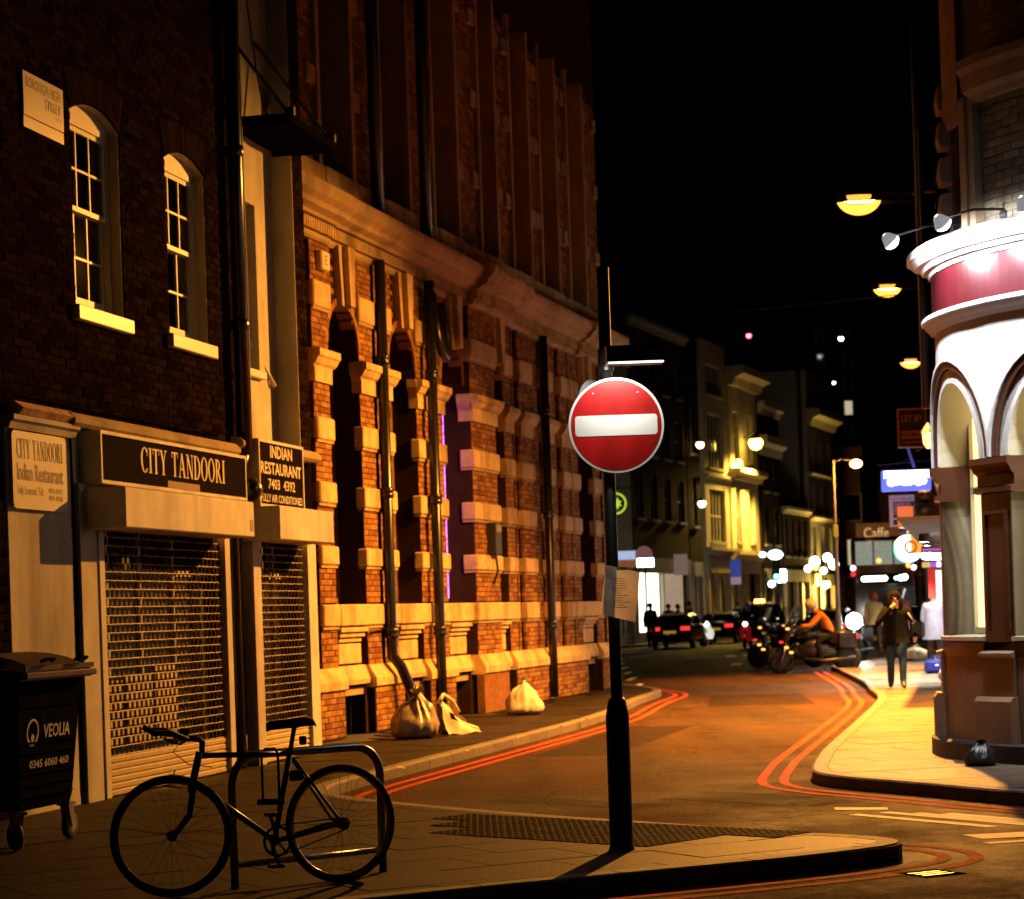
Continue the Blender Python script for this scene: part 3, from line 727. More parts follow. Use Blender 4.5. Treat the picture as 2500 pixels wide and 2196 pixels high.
MB().box(4.4, 4.62, .14, .15, .36, 2.0).build('menu_panel', mat('net_curtain', (.42, .36, .25), .8, var=.3, scale=10), A)
pd = thing('padlock', 'small steel padlock at the foot of the wide roller grille', 'padlock', (-3.68, 19.66, 0), ANG_A)
MB().cbox(1.70, 1.76, -.075, -.045, .05, .11, .006).build('case', M['steel'], pd); MB().tube([(1.715, -.06, .11), (1.715, -.06, .145), (1.73, -.06, .155), (1.745, -.06, .145), (1.745, -.06, .11)], .005, 6).build('shackle', M['steel'], pd)
stk = MB(); stk.box(3.05, 3.14, -.4335, -.4305, 2.42, 2.53); stk.build('sticker', mat('old_sticker', (.3, .26, .2), .7, var=.4, scale=20), A)
MB().tube([(-.36, -.03, 3.22), (-.33, -.03, 2.2), (-.34, -.03, 1.2), (-.33, -.03, .1)], .012, 6).build('cable', M['iron'], A)
MB().tube([(3.3, -.02, 3.42), (2.4, -.025, 3.40), (1.2, -.02, 3.41), (.2, -.025, 3.40), (-1.4, -.02, 3.42)], .009, 5).build('cable', M['iron'], A)
hook = thing('alarm_bell', 'small black bell box fixed between the two restaurant signs', 'alarm', (-3.68, 19.66, 0), ANG_A)
MB().lathe([(0, -.30), (.06, -.29), (.11, -.24), (.12, -.18), (.12, -.03)], 14, (3.82, 0, 2.88), 'y').build('cover', M['black'], hook, smooth=True)
MB().box(3.75, 3.89, -.03, .03, 2.72, 3.05).build('backplate', M['blackmat'], hook)
# ------------------------------------------------------------------ Victorian banded building (middle left)
ANG_B = R(90 - 15)
B = thing('victorian_building', 'ornate red brick Victorian office with stone bands, keystones and a heavy cornice', 'building', (-2.37, 27.85, 0), ANG_B)
YP, YC, YW = .10, .18, .46
OPEN = [(.9, 2.1), (3.4, 4.6), (5.9, 7.1), (8.5, 9.4), (14.6, 15.8)]
X0, X1 = -1.3, 17.2
piers = []; px_ = X0
for a, b in OPEN: piers.append((px_, a)); px_ = b
piers.append((px_, X1))
QW = .60
wb = MB()
for a, b in piers:
    wb.box(a, a + QW, YP, 1.0, .86, 6.45); wb.box(b - QW, b, YP, 1.0, .86, 6.45); wb.box(a + QW, b - QW, YC, 1.0, .86, 6.45)
    wb.box(a - .0, b, .02, 1.0, 0, .62)
SPR, RISE = 5.05, .56
def archz(t): return SPR + RISE * math.sqrt(max(0, 1 - t * t))
for a, b in OPEN:
    wb.box(a, b, .2, 1.0, .86, 1.42); wb.box(a, b, .12, 1.0, .62, .86)
    wb.box(a, a + .12, .12, 1.0, 0, .62); wb.box(b - .12, b, .12, 1.0, 0, .62)
    n = 14; xc = (a + b) / 2; h = (b - a) / 2
    for k in range(n):
        t0, t1 = -1 + 2 * k / n, -1 + 2 * (k + 1) / n
        p0, p1 = (xc + t0 * h, archz(t0)), (xc + t1 * h, archz(t1))
        wb.add([(p0[0], YP + .02, p0[1]), (p1[0], YP + .02, p1[1]), (p1[0], YP + .02, 6.45), (p0[0], YP + .02, 6.45), (p0[0], 1, p0[1]), (p1[0], 1, p1[1])], [(0, 1, 2, 3), (0, 4, 5, 1)])
UOPEN = OPEN[:4] + [(10.5, 11.6), (12.5, 13.6), (14.6, 15.8)]
upiers = []; px_ = X0
for a, b in UOPEN: upiers.append((px_, a)); px_ = b; wb.box(a - .05, b + .05, .16, 1.0, 11.6, 22)
upiers.append((px_, X1))
for a, b in upiers: wb.box(a + .05, b - .05, .16, 1.0, 6.45, 22)
wallB = wb.build('wall', M['mortar_shade_b'], B)
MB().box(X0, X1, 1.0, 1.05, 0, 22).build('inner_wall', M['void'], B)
MB().box(X1 - .01, X1, .16, 9, 0, 22).build('side_wall', M['brick_b'], B)
# stone blocks of the piers
BLK = [(1.42, 1.70), (2.20, 2.44), (2.98, 3.25), (3.78, 4.06), (5.45, 5.78)]
gaps = [(.9, 1.42), (1.70, 2.20), (2.44, 2.98), (3.25, 3.78), (4.06, 4.50), (4.92, 5.45), (5.78, 6.30)]
rects = []
for i, (a, b) in enumerate(piers):
    fwd = .10 if i == 3 else 0.0
    spans = [(a, a + QW), (b - QW, b)]
    if i == 3: spans = [(a, a + QW), (a + QW + .001, b - QW - .001), (b - QW, b)]
    if i == 4: spans = [(a, a + .5), (a + 1.0, a + 1.8), (a + 2.6, a + 3.3), (a + 3.9, a + 4.5), (b - QW, b)]
    for (x0, x1) in spans:
        ex = .035
        y_s = YP - .055 - fwd
        for z0, z1 in BLK:
            xx0, xx1 = x0 - (ex if x0 in (a,) else .0), x1 + (ex if x1 == b else .0)
            MB().cbox(xx0, xx1, y_s, .19, z0, z1, .018).build('stone_block', M['stone_clean'], wallB)
            MB().box(xx0 + .01, xx1 - .01, y_s + .025, .18, z0 - .035, z0 - .004).build('stone_fillet', M['stone'], wallB)
        # capital
        cp = MB(); yb = YP - fwd
        cp.prism([(x0 - .02, 4.50), (x1 + .02, 4.50), (x1 + .02, 4.66), (x1 + .06, 4.72), (x1 + .10, 4.80), (x1 + .10, 4.91), (x0 - .10, 4.91), (x0 - .10, 4.80), (x0 - .06, 4.72), (x0 - .02, 4.66)], yb - .04, .2, 'y')
        cp.mould(x0 - .09, x1 + .09, [(yb - .041, 4.70), (yb - .08, 4.73), (yb - .12, 4.80), (yb - .14, 4.81), (yb - .14, 4.90), (yb - .041, 4.92)])
        cp.build('pier_capital', M['stone_clean'], wallB)
        for z0, z1 in gaps:
            rects.append((x0 + .002, x1 - .002, z0, z1, YP - fwd))
        if fwd: MB().box(x0, x1, YP - fwd + .006, YP + .01, .88, 6.4).build('pilaster_core', M['mortar_shade_b'], wallB)
    if i in (0, 1, 2, 5): rects.append((a + QW + .002, b - QW - .002, .9, 6.3, YC))
    if i == 4:
        for p_, q_ in ((a + .5, a + 1.0), (a + 1.8, a + 2.6), (a + 3.3, a + 3.9), (a + 4.5, b - QW)): rects.append((p_ + .002, q_ - .002, .9, 6.3, YC))
    rects.append((a + .03, b - .03, 0.02, .60, .02))
    # plinth cap
    for x0, x1, yy in ([(a - .03, b + .03, 0)] if i != 3 else [(a - .03, b + .03, -.10)]):
        MB().mould(x0, x1, [(.3, .60), (yy + .0, .60), (yy - .02, .62), (yy - .02, .72), (yy + .01, .78), (yy + .05, .84), (yy + .08, .90), (.3, .90)]).build('plinth_cap', M['stone_clean'], wallB)
        if i == 3: MB().box(x0, x1, -.09, .03, 0, .6).build('plinth_block', M['brick_b'], wallB)
for a, b in upiers: rects.append((a + .055, b - .055, 7.3, 11.4, .16))
for a, b in OPEN:
    rects += [(a + .002, b - .002, .92, 1.13, .2)]
    n = 14; xc = (a + b) / 2; h = (b - a) / 2
    rects.append((a + .002, b - .002, SPR, 6.3, YP + .02))
def holeB(x, z):
    for a, b in OPEN:
        if a < x < b and SPR - .01 < z < 6.4:
            t = (x - (a + b) / 2) / ((b - a) / 2)
            if z < archz(t) + .07 or abs(x - (a + b) / 2) < .30: return True
    return False
lay_bricks(wallB, rects, 0, M['brick_b'], score=vis_score, hole=holeB)
for i, (a, b) in enumerate(OPEN):
    xc = (a + b) / 2
    # sill, brackets, panel
    MB().cbox(a - .0, b + .0, .03, .5, 1.42, 1.70, .015).build('window_sill', M['stone_clean'], wallB)
    br = MB()
    for q in range(3): br.cbox(a + .06 + q * .05, b - .06 - q * .05, .06 + q * .035, .21, 1.34 - q * .065, 1.405 - q * .065, .008)
    br.build('sill_corbel', M['stone_clean'], wallB)
    MB().cbox(a + .16, b - .16, .14, .22, .93, 1.19, .01).build('apron_panel', M['stone_clean'], wallB)
    MB().mould(a - .0, b, [(.3, .66), (.07, .66), (.06, .72), (.09, .80), (.13, .90), (.3, .92)]).build('plinth_cap', M['stone_clean'], wallB)
    MB().box(a + .12, b - .12, .14, .2, .52, .64).build('basement_lintel', M['stone'], wallB)
    MB().box(a + .12, b - .12, .55, .6, 0, .6).build('basement_window', M['darkglass'], wallB)
    for q in range(5): MB().tube([(a + .22 + q * (b - a - .44) / 4, .3, .0), (a + .22 + q * (b - a - .44) / 4, .3, .54)], .01, 5).build('basement_bar', M['blackmat'], wallB)
    # voussoirs and three-part keystone
    for k in range(12):
        if k in (5, 6): continue
        t0, t1 = math.pi - math.pi * k / 12 - .01, math.pi - math.pi * (k + 1) / 12 + .01
        h = (b - a) / 2
        p = lambda t, o: (xc + (h + o) * math.cos(t), SPR + (RISE + o) * math.sin(t))
        MB().prism([p(t0, 0), p(t1, 0), p(t1, .09), p(t0, .09)], YP - .01, YP + .2, 'y').build('voussoir', M['brick_b'], wallB)
    for dx0, dx1, dt0, dt1, yy in ((-.09, .09, -.14, .14, -.06), (-.19, -.10, -.29, -.155, .02), (.10, .19, .155, .29, .02)):
        MB().prism([(xc + dx0, 5.56), (xc + dx1, 5.56), (xc + dt1, 6.33), (xc + dt0, 6.33)], yy, YP + .2, 'y').build('keystone', M['stone_clean'], wallB)
    # window joinery
    f = MB(); y0 = YW
    f.box(a, a + .08, y0, y0 + .08, 1.70, 5.6); f.box(b - .08, b, y0, y0 + .08, 1.70, 5.6); f.box(xc - .03, xc + .03, y0 + .01, y0 + .07, 1.70, 5.6); f.box(a, b, y0, y0 + .08, 1.7, 1.8)
    for z in (2.9, 4.1, 4.9): f.box(a, b, y0 + .005, y0 + .075, z - .03, z + .03)
    wo = f.build('window', mat('brown_joinery', (.16, .08, .04), .5, var=.2) if i != 2 else M['sashpaint'], B)
    for u0, u1 in ((a + .08, xc - .03), (xc + .03, b - .08)):
        for z0, z1 in ((1.8, 2.87), (2.93, 4.07), (4.13, 4.87), (4.93, 5.6)): MB().box(u0, u1, y0 + .04, y0 + .045, z0, z1).build('pane', M['darkglass'], wo)
# cornice
def cornice(x0, x1, dy):
    c = MB()
    c.mould(x0, x1, [(.3, 6.28), (dy + .06, 6.28), (dy + .03, 6.31), (dy + .02, 6.36), (.3, 6.36)])
    c.mould(x0, x1, [(.3, 6.52), (dy - .08, 6.52), (dy - .10, 6.56), (dy - .2, 6.60), (dy - .22, 6.66), (dy - .3, 6.72), (dy - .34, 6.80), (dy - .34, 6.86), (dy - .28, 6.90), (.3, 7.02)])
    co = c.build('cornice', M['stone'], B)
    MB().box(x0, x1, dy + .05, .3, 6.36, 6.52).build('frieze', M['stone'], co)
    d = MB(); x = x0 + .02
    while x < x1 - .05: d.box(x, x + .05, dy - .03, dy + .06, 6.37, 6.51); x += .085
    d.build('dentil_course', M['stone_clean'], co)
segs = [(-1.3, .93, .0), (.935, 7.07, .03), (7.075, 9.46, -.14), (9.465, 14.5, .03), (14.505, 17.3, -.06)]
for sgm in segs: cornice(*sgm)
for i, (a, b) in enumerate(UOPEN):
    MB().cbox(a - .05, b + .05, .02, .6, 7.0, 7.29, .012).build('upper_sill', M['stone_clean'], B)
    f = MB(); y0 = .5
    f.box(a - .05, a + .04, y0, y0 + .08, 7.29, 11.6); f.box(b - .04, b + .05, y0, y0 + .08, 7.29, 11.6); f.box((a + b) / 2 - .03, (a + b) / 2 + .03, y0, y0 + .08, 7.29, 11.6)
    for z in (7.35, 9.0, 10.2): f.box(a, b, y0 + .005, y0 + .075, z - .04, z + .04)
    wo = f.build('window', mat('brown_joinery'), B)
    for u0, u1 in ((a + .04, (a + b) / 2 - .03), ((a + b) / 2 + .03, b - .04)):
        for z0, z1 in ((7.39, 8.96), (9.04, 10.16), (10.24, 11.6)): MB().box(u0, u1, y0 + .04, y0 + .045, z0, z1).build('pane', M['darkglass'], wo)
    for u in (a - .12, b + .0): MB().cbox(u, u + .12, .08, .5, 7.29, 11.6, .01).build('upper_jamb', M['stone'], wallB)
for a, b in upiers:
    MB().cbox(max(a, X0) + .07, b - .07, .03, .5, 7.0, 7.28, .012).build('blocking_stone', M['stone_clean'], wallB)
    for z0, z1 in ((8.3, 8.55), (9.6, 9.85), (10.9, 11.15)):
        MB().cbox(a + .10, a + .42, .1, .4, z0, z1, .012).build('stone_block', M['stone'], wallB); MB().cbox(b - .42, b - .10, .1, .4, z0, z1, .012).build('stone_block', M['stone'], wallB)
# drainpipes
def pipeB(lab, x, y, zt, kick):
    d = thing('drainpipe', lab, 'drainpipe', (-2.37, 27.85, 0), ANG_B)
    pts = [(x, y, zt), (x, y, 1.15)] + ([(x, y, 1.0), (x + .12, y - .08, .85), (x + .42, y - .28, .12)] if kick else [(x, y, .05)])
    MB().tube(pts, .075, 12).build('pipe', M['black'], d, smooth=True)
    for z in (1.3, 3.2, 5.0): MB().lathe([(.075, -.07), (.1, -.06), (.1, -.02), (.085, 0), (.1, .02), (.1, .06), (.075, .07)], 12, (x, y, z)).build('collar', M['black'], d, smooth=True)
    return d
pipeB('black drainpipe with kicked-out foot ending behind the tied rubbish sack', 2.76, -.02, 6.35, True)
d2 = pipeB('black drainpipe with a U-shaped swan neck between the second and third arches', 4.9, -.06, 6.35, False)
MB().tube([(5.05, -.05, 6.2), (5.05, -.12, 5.55), (5.12, -.16, 5.35), (5.3, -.16, 5.28), (5.45, -.16, 5.35), (5.5, -.12, 5.6), (5.5, -.05, 6.1)], .07, 10).build('swan_neck', M['black'], d2, smooth=True)
d3 = pipeB('black drainpipe with bright rim light nearest the no entry sign', 11.6, -.06, 6.3, False)
d4 = thing('drainpipe', 'tall black drainpipe running up from the cornice of the Victorian office', 'drainpipe', (-2.37, 27.85, 0), ANG_B)
MB().tube([(2.76, -.02, 6.95), (2.76, -.02, 14)], .085, 12).build('pipe', M['black'], d4, smooth=True)
d5 = thing('drainpipe', 'upper black drainpipe between the dark second-storey windows', 'drainpipe', (-2.37, 27.85, 0), ANG_B)
MB().tube([(4.95, -.04, 6.95), (4.95, -.04, 14)], .085, 12).build('pipe', M['black'], d5, smooth=True)
# alarm boxes and purple tube
ab = thing('alarm_box', 'pale tapered burglar alarm box with a printed badge beside the shop', 'alarm', (-2.37, 27.85, 0), ANG_B)
MB().prism([(-.40, 3.98), (-.22, 3.96), (-.18, 4.05), (-.24, 4.4), (-.37, 4.42), (-.43, 4.06)], -.02, .1, 'y').build('cover', mat('alarm_plastic', (.72, .64, .42), .45, var=.05), ab)
text('ADT', -.38, -.24, 4.10, 4.18, -.0225, mat('badge_blue', (.08, .1, .25), .5, var=0), ab)
ab2 = thing('alarm_box', 'small square white alarm box under the dentil cornice', 'alarm', (-2.37, 27.85, 0), ANG_B)
MB().cbox(.52, .82, .0, .1, 5.93, 6.17, .02).build('cover', mat('alarm_plastic'), ab2); text('E', .62, .72, 5.99, 6.11, -.002, mat('badge_red', (.2, .08, .04), .5, var=0), ab2)
ut = thing('neon_tube', 'purple neon tube glowing inside the third arched window', 'neon light', (-2.37, 27.85, 0), ANG_B)
MB().tube([(6.72, .36, 1.78), (6.72, .36, 4.9)], .028, 6).build('tube', lamp_mat('purple_glow', (.40, .04, 1.0), 7.0), ut)
MB().box(6.68, 6.76, .40, .44, 1.74, 4.95).build('mount', M['blackmat'], ut)
ub = thing('utility_box', 'small dark meter box hung on the faceted brick pier', 'box', (-2.37, 27.85, 0), ANG_B)
MB().cbox(7.75, 8.1, -.16, .02, 2.45, 2.95, .01).build('case', M['blackmat'], ub); MB().box(7.78, 8.07, -.166, -.161, 2.8, 2.92).build('label', mat('box_label', (.2, .16, .1), .6), ub)
MB().tube([(7.92, -.1, 2.45), (7.95, -.12, 2.2), (8.05, -.02, 2.0)], .02, 6).build('conduit', M['blackmat'], ub)

MB().tube([(x, YP - .03, 1.32 + .015 * math.sin(x * 3)) for x in (2.12, 2.4, 2.7, 3.0, 3.38)], .010, 5).build('cable', M['iron'], B)
MB().tube([(5.1, .07, 6.2), (5.12, .07, 4.95), (5.14, .02, 4.6), (5.12, .07, 4.4), (5.12, .07, 1.75)], .011, 5).build('cable', M['iron'], B)
random.seed(21)
for k in range(5):
    lx, ly = ((-.55, 24.9), (.0, 27.2), (.62, 29.6), (.95, 31.2), (-1.15, 22.4))[k]
    mb = MB(); pts = [(random.uniform(.03, .07) * math.cos(R(q * 60)), random.uniform(.03, .07) * math.sin(R(q * 60)), random.uniform(.0, .03)) for q in range(6)]
    mb.add([(0, 0, .015)] + pts, [(0, 1 + q, 1 + (q + 1) % 6) for q in range(6)])
    tag(mb.build('litter_scrap', mat('litter_paper', (.45, .36, .25), .8, var=.3), None, loc=(lx, ly, .004), rot=(0, 0, k)), ('scrap of litter on the pavement nearest the carrier bag', 'scrap of litter by the kerb across from the kicked-out drainpipe', 'scrap of litter before the lumpy pale sack', 'farthest scrap of litter along the red lines', 'scrap of litter nearest the shop at the kerb bend')[k], 'litter', 'scraps of litter')
# ------------------------------------------------------------------ corner pub-like building (right)
CX, CY, CR = 6.92, 21.79, 2.7
K = thing('corner_building', 'white rounded corner building with maroon fascia band and tall arched windows', 'building', (CX, CY, 0))
def cp(r, th, z): return (r * math.cos(R(th)), r * math.sin(R(th)), z)
PER = 34.3; OPN = [(175 + PER * k, 200 + PER * k) for k in range(4)]
PIERS = [(168.5, 175)] + [(200 + PER * k, 209.3 + PER * k) for k in range(4)]
wcol = mat('white_masonry_paint', (.72, .70, .66), .6, var=.08, scale=2.5, bump=.12, bscale=18, dirt=.22)
maroonK = mat('maroon_gloss', (.045, .0035, .0065), .3, var=.12, scale=3, coat=.3)
brownK = mat('brown_gloss', (.10, .035, .018), .35, var=.15); dado = mat('brown_render', (.30, .17, .09), .7, var=.15, scale=5)
creamK = mat('cream_gloss', (.70, .62, .42), .5, var=.06)
SPK, APK = 2.80, 3.56
w_ = MB(); rv = MB()
for a, b in OPN:
    n = 18; tc, th = (a + b) / 2, (b - a) / 2
    arc = [(tc - th * math.cos(math.pi * k / n), SPK + (APK - SPK) * math.sin(math.pi * k / n)) for k in range(n + 1)]
    for k in range(n):
        (t0, z0), (t1, z1) = arc[k], arc[k + 1]
        w_.add([cp(CR, t0, z0), cp(CR, t1, z1), cp(CR, t1, 4.12), cp(CR, t0, 4.12)], [(0, 1, 2, 3)])
        rv.add([cp(CR, t0, z0), cp(CR, t1, z1), cp(2.38, t1, z1), cp(2.38, t0, z0)], [(0, 1, 2, 3)])
    for t in (a, b): rv.add([cp(CR, t, 1.1), cp(CR, t, SPK), cp(2.38, t, SPK), cp(2.38, t, 1.1)], [(0, 1, 2, 3)])
for a, b in PIERS:
    w_.lathe([(CR, SPK), (CR, 4.12)], 6, a0=a, a1=b)
w_.build('wall', wcol, K, smooth=True); rv.build('reveal', creamK, K)
# archivolts
for a, b in OPN[:3]:
    tc, th = (a + b) / 2, (b - a) / 2; n = 22
    for (o0, o1, r1, mm, nm) in ((0.0, .045, .025, wcol, 'archivolt'), (.05, .13, .012, wcol, 'archivolt'), (.135, .20, .05, brownK, 'archivolt'), (.205, .235, .075, wcol, 'hood_mould')):
        mb = MB(); vs = []
        for k in range(n + 1):
            q = math.pi * k / n
            for o, rr in ((o0, CR), (o0, CR + r1), (o1, CR + r1), (o1, CR)):
                dth = math.degrees(o / CR); vs.append(cp(rr, tc - (th + dth) * math.cos(q), SPK + (APK - SPK + o) * math.sin(q)))
        fs = []
        for k in range(n):
            for j in range(3): fs.append((4 * k + j, 4 * k + j + 1, 4 * k + j + 5, 4 * k + j + 4))
        mb.add(vs, fs).build(nm, mm, K)
def band(prof, a0, a1, n, nm, m, smooth=False): return MB().lathe(prof, n, a0=a0, a1=a1, close=True).build(nm, m, K, smooth)
A0, A1 = 168.5, 318
band([(2.6, 4.10), (CR + .03, 4.10), (CR + .05, 4.13), (CR + .08, 4.16), (CR + .10, 4.19), (CR + .13, 4.20), (CR + .13, 4.235), (CR + .02, 4.25), (2.6, 4.25)], A0, A1, 60, 'fascia_mould', wcol)
band([(2.6, 4.252), (CR + .02, 4.252), (CR + .02, 4.655), (2.6, 4.655)], A0, A1, 60, 'fascia_band', maroonK)
band([(2.6, 4.657), (CR + .04, 4.657), (CR + .05, 4.69), (CR + .10, 4.70), (CR + .12, 4.735), (CR + .17, 4.745), (CR + .22, 4.79), (CR + .25, 4.80), (CR + .25, 4.87), (CR + .20, 4.90), (2.4, 4.96)], A0, A1, 60, 'cornice', wcol)
for i, (a, b) in enumerate(PIERS):
    band([(2.36, 1.1), (CR + .012, 1.1), (CR + .012, 2.46), (2.36, 2.46)], a, b, 6, 'pier', brownK)
    band([(2.36, 2.462), (CR + .012, 2.462), (CR + .06, 2.475), (CR + .06, 2.52), (CR + .012, 2.535), (CR + .012, 2.63), (CR + .05, 2.66), (CR + .07, 2.70), (CR + .10, 2.73), (CR + .10, 2.79), (2.36, 2.80)], a - 1.2, b + 1.2, 6, 'pier_capital', brownK)
    if i:
        m_, e_ = (a + b) / 2, (b - a) / 2 - 1.6
        band([(CR + .013, 1.2), (CR + .035, 1.2), (CR + .035, 2.27), (CR + .013, 2.27)], m_ - e_ - .7, m_ - e_, 2, 'panel_mould', brownK); band([(CR + .013, 1.2), (CR + .035, 1.2), (CR + .035, 2.27), (CR + .013, 2.27)], m_ + e_, m_ + e_ + .7, 2, 'panel_mould', brownK)
        band([(CR + .013, 2.275), (CR + .035, 2.275), (CR + .035, 2.31), (CR + .013, 2.31)], m_ - e_ - .7, m_ + e_ + .7, 4, 'panel_mould', brownK)
    band([(2.3, .60), (CR + .05, .60), (CR + .05, .95), (CR + .09, .97), (CR + .09, 1.0), (CR + .02, 1.02), (2.3, 1.02)], a - .4, b + .4, 6, 'pedestal', dado)
    band([(2.3, .18), (CR + .13, .18), (CR + .13, .56), (CR + .10, .60), (2.3, .60)], a - .9, b + .9, 6, 'pedestal_base', dado)
# jamb capitals (cream returns inside the arches)
for a, b in OPN[:3]:
    for t, s_ in ((a, 1), (b, -1)):
        for z0, z1, pr_ in ((2.47, 2.53, .03), (2.64, 2.72, .025), (2.72, 2.795, .05)):
            dt = math.degrees(pr_ / CR)
            mb = MB(); mb.add([cp(CR + .0, t, z0), cp(2.40, t, z0), cp(2.40, t + s_ * dt, z0), cp(CR, t + s_ * dt, z0), cp(CR, t, z1), cp(2.40, t, z1), cp(2.40, t + s_ * dt, z1), cp(CR, t + s_ * dt, z1)],
                   [(0, 1, 2, 3), (4, 7, 6, 5), (0, 4, 5, 1), (1, 5, 6, 2), (2, 6, 7, 3), (3, 7, 4, 0)]); mb.build('jamb_capital', creamK, K)
band([(2.3, 0), (CR + .16, 0), (CR + .16, .16), (CR + .13, .18), (2.3, .18)], A0, A1, 50, 'skirting', M['blackmat'])
for a, b in OPN:
    band([(2.3, .18), (CR + .015, .18), (CR + .015, .96), (2.3, .96)], a + .3, b - .3, 12, 'stall_riser', dado)
    band([(2.3, .962), (CR + .03, .962), (CR + .04, 1.04), (CR + .02, 1.10), (2.3, 1.11)], a + .3, b - .3, 12, 'stall_rail', brownK)
    band([(2.3, 1.112), (CR + .05, 1.112), (CR + .05, 1.15), (2.3, 1.165)], a - .2, b + .2, 12, 'sill', creamK)
    # window
    fr = MB(); tc = (a + b) / 2
    for t in (a + 1.1, tc, b - 1.1): fr.lathe([(2.36, 1.165), (2.43, 1.165), (2.43, 3.5), (2.36, 3.5)], 1, a0=t - .9, a1=t + .9, close=True)
    for z in (1.2, 2.55, 2.8): fr.lathe([(2.365, z - .03), (2.425, z - .03), (2.425, z + .03), (2.365, z + .03)], 12, a0=a, a1=b, close=True)
    wo = fr.build('window', creamK, K)
    lit = mat('lit_pane', (.5, .45, .3), .15, var=.15, scale=1.5, emit=(1.0, .76, .34), es=1.6)
    for t0, t1 in ((a + 2, tc - .9), (tc + .9, b - 2)):
        for z0, z1 in ((1.23, 2.52), (2.58, 2.77), (2.83, 3.5)): MB().lathe([(2.385, z0), (2.395, z0), (2.395, z1), (2.385, z1)], 4, a0=t0, a1=t1, close=True).build('pane', lit, wo)
# upper storey
RU = 2.52
stoneK = mat('brown_stone', (.32, .22, .14), .8, var=.2, scale=4, bump=.2)
drum = band([(2.2, 4.93), (RU, 4.93), (RU, 13), (2.2, 13)], 168.5, 318, 50, 'upper_wall', mat('upper_mortar', (.12, .10, .075), .95, var=.2))
brickK = mat('glazed_buff_brick', (.17, .14, .095), .6, var=.25, scale=8, rand=.35)
cnt = 0; cache = {}
H_, J_ = .068, .010; rest = MB()
for (ta, tb, za, zb) in ((198.2, 224, 4.97, 6.1), (199, 224, 6.6, 7.6)):
    k = 0; z = za
    while z < zb:
        dth = math.degrees(.225 / RU); t = ta - (k % 2) * dth / 2
        while t < tb:
            t0, t1 = max(t, ta), min(t + dth - math.degrees(J_ / RU), tb)
            if t1 - t0 > .6:
                mb = MB().lathe([(RU - .02, 0), (RU + .010, 0), (RU + .014, .004), (RU + .014, H_ - .004), (RU + .010, H_)], 1, a0=0, a1=t1 - t0, close=True)
                kk = round(t1 - t0, 2)
                if kk not in cache: cache[kk] = mb.mesh('brick', brickK)
                o = put('brick', cache[kk], drum, (0, 0, z), (0, 0, R(t0))); cnt += 1
            t += dth
        z += H_ + J_; k += 1
band([(RU - .1, 4.95), (RU + .09, 4.95), (RU + .09, 6.2), (RU - .1, 6.2)], 191.3, 197.8, 4, 'stone_strip', stoneK)
band([(RU + .091, 4.96), (RU + .115, 4.96), (RU + .115, 6.2), (RU + .091, 6.2)], 193.8, 195.2, 2, 'strip_mould', stoneK)
band([(RU - .1, 6.12), (RU + .08, 6.12), (RU + .1, 6.18), (RU + .16, 6.22), (RU + .18, 6.36), (RU + .22, 6.42), (RU + .22, 6.5), (RU - .1, 6.56)], 196.5, 318, 26, 'string_course', stoneK)
band([(RU - .05, 6.02), (RU + .05, 6.02), (RU + .05, 6.12), (RU - .05, 6.12)], 180, 191.2, 4, 'lintel', stoneK)
band([(RU + .0, 6.121), (RU + .07, 6.121), (RU + .07, 9), (RU + .0, 9)], 178, 190, 4, 'stone_pier', stoneK)
band([(RU + .001, 4.97), (RU + .02, 4.97), (RU + .02, 6.018), (RU + .001, 6.018)], 180.5, 191, 4, 'dark_window', M['darkglass'])
for a, b in ((191.5, 204), (207, 222)):
    mb = MB(); n = 12; tc, th = (a + b) / 2, (b - a) / 2
    vs = []
    for k in range(n + 1):
        q = math.pi * k / n
        for o, rr in ((0, RU + .02), (0, RU + .10), (.22, RU + .10), (.22, RU + .02)):
            vs.append(cp(rr, tc - (th + math.degrees(o / RU)) * math.cos(q), 7.1 + (.5 + o) * math.sin(q)))
    mb.add(vs, [(4 * k + j, 4 * k + j + 1, 4 * k + j + 5, 4 * k + j + 4) for k in range(n) for j in range(3)]); mb.build('arch', stoneK, K)
# quoins on the street edge
for z in (5.2, 5.55, 5.9, 6.25): MB().lathe([(RU - .05, z), (RU + .1, z), (RU + .12, z + .1), (RU + .1, z + .24), (RU - .05, z + .26)], 2, a0=171, a1=178, close=True).build('quoin', stoneK, K)
# street side wall running back along the pavement, with shopfronts
S = thing('shop_terrace', 'dark terrace of lit shopfronts running back from the rounded white corner', 'building', (4.274, 22.33, 0), R(90 - 11.5))
# local x runs back along the street, local -y points away from the street... the wall faces +y
sw = MB(); sw.box(.05, 60, -8, -.05, 3.4, 12); 
for x in (0.05, 6, 12, 18.5, 25, 32, 39, 46, 53, 59.6): sw.box(x, x + .4, -1, 0, 0, 3.4)
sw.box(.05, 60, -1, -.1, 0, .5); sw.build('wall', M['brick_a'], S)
fz = MB()
for k, x in enumerate((.45, 6.4, 12.4, 18.9, 25.4, 32.4, 39.4, 46.4, 53.4)): fz.box(x, x + 5.4, -.1, .08, 2.75, 3.35)
fz.build('shop_fascia', mat('dark_fascia', (.05, .02, .03), .4, var=.3, scale=.6), S)
shop_lit = mat('lit_shop_interior', (.7, .7, .65), .5, var=.3, scale=.8, emit=(1.0, .93, .8), es=1.2)
for k, x in enumerate((12.5, 18.95, 25.45, 32.45, 39.45, 46.45)):
    for q in range(3): MB().box(x + .1 + q * 1.8, x + 1.8 + q * 1.8, -.2, -.19, .55, 2.7).build('shop_pane', shop_lit, S)



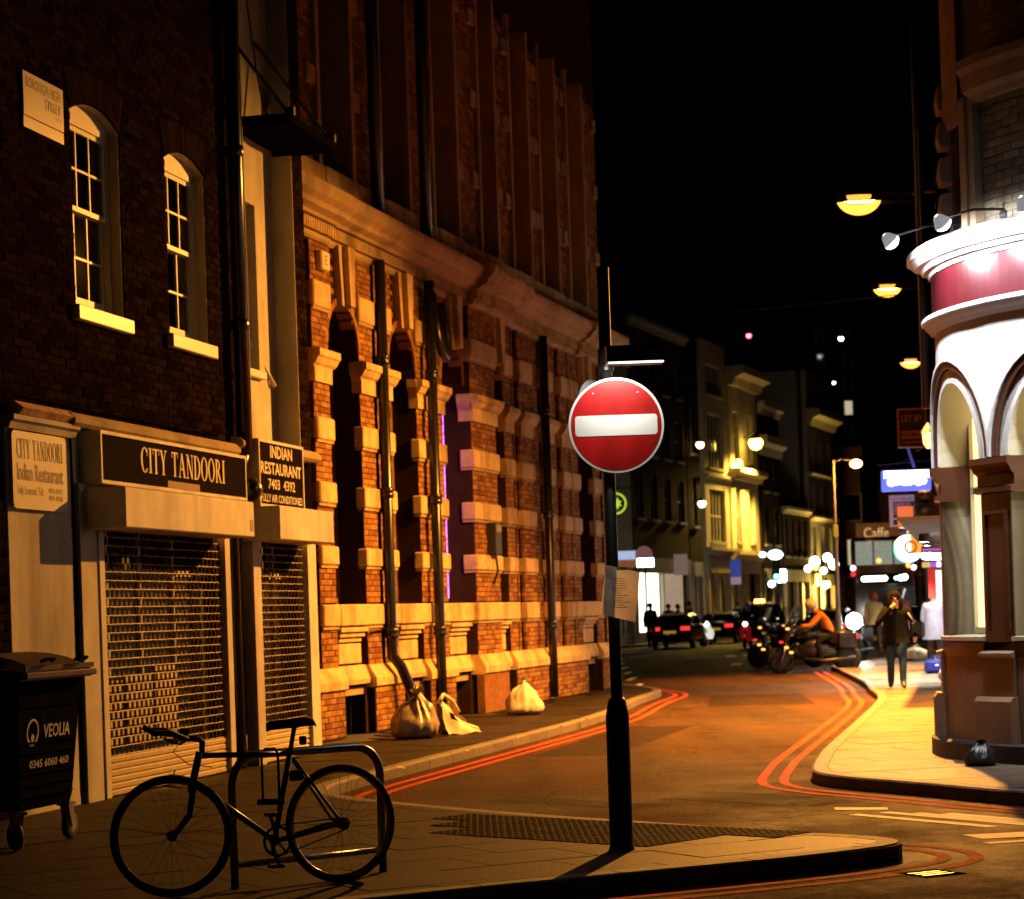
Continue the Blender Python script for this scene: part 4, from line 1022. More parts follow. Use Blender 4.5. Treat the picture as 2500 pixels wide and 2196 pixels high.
dpk = thing('drainpipe', 'thin dark pipe on the street edge of the rounded corner building', 'drainpipe', (4.274, 22.33, 0), R(90 - 11.5))
MB().tube([(1.1, .12, 3.5), (1.1, .12, 12)], .05, 8).build('pipe', M['black'], dpk, smooth=True)

# unseen spots and canopy added to whiten the pavement, standing in for shop light
for k, (x, pw) in enumerate(((20.2, 2600), (23, 2600), (26, 1000), (31.5, 1000), (36.5, 1200), (42, 1200))):
    dl = MB().lathe([(.10, 2.755), (.10, 2.60), (.105, 2.60), (.105, 2.755)], 12, (x, .55, 0)).build('added_downlight', M['blackmat'], S)
    light('added_spot', 'SPOT', S, (x, .55, 2.70), pw, (1.0, .95, .86), (R(14), 0, 0), spot_size=R(115), spot_blend=.5, shadow_soft_size=.1)
MB().box(12.4, 45, -.05, .8, 2.755, 2.80).build('added_canopy', M['blackmat'], S)
# ------------------------------------------------------------------ street lamps
def bowl_mat():
    if 'sodium_bowl' in MATS: return MATS['sodium_bowl']
    m = bpy.data.materials.new('sodium_bowl'); m.use_nodes = True; n = m.node_tree.nodes; l = m.node_tree.links; n.remove(n['Principled BSDF'])
    tr = n.new('ShaderNodeBsdfTransparent'); em = n.new('ShaderNodeEmission'); em.inputs[0].default_value = (1, .36, .04, 1); em.inputs[1].default_value = 5.5; mx = n.new('ShaderNodeMixShader'); mx.inputs[0].default_value = .35
    l.new(tr.outputs[0], mx.inputs[1]); l.new(em.outputs[0], mx.inputs[2]); l.new(mx.outputs[0], n['Material Output'].inputs[0]); MATS['sodium_bowl'] = m
    return m
def lantern(lab, P, wallP, power, glow=30.0, sc_=1.0, tilt=3, spread=180):
    t_ = thing('street_lamp', lab, 'street lamp', (P[0], P[1], P[2]), 0, 'orange wall lamps along the right side of the street')
    s = sc_
    # hood: half-ellipsoid body lying along x, bowl of light at the street end
    hood = MB(); n = 14; prof = [(-.40, .0), (-.38, .07), (-.30, .115), (-.1, .135), (.12, .125), (.30, .10), (.42, .07), (.46, .04), (.46, 0)]
    vs = []
    for x, r in prof:
        for k in range(n + 1):
            a = math.pi * k / n; vs.append((x * s, r * math.cos(a) * s, r * .8 * math.sin(a) * s + .03))
    q = n + 1
    hood.add(vs, [(i * q + k, i * q + k + 1, (i + 1) * q + k + 1, (i + 1) * q + k) for i in range(len(prof) - 1) for k in range(n)])
    hood.build('hood', M['darksteel'], t_, smooth=True)
    sk = MB(); ring = [(x * s, r * s) for x, r in prof[:-1]] + [(x * s, -r * s) for x, r in prof[-2:0:-1]]; q2 = len(ring)
    sk.add([(x, y, .03) for x, y in ring] + [(x, y, -.044 * s) for x, y in ring], [(i, (i + 1) % q2, q2 + (i + 1) % q2, q2 + i) for i in range(q2)]); sk.build('cutoff_skirt', M['iron'], t_)  # opaque rim added to cut off the lamp's upward light
    bowl = MB(); vs = []
    prof2 = [(-.13 - .25 * math.cos(math.pi * k / 16), .15 * math.sin(math.pi * k / 16)) for k in range(17)]
    for x, r in prof2:
        for k in range(n + 1):
            a = -math.pi * k / n; vs.append((x * s, r * math.cos(a) * s, r * 1.35 * math.sin(a) * s + .028))
    bowl.add(vs, [(i * q + k, (i + 1) * q + k, (i + 1) * q + k + 1, i * q + k + 1) for i in range(len(prof2) - 1) for k in range(n)])
    bowl.build('bowl', bowl_mat(), t_, smooth=True)
    MB().tube([(-.30 * s, 0, .0), (-.22 * s, 0, -.0), (-.02 * s, 0, -.0), (.05 * s, 0, .0)], [.03, .048, .048, .03], 12).build('lamp_tube', lamp_mat('sodium_core', (1.0, .62, .20), 60), t_, smooth=True)
    rel = Vector(wallP) - Vector(P)
    MB().tube([(.44 * s, 0, .05), (.6 * s, 0, .07), (rel.x, rel.y, .08)], .028, 8).build('arm', M['darksteel'], t_)
    MB().cbox(rel.x - .02, rel.x + .06, rel.y - .08, rel.y + .08, -.15, .3, .01).build('wall_plate', M['darksteel'], t_)
    light('lamp_light', 'AREA', t_, (-.08 * s, 0, -.056 * s), power / .65, SODIUM, (R(-18), R(tilt), 0), shape='DISK', size=.2, spread=R(spread))
    return t_
def wallX(y): return 4.274 + (y - 22.33) * math.tan(R(11.5))
lantern('large orange street lamp high on the right, nearest of the wall lamps', (4.95, 30, 6.87), (wallX(30), 30, 6.9), 5000, sc_=1.2)
lantern('second orange wall lamp, beyond the white floodlight on the right', (6.75, 38.7, 6.9), (wallX(38.7), 38.7, 6.93), 3400, spread=110)
lantern('third and lowest looking orange wall lamp beside the white corner', (9.2, 50.3, 6.86), (wallX(50.3), 50.3, 6.9), 2200, spread=110)
# swan-neck floodlights on the cornice of the corner building
for th, lab in ((190, 'small white floodlight on an arm between two orange lamps'), (207, 'white floodlight perched on the cornice of the rounded corner'), (224, 'white floodlight over the fascia at the right edge'), (241, 'white floodlight over the far right of the fascia')):
    f_ = thing('floodlight', lab, 'floodlight', (CX, CY, 0), 0, 'floodlights on the corner building')
    Wp, Hd = Vector(cp(2.53, th - 1.5, 5.02)), Vector(cp(3.3, th, 4.9))
    MB().tube([Wp, Wp + Vector((0, 0, .05)), (Wp + Hd) / 2 + Vector((0, 0, .08)), Hd + Vector((0, 0, .03))], .014, 6).build('arm', M['blackmat'], f_)
    MB().blob(Wp, .05, .05, .05, 8, 6).build('joint', M['blackmat'], f_)
    inw = Vector((-math.cos(R(th)), -math.sin(R(th)), -.95)).normalized()
    rot = inw.to_track_quat('-Z', 'Y').to_euler()
    hd = MB().lathe([(.02, .08), (.045, .06), (.075, .0), (.085, -.02), (.078, -.02), (.065, 0), (.035, .05)], 14)
    ho = hd.build('head', mat('floodlight_shell_glow', (.85, .85, .85), .5, var=.05, emit=(.9, .93, 1), es=.25), f_, smooth=True, loc=Hd, rot=rot)  # faint glow put into the shell so the head looks lit
    MB().lathe([(.078, -.015), (.075, -.04), (.055, -.06), (.03, -.075), (0, -.08)], 14).build('lens', lamp_mat('white_glow', (.92, .95, 1.0), 14.0), ho)
    light('flood_light', 'SPOT', f_, Hd + inw * .10, 270, (.93, .95, 1.0), rot, spot_size=R(150), spot_blend=.6, shadow_soft_size=.06)

# ------------------------------------------------------------------ no entry sign post
P0 = thing('sign_post', 'black post with a lit round red no entry sign in the middle of the photo', 'sign post', (.64, 14.16, 0))
polem = mat('post_paint', (.010, .009, .008), .55, var=.2, spec=.3)
MB().lathe([(.0, .93), (.045, .96), (.058, .93), (.066, .88), (.074, .84), (.074, .03), (.085, 0)], 20).build('lower_shaft', polem, P0, smooth=True)
MB().lathe([(.038, .9), (.038, 3.66), (.0, 3.67)], 20).build('pole', polem, P0, smooth=True)
RED = mat('no_entry_red', (.46, .010, .008), .4, var=.25, scale=6, spec=.3, dirt=.35); WHT = mat('sign_white', (.78, .77, .72), .4, var=.04)
sd = MB().lathe([(0, -.002), (.292, -.002), (.298, -.006), (.298, -.014), (0, -.014)], 64, (0, 0, 0), 'y').build('sign_disc', WHT, P0, loc=(.05, -.06, 2.66))
MB().disc((0, -.0155, 0), .283, 64).build('red_face', RED, sd)
c, hw, hh = .02, .257, .064; pts = []
for (sx, sz, a0) in ((1, 1, 0), (-1, 1, 90), (-1, -1, 180), (1, -1, 270)):
    for k in range(5): pts.append((sx * (hw - c) + c * math.cos(R(a0 + k * 22.5)), sz * (hh - c) + c * math.sin(R(a0 + k * 22.5))))
MB().prism(pts, -.0185, -.0165, 'y').build('white_bar', WHT, sd)
for x, z in ((-.14, .2), (.14, .2)): MB().lathe([(0, -.021), (.005, -.02), (.007, -.016)], 8, (x, 0, z), 'y').build('rivet', M['steel'], sd)
bk = MB()
for z in (2.5, 2.82): bk.box(-.06, .12, -.055, .042, z - .02, z + .02)
bk.build('clamp', M['darksteel'], P0)
lb = MB(); lb.prism([(-.42, 3.02), (-.40, 3.12), (-.10, 3.145), (-.05, 3.10), (-.06, 3.03)], -.01, .345, 'x'); lbo = lb.build('sign_light_box', M['black'], P0)
MB().prism([(-.415, 3.010), (-.415, 3.017), (-.36, 3.019), (-.36, 3.013)], .0, .335, 'x').build('diffuser', lamp_mat('sign_light_glow', (1, .97, .9), 3.0), P0)
MB().box(.24, .31, -.4235, -.4205, 3.045, 3.085).build('sticker', mat('yellow_sticker', (.5, .42, .1), .6), P0)
lb2 = MB(); lb2.tube([(0, 0, 3.06), (.03, -.08, 3.08)], .022, 8); lb2.lathe([(.038, 3.0), (.05, 3.01), (.05, 3.14), (.038, 3.15)], 14); lb2.build('bracket', M['black'], P0)
light('sign_lamp', 'AREA', P0, (.06, -.31, 2.995), 4.6, (1.0, .95, .85), (R(38), 0, 0), shape='RECTANGLE', size=.3, size_y=.04)
back = MB().lathe([(0, .01), (.215, .01), (.22, .0), (.215, -.01), (0, -.01)], 40, (0, 0, 0), 'y')
back.build('rear_sign', mat('grey_sign_back', (.42, .42, .38), .5, metal=.3, var=.1), P0, loc=(-.085, .17, 2.755), rot=(0, 0, R(62)))
nt_ = thing('paper_notice', 'crumpled white paper notice taped round the black post below the sign', 'notice', (.685, 14.16, 0))
mb = MB(); nx, nz = 10, 12; vs = []
for j in range(nz + 1):
    for i in range(nx + 1):
        u, v = i / nx - .5, j / nz
        x = -.005 + u * .215 - .03 * (v - .5) * -1.4; z = 1.455 + v * .31 - u * .055
        y = -.055 - .11 * (1 - v) + .05 * abs(u) ** 2 * 4 * (.5 + .5 * (1 - v)) - .006 * math.sin(9 * v + 4 * u) - .003 * math.sin(23 * v)
        vs.append((x, y, z))
mb.add(vs, [(j * (nx + 1) + i, j * (nx + 1) + i + 1, (j + 1) * (nx + 1) + i + 1, (j + 1) * (nx + 1) + i) for j in range(nz) for i in range(nx)])
pm = mat('paper', (.80, .76, .66), .8, var=.12, scale=8)
_n = pm.node_tree.nodes; _tr = _n.new('ShaderNodeBsdfTranslucent'); _tr.inputs[0].default_value = (.8, .74, .62, 1); _mx = _n.new('ShaderNodeMixShader'); _mx.inputs[0].default_value = .5
pm.node_tree.links.new(_n['Principled BSDF'].outputs[0], _mx.inputs[1]); pm.node_tree.links.new(_tr.outputs[0], _mx.inputs[2]); pm.node_tree.links.new(_mx.outputs[0], _n['Material Output'].inputs[0])
mb.build('sheet', pm, nt_, smooth=True)
tl = MB(); random.seed(3)
for q in range(13):
    z = 1.70 - q * .015; L = random.uniform(.06, .12)
    tl.box(-.065 + (z - 1.6) * .1, -.065 + L + (z - 1.6) * .1, -.066 - .11 * (1.765 - z) / .31, -.065 - .11 * (1.765 - z) / .31, z, z + .004)
tl.build('printed_lines', mat('grey_print', (.42, .39, .32), .8, var=0), nt_)
MB().box(-.02, .045, -.062, -.058, 1.755, 1.775).build('tape', mat('parcel_tape', (.3, .22, .1), .4), nt_)

# ------------------------------------------------------------------ bicycle
rc, fc = Vector((-1.02, 12.92, 0)), Vector((-1.91, 12.44, 0))
ba = math.atan2(fc.y - rc.y, fc.x - rc.x); WB = (fc - rc).length
bike = thing('bicycle', 'dark blue fixed wheel bicycle with pursuit handlebars locked to a steel stand', 'bicycle', rc, ba)
frm = mat('blue_frame_paint', (.012, .045, .075), .3, var=.1, coat=.4); alu = mat('polished_alloy', (.6, .6, .58), .25, metal=1.0, var=.08)
def wheel(nm, loc, rz, rimm):
    R0 = .338
    mb = MB().lathe([(R0 - .022, -.012), (R0 - .006, -.017), (R0 + .0, -.008), (R0 + .001, 0), (R0, .008), (R0 - .006, .017), (R0 - .022, .012)], 56, axis='y', close=True)
    w_ = mb.build(nm, M['rubber'], bike, smooth=True, loc=loc, rot=(0, 0, rz))
    MB().lathe([(R0 - .047, -.004), (R0 - .040, -.009), (R0 - .0225, -.011), (R0 - .0225, .011), (R0 - .040, .009), (R0 - .047, .004)], 56, axis='y', close=True).build('rim', rimm, w_, smooth=True)
    sp = MB()
    for k in range(28):
        a = 2 * math.pi * k / 28; sd_ = .03 if k % 2 else -.03; b = a + (.5 if k % 4 < 2 else -.5)
        sp.tube([(.018 * math.cos(b), sd_, .018 * math.sin(b)), ((R0 - .04) * math.cos(a), 0, (R0 - .04) * math.sin(a))], .0011, 4, cap=False)
    sp.build('spokes', M['darksteel'], w_)
    MB().lathe([(.008, -.055), (.012, -.04), (.028, -.033), (.028, -.028), (.017, -.02), (.017, .02), (.028, .028), (.028, .033), (.012, .04), (.008, .055)], 14, axis='y').build('hub', M['blackmat'], w_, smooth=True)
    return w_
rw = wheel('wheel', (0, 0, .338), 0, alu)
BBp, SC, HT, HB = (.41, 0, .27), (.30, 0, .755), (.845, 0, .775), (.885, 0, .625)
fr = MB(); fr.tube([BBp, SC], .017, 10); fr.tube([SC, HT], .0165, 10); fr.tube([HB, BBp], .0185, 10); fr.tube([(HT[0] - .006, 0, HT[2] + .02), (HB[0] + .006, 0, HB[2] - .02)], .021, 10)
for s in (-1, 1):
    fr.tube([(BBp[0] - .03, s * .022, BBp[2]), (.06, s * .06, .335), (0, s * .062, .338)], .010, 8); fr.tube([(SC[0] - .01, s * .015, SC[2] - .02), (.02, s * .062, .345)], .0085, 8); fr.box(-.02, .025, s * .062 - .003, s * .062 + .003, .32, .36)
fr.lathe([(.02, -.04), (.024, -.035), (.024, .035), (.02, .04)], 12, BBp, 'y')
fr.build('frame', frm, bike, smooth=True)
sp_ = MB(); sp_.tube([SC, (.268, 0, .90)], .0135, 10); sp_.lathe([(.02, -.015), (.02, .015)], 10, (SC[0], 0, SC[2] + .01)); sp_.build('seat_post', M['blackmat'], bike)
sad = MB(); pr_ = [(-.10, .075, .945), (-.08, .085, .958), (-.03, .07, .955), (.03, .04, .948), (.10, .022, .945), (.16, .016, .94), (.175, .008, .932)]
vs = []
for x, hw_, z in pr_:
    for k in range(9):
        a = math.pi * k / 8; vs.append((.262 + x, hw_ * math.cos(a), z - .028 + .032 * math.sin(a) - .02 * abs(math.cos(a)) ** 3))
sad.add(vs, [(i * 9 + k, i * 9 + k + 1, (i + 1) * 9 + k + 1, (i + 1) * 9 + k) for i in range(len(pr_) - 1) for k in range(8)])
sad.tube([(.2, .02, .925), (.26, .022, .9), (.38, .015, .925)], .004, 6); sad.tube([(.2, -.02, .925), (.26, -.022, .9), (.38, -.015, .925)], .004, 6)
sad.build('saddle', M['rubber'], bike, smooth=True)
lt = MB().cbox(.20, .235, -.02, .02, .80, .85, .006).build('rear_reflector', mat('reflector', (.3, .02, .02), .2), bike)
# steered front end
st = bpy.data.objects.new('front_fork', None)
STEER = -R(15)
fk = MB()
ax = Vector((HB[0] + .006, 0, HB[2] - .02))
for s in (-1, 1): fk.tube([(0, s * .03, -.005), (0, s * .052, -.06), (.02, s * .052, -.16), (WB - ax.x - .03, s * .052, .36 - ax.z), (WB - ax.x, s * .05, .338 - ax.z)], [.014, .014, .012, .010, .010], 8)
fk.box(-.02, .02, -.045, .045, -.03, .005)
fko = fk.build('fork', M['blackmat'], bike, smooth=True, loc=ax, rot=(0, 0, STEER))
fwv = Matrix.Rotation(STEER, 3, 'Z') @ Vector((WB - ax.x, 0, .338 - ax.z)) + ax
wheel('wheel', fwv, STEER, mat('black_rim', (.10, .10, .10), .2, metal=.9, var=.1))
hb = MB(); hx, hz = HT[0] - .02 - ax.x, HT[2] + .055 - ax.z
hb.tube([(hx + .005, 0, hz - .04), (hx, 0, hz + .02), (hx + .02, 0, hz + .035), (hx + .095, 0, hz + .05)], [.016, .018, .017, .017], 10)
hb.tube([(hx + .19, .20, hz + .085), (hx + .12, .205, hz + .055), (hx + .10, .19, hz + .052), (hx + .095, 0, hz + .05), (hx + .10, -.19, hz + .052), (hx + .12, -.205, hz + .055), (hx + .19, -.20, hz + .085)], .0125, 8)
hb.build('handlebar', M['blackmat'], bike, smooth=True, loc=ax, rot=(0, 0, STEER))
for s in (-1, 1): MB().tube([(hx + .12, s * .205, hz + .056), (hx + .19, s * .2, hz + .085), (hx + .28, s * .2, hz + .09), (hx + .31, s * .2, hz + .11)], .0165, 8).build('grip', M['rubber'], bike, smooth=True, loc=ax, rot=(0, 0, STEER))
for s in (-1, 1): MB().tube([(hx + .10, s * .12, hz + .04), (hx + .13, s * .13, hz + .02), (hx + .20, s * .18, hz + .04)], .006, 6).build('brake_lever', M['blackmat'], bike, loc=ax, rot=(0, 0, STEER))
bl = MB(); bl.tube([(hx + .1, -.12, hz + .03), (hx + .16, -.05, hz - .03), (hx + .08, 0, hz - .10), (hx - .05, .02, hz - .12)], .003, 5); bl.build('brake_cable', M['blackmat'], bike, loc=ax, rot=(0, 0, STEER))
MB().cbox(hx + .07, hx + .12, -.05, -.01, hz + .06, hz + .10, .006).build('bar_lamp', M['blackmat'], bike, loc=ax, rot=(0, 0, STEER))
# cranks
ck = MB(); ck.lathe([(.072, -.002), (.088, -.002), (.088, .002), (.072, .002)], 40, (BBp[0], .045, BBp[2]), 'y', close=True)
for k in range(5):
    a = 2 * math.pi * k / 5 + .3; ck.tube([(BBp[0], .045, BBp[2]), (BBp[0] + .078 * math.cos(a), .045, BBp[2] + .078 * math.sin(a))], .006, 5)
ck.build('chainring', M['blackmat'], bike)
ca = R(-72)
cr = MB()
for s, a in ((-1, ca), (1, ca + math.pi)):
    cr.tube([(BBp[0], s * .06, BBp[2]), (BBp[0] - .165 * math.cos(a), s * .066, BBp[2] + .165 * math.sin(a))], [.013, .010], 8)
cr.build('crank', M['darksteel'], bike)
for s, a in ((-1, ca), (1, ca + math.pi)):
    pe = MB().cbox(BBp[0] - .165 * math.cos(a) - .04, BBp[0] - .165 * math.cos(a) + .04, s * .115 - .04, s * .115 + .04, BBp[2] + .165 * math.sin(a) - .01, BBp[2] + .165 * math.sin(a) + .012, .004)
    pe.box(BBp[0] - .165 * math.cos(a) - .042, BBp[0] - .165 * math.cos(a) - .038, s * .115 - .03, s * .115 + .03, BBp[2] + .165 * math.sin(a) - .006, BBp[2] + .165 * math.sin(a) + .008); pe.build('pedal', M['darksteel'], bike)
chn = MB(); chn.tube([(BBp[0], .045, BBp[2] + .088), (0, .045, .338 + .035)], .004, 5); chn.tube([(BBp[0], .045, BBp[2] - .088), (0, .045, .338 - .035)], .004, 5); chn.lathe([(.02, .043), (.036, .043), (.036, .047), (.02, .047)], 20, (0, 0, .338), 'y', close=True); chn.build('chain', M['darksteel'], bike)
bq = MB(); bq.box(.235, .30, -.02, .02, .60, .66); bq.build('rear_brake', M['blackmat'], bike)
# U-lock
ul = thing('u_lock', 'black U-lock hanging from the top tube of the blue bicycle', 'lock', rc, ba)
MB().tube([(.46, -.03, .50), (.46, -.03, .76), (.45, 0, .79), (.40, .02, .79), (.385, .03, .76), (.385, .03, .50)], .008, 8).build('shackle', M['rubber'], ul); MB().tube([(.49, -.04, .49), (.355, .04, .49)], .018, 10).build('crossbar', M['rubber'], ul)
# cycle stand
a_, b_ = Vector((-1.62, 12.80, 0)), Vector((-.815, 13.40, 0)); sa_ = math.atan2(b_.y - a_.y, b_.x - a_.x); SL = (b_ - a_).length
cs = thing('cycle_stand', 'brushed steel hoop cycle stand behind the blue bicycle', 'cycle stand', a_, sa_)
pts = [(0, 0, -.02), (0, 0, .58)] + [(.17 - .17 * math.cos(R(k * 15)), 0, .58 + .17 * math.sin(R(k * 15))) for k in range(1, 7)] + [(SL - .17 + .17 * math.sin(R(k * 15)), 0, .58 + .17 * math.cos(R(k * 15))) for k in range(0, 6)] + [(SL, 0, .58), (SL, 0, -.02)]
MB().tube(pts, .025, 14).build('hoop', M['steel'], cs, smooth=True)
MB().tube([(.0, 0, .13), (SL, 0, .13)], .019, 12).build('low_rail', M['steel'], cs, smooth=True)

# ------------------------------------------------------------------ wheeled bin
bn = thing('wheeled_bin', 'large dark wheeled refuse bin with white company lettering by the pale pilaster', 'bin', (-3.34, 15.18, 0), R(90 - 12.8))
plast = mat('grey_bin_plastic', (.010, .009, .009), .7, spec=0, var=.2, scale=4, bump=.08, bscale=30); redl = mat('red_lid_plastic', (.022, .004, .0035), .5, spec=.2, var=.15)
L_ = 1.08
def fru(z, i): return [(i, i * .6, z), (L_ - i, i * .6, z), (L_ - i, 1.0 - i * .6, z), (i, 1.0 - i * .6, z)]
body = MB(); vs = fru(.27, .13) + fru(.33, .11) + fru(1.12, .02) + fru(1.16, .0); body.add(vs, [(3, 2, 1, 0)] + [(4 * k + j, 4 * k + (j + 1) % 4, 4 * k + 4 + (j + 1) % 4, 4 * k + 4 + j) for k in range(3) for j in range(4)])
bo = body.build('body', plast, bn)
rb = MB()
for z, i in ((.36, .10), (.44, .093), (.52, .085), (.66, .07), (.73, .062), (.98, .035)):
    rb.box(i + .03, L_ - i - .03, i * .6 - .012, i * .6 + .004, z - .006, z + .006)
rb.build('rib', plast, bo)
rm = MB(); rm.cbox(-.05, L_ + .05, -.055, 1.05, 1.16, 1.205, .01); rm.cbox(-.03, L_ + .06, -.085, -.05, 1.17, 1.215, .008); rm.build('rim', mat('brown_rim_plastic', (.10, .028, .016), .32, var=.15), bn)
ld = MB(); n = 8; vs = []
for k in range(n + 1):
    y = -.06 + 1.1 * k / n; z = 1.25 + .10 * math.sin(math.pi * (k / n) ** .8)
    for x in (-.03, .1, L_ / 2, L_ - .1, L_ + .03): vs.append((x, y, z - (.05 if x in (-.03, L_ + .03) else 0)))
ld.add(vs, [(k * 5 + j, k * 5 + j + 1, k * 5 + j + 6, k * 5 + j + 5) for k in range(n) for j in range(4)]); ld.box(-.03, L_ + .03, -.075, -.06, 1.225, 1.26); ld.box(-.02, L_ + .02, -.05, 1.03, 1.208, 1.224)
ld.build('lid', redl, bn, smooth=False)
for x in (.26, L_ - .26): MB().tube([(x - .09, -.09, 1.285), (x - .07, -.12, 1.30), (x + .07, -.12, 1.30), (x + .09, -.09, 1.285)], .012, 6).build('lid_handle', plast, bn)
vt = mat('bin_print', (.62, .6, .56), .6, var=.15)
yb = lambda z: (.13 - (z - .27) * .13 / .88) * .6 - .003
lg = MB(); zc = .80; xo = .27
for k in range(28):
    a, b = R(k * 360 / 28), R((k + 1) * 360 / 28); 
    lg.add([(xo + r_ * math.cos(q), yb(zc + 1.0 * r_ * math.sin(q)) - .001, zc + 1.0 * r_ * math.sin(q)) for q, r_ in ((a, .095), (b, .095), (b, .072 if R(200) < a < R(340) else .080), (a, .072 if R(200) < a < R(340) else .080))], [(0, 1, 2, 3)])
lg.add([(xo + r_ * math.cos(R(q)), yb(zc - .035 + r_ * math.sin(R(q))) - .0015, zc - .035 + r_ * math.sin(R(q))) for q, r_ in [(k * 30, .026) for k in range(12)]], [tuple(range(12))])
lg.add([(xo - .02, yb(zc - .08) - .0015, zc - .085), (xo + .02, yb(zc - .08) - .0015, zc - .085), (xo + .012, yb(zc - .04) - .0015, zc - .04), (xo - .012, yb(zc - .04) - .0015, zc - .04)], [(0, 1, 2, 3)])
lg.build('logo', vt, bn)
def btext(s_, x0, x1, z0, z1, b=.01):
    o = text(s_, x0, x1, z0, z1, 0, vt, bn, bold=b)
    for v in o.data.vertices: v.co.y = yb(v.co.z) - .012
btext('VEOLIA', .42, .86, .755, .85, .015); btext('0345 6060 460', .22, .86, .555, .61, .008)
for x, y, sw_ in ((.14, .10, .35), (.94, .10, -.25), (.14, .9, .2), (.94, .9, .6)):
    cs_ = MB(); cs_.box(-.05, .05, -.05, .05, .245, .27); cs_.add([(-.03, -.035, .25), (.05, -.035, .25), (.065, -.035, .09), (.02, -.035, .09), (-.03, .035, .25), (.05, .035, .25), (.065, .035, .09), (.02, .035, .09)], [(0, 1, 2, 3), (7, 6, 5, 4), (1, 5, 6, 2), (0, 3, 7, 4)])
    co = cs_.build('caster', M['steel'], bn, loc=(x, y, 0), rot=(0, 0, R(90) * sw_ + R(20)))
    MB().lathe([(.02, -.022), (.075, -.022), (.095, -.018), (.10, -.008), (.10, .008), (.095, .018), (.075, .022), (.02, .022)], 24, (.045, 0, .10), 'y').build('tyre', M['rubber'], co, smooth=True)
    MB().lathe([(0, -.026), (.05, -.024), (.055, -.0225)], 16, (.045, 0, .10), 'y').build('rim', M['steel'], co)

# ------------------------------------------------------------------ rubbish
from mathutils import noise as mnoise
def sack(nm, lab, loc, rx, ry, rz, m, seed, knot=True, rz_=0):
    rnd = random.Random(seed); t_ = thing(nm, lab, 'rubbish bag', loc, rz_)
    mb = MB(); nu = 72; vs = []; off = Vector((rnd.uniform(0, 50), rnd.uniform(0, 50), 0)); kp = rnd.choice((11, 13))
    prof = [(0, .0), (.0, .55), (.015, .80), (.08, .96), (.18, 1.04), (.3, 1.03), (.42, .97), (.54, .88), (.65, .75), (.75, .58), (.83, .41), (.89, .26), (.935, .14), (.96, .085)]
    if knot: prof += [(.98, .075), (1.01, .12), (1.06, .20), (1.11, .27)]
    else: prof += [(.975, .03)]
    for h_, r0 in prof:
        for i in range(nu):
            a = 2 * math.pi * i / nu; p = Vector((math.cos(a), math.sin(a), h_ * 2.2))
            lump = mnoise.noise(p * 1.1 + off) * .34 * (1 - .6 * h_)
            pl_ = (abs(math.sin(kp * a / 2 + 2.5 * mnoise.noise(p * 1.2 + off))) - .5) * (.05 + .42 * max(0, h_ - .25) ** 1.3)
            cr = (abs(mnoise.noise(Vector((p.x * 3.5, p.y * 3.5, p.z * 5)) + off)) - .2) * .16
            q = 1 + lump + pl_ + cr
            z = rz * h_ * (1 + .16 * mnoise.noise(p * 1.3 + off * 2) * (1 if h_ < 1 else .5)) - (.05 * rz * math.cos(a + seed) if h_ > .5 else 0)
            vs.append((rx * r0 * q * math.cos(a) + .18 * rx * max(0, h_ - .5), ry * r0 * q * math.sin(a), max(0.0, z)))
    nr = len(prof)
    mb.add(vs, [(j * nu + i, j * nu + (i + 1) % nu, (j + 1) * nu + (i + 1) % nu, (j + 1) * nu + i) for j in range(nr - 1) for i in range(nu)])
    mb.build('sack', m, t_, smooth=True)
    if knot: MB().lathe([(.10, .955), (.115, .965), (.115, .985), (.10, .995)], 14, (.09 * rx, 0, 0)).build('tie', M['blackmat'], t_).scale = (rx * .95, rx * .95, rz * .97)
    return t_
clear = mat('grey_polythene', (.26, .20, .13), .3, var=.5, scale=5, bump=.3, bscale=20); wht = mat('white_polythene', (.70, .64, .48), .35, var=.2, scale=8, bump=.3, bscale=22)
sack('rubbish_sack', 'full grey-brown rubbish sack on the pavement at the foot of the drainpipe', (-1.25, 28.1, 0), .29, .29, .56, clear, 2, True)
sack('rubbish_sack', 'lumpy pale yellow rubbish sack further along the Victorian plinth', (.12, 33.7, 0), .27, .25, .50, wht, 5, True)
cb = thing('carrier_bag', 'slumped white carrier bag with raised handle beside the grey-brown sack', 'bag', (-.78, 28.75, 0), R(65))
mb = MB(); nx, nz = 12, 8; vs = []
for s in (0, 1):
    for j in range(nz + 1):
        for i in range(nx + 1):
            u, v = i / nx, j / nz
            x = -.42 + u * .95; hgt = .44 * (1 - u) ** 1.1 + .05
            vs.append((x, (.14 if s else -.14) * (1 - v) + .03 * math.sin(7 * u + 5 * v + s) + .02 * math.sin(17 * u), .012 + v * hgt + .015 * math.sin(11 * u + 3 * v)))
q = (nx + 1) * (nz + 1)
fs = []
for s in (0, 1):
    for j in range(nz):
        for i in range(nx):
            if not (2 <= i <= 4 and 4 <= j <= 5): fs.append(tuple(s * q + k for k in (j * (nx + 1) + i, j * (nx + 1) + i + 1, (j + 1) * (nx + 1) + i + 1, (j + 1) * (nx + 1) + i)))
mb.add(vs, fs); mb.build('bag', mat('white_carrier', (.62, .50, .33), .45, var=.12, bump=.3, bscale=20), cb, smooth=True)
MB().tube([(-.42, 0, .42), (-.25, .02, .52), (-.05, .0, .43), (.08, -.02, .28)], [.03, .025, .028, .03], 7).build('handle', mat('white_carrier'), cb, smooth=True)
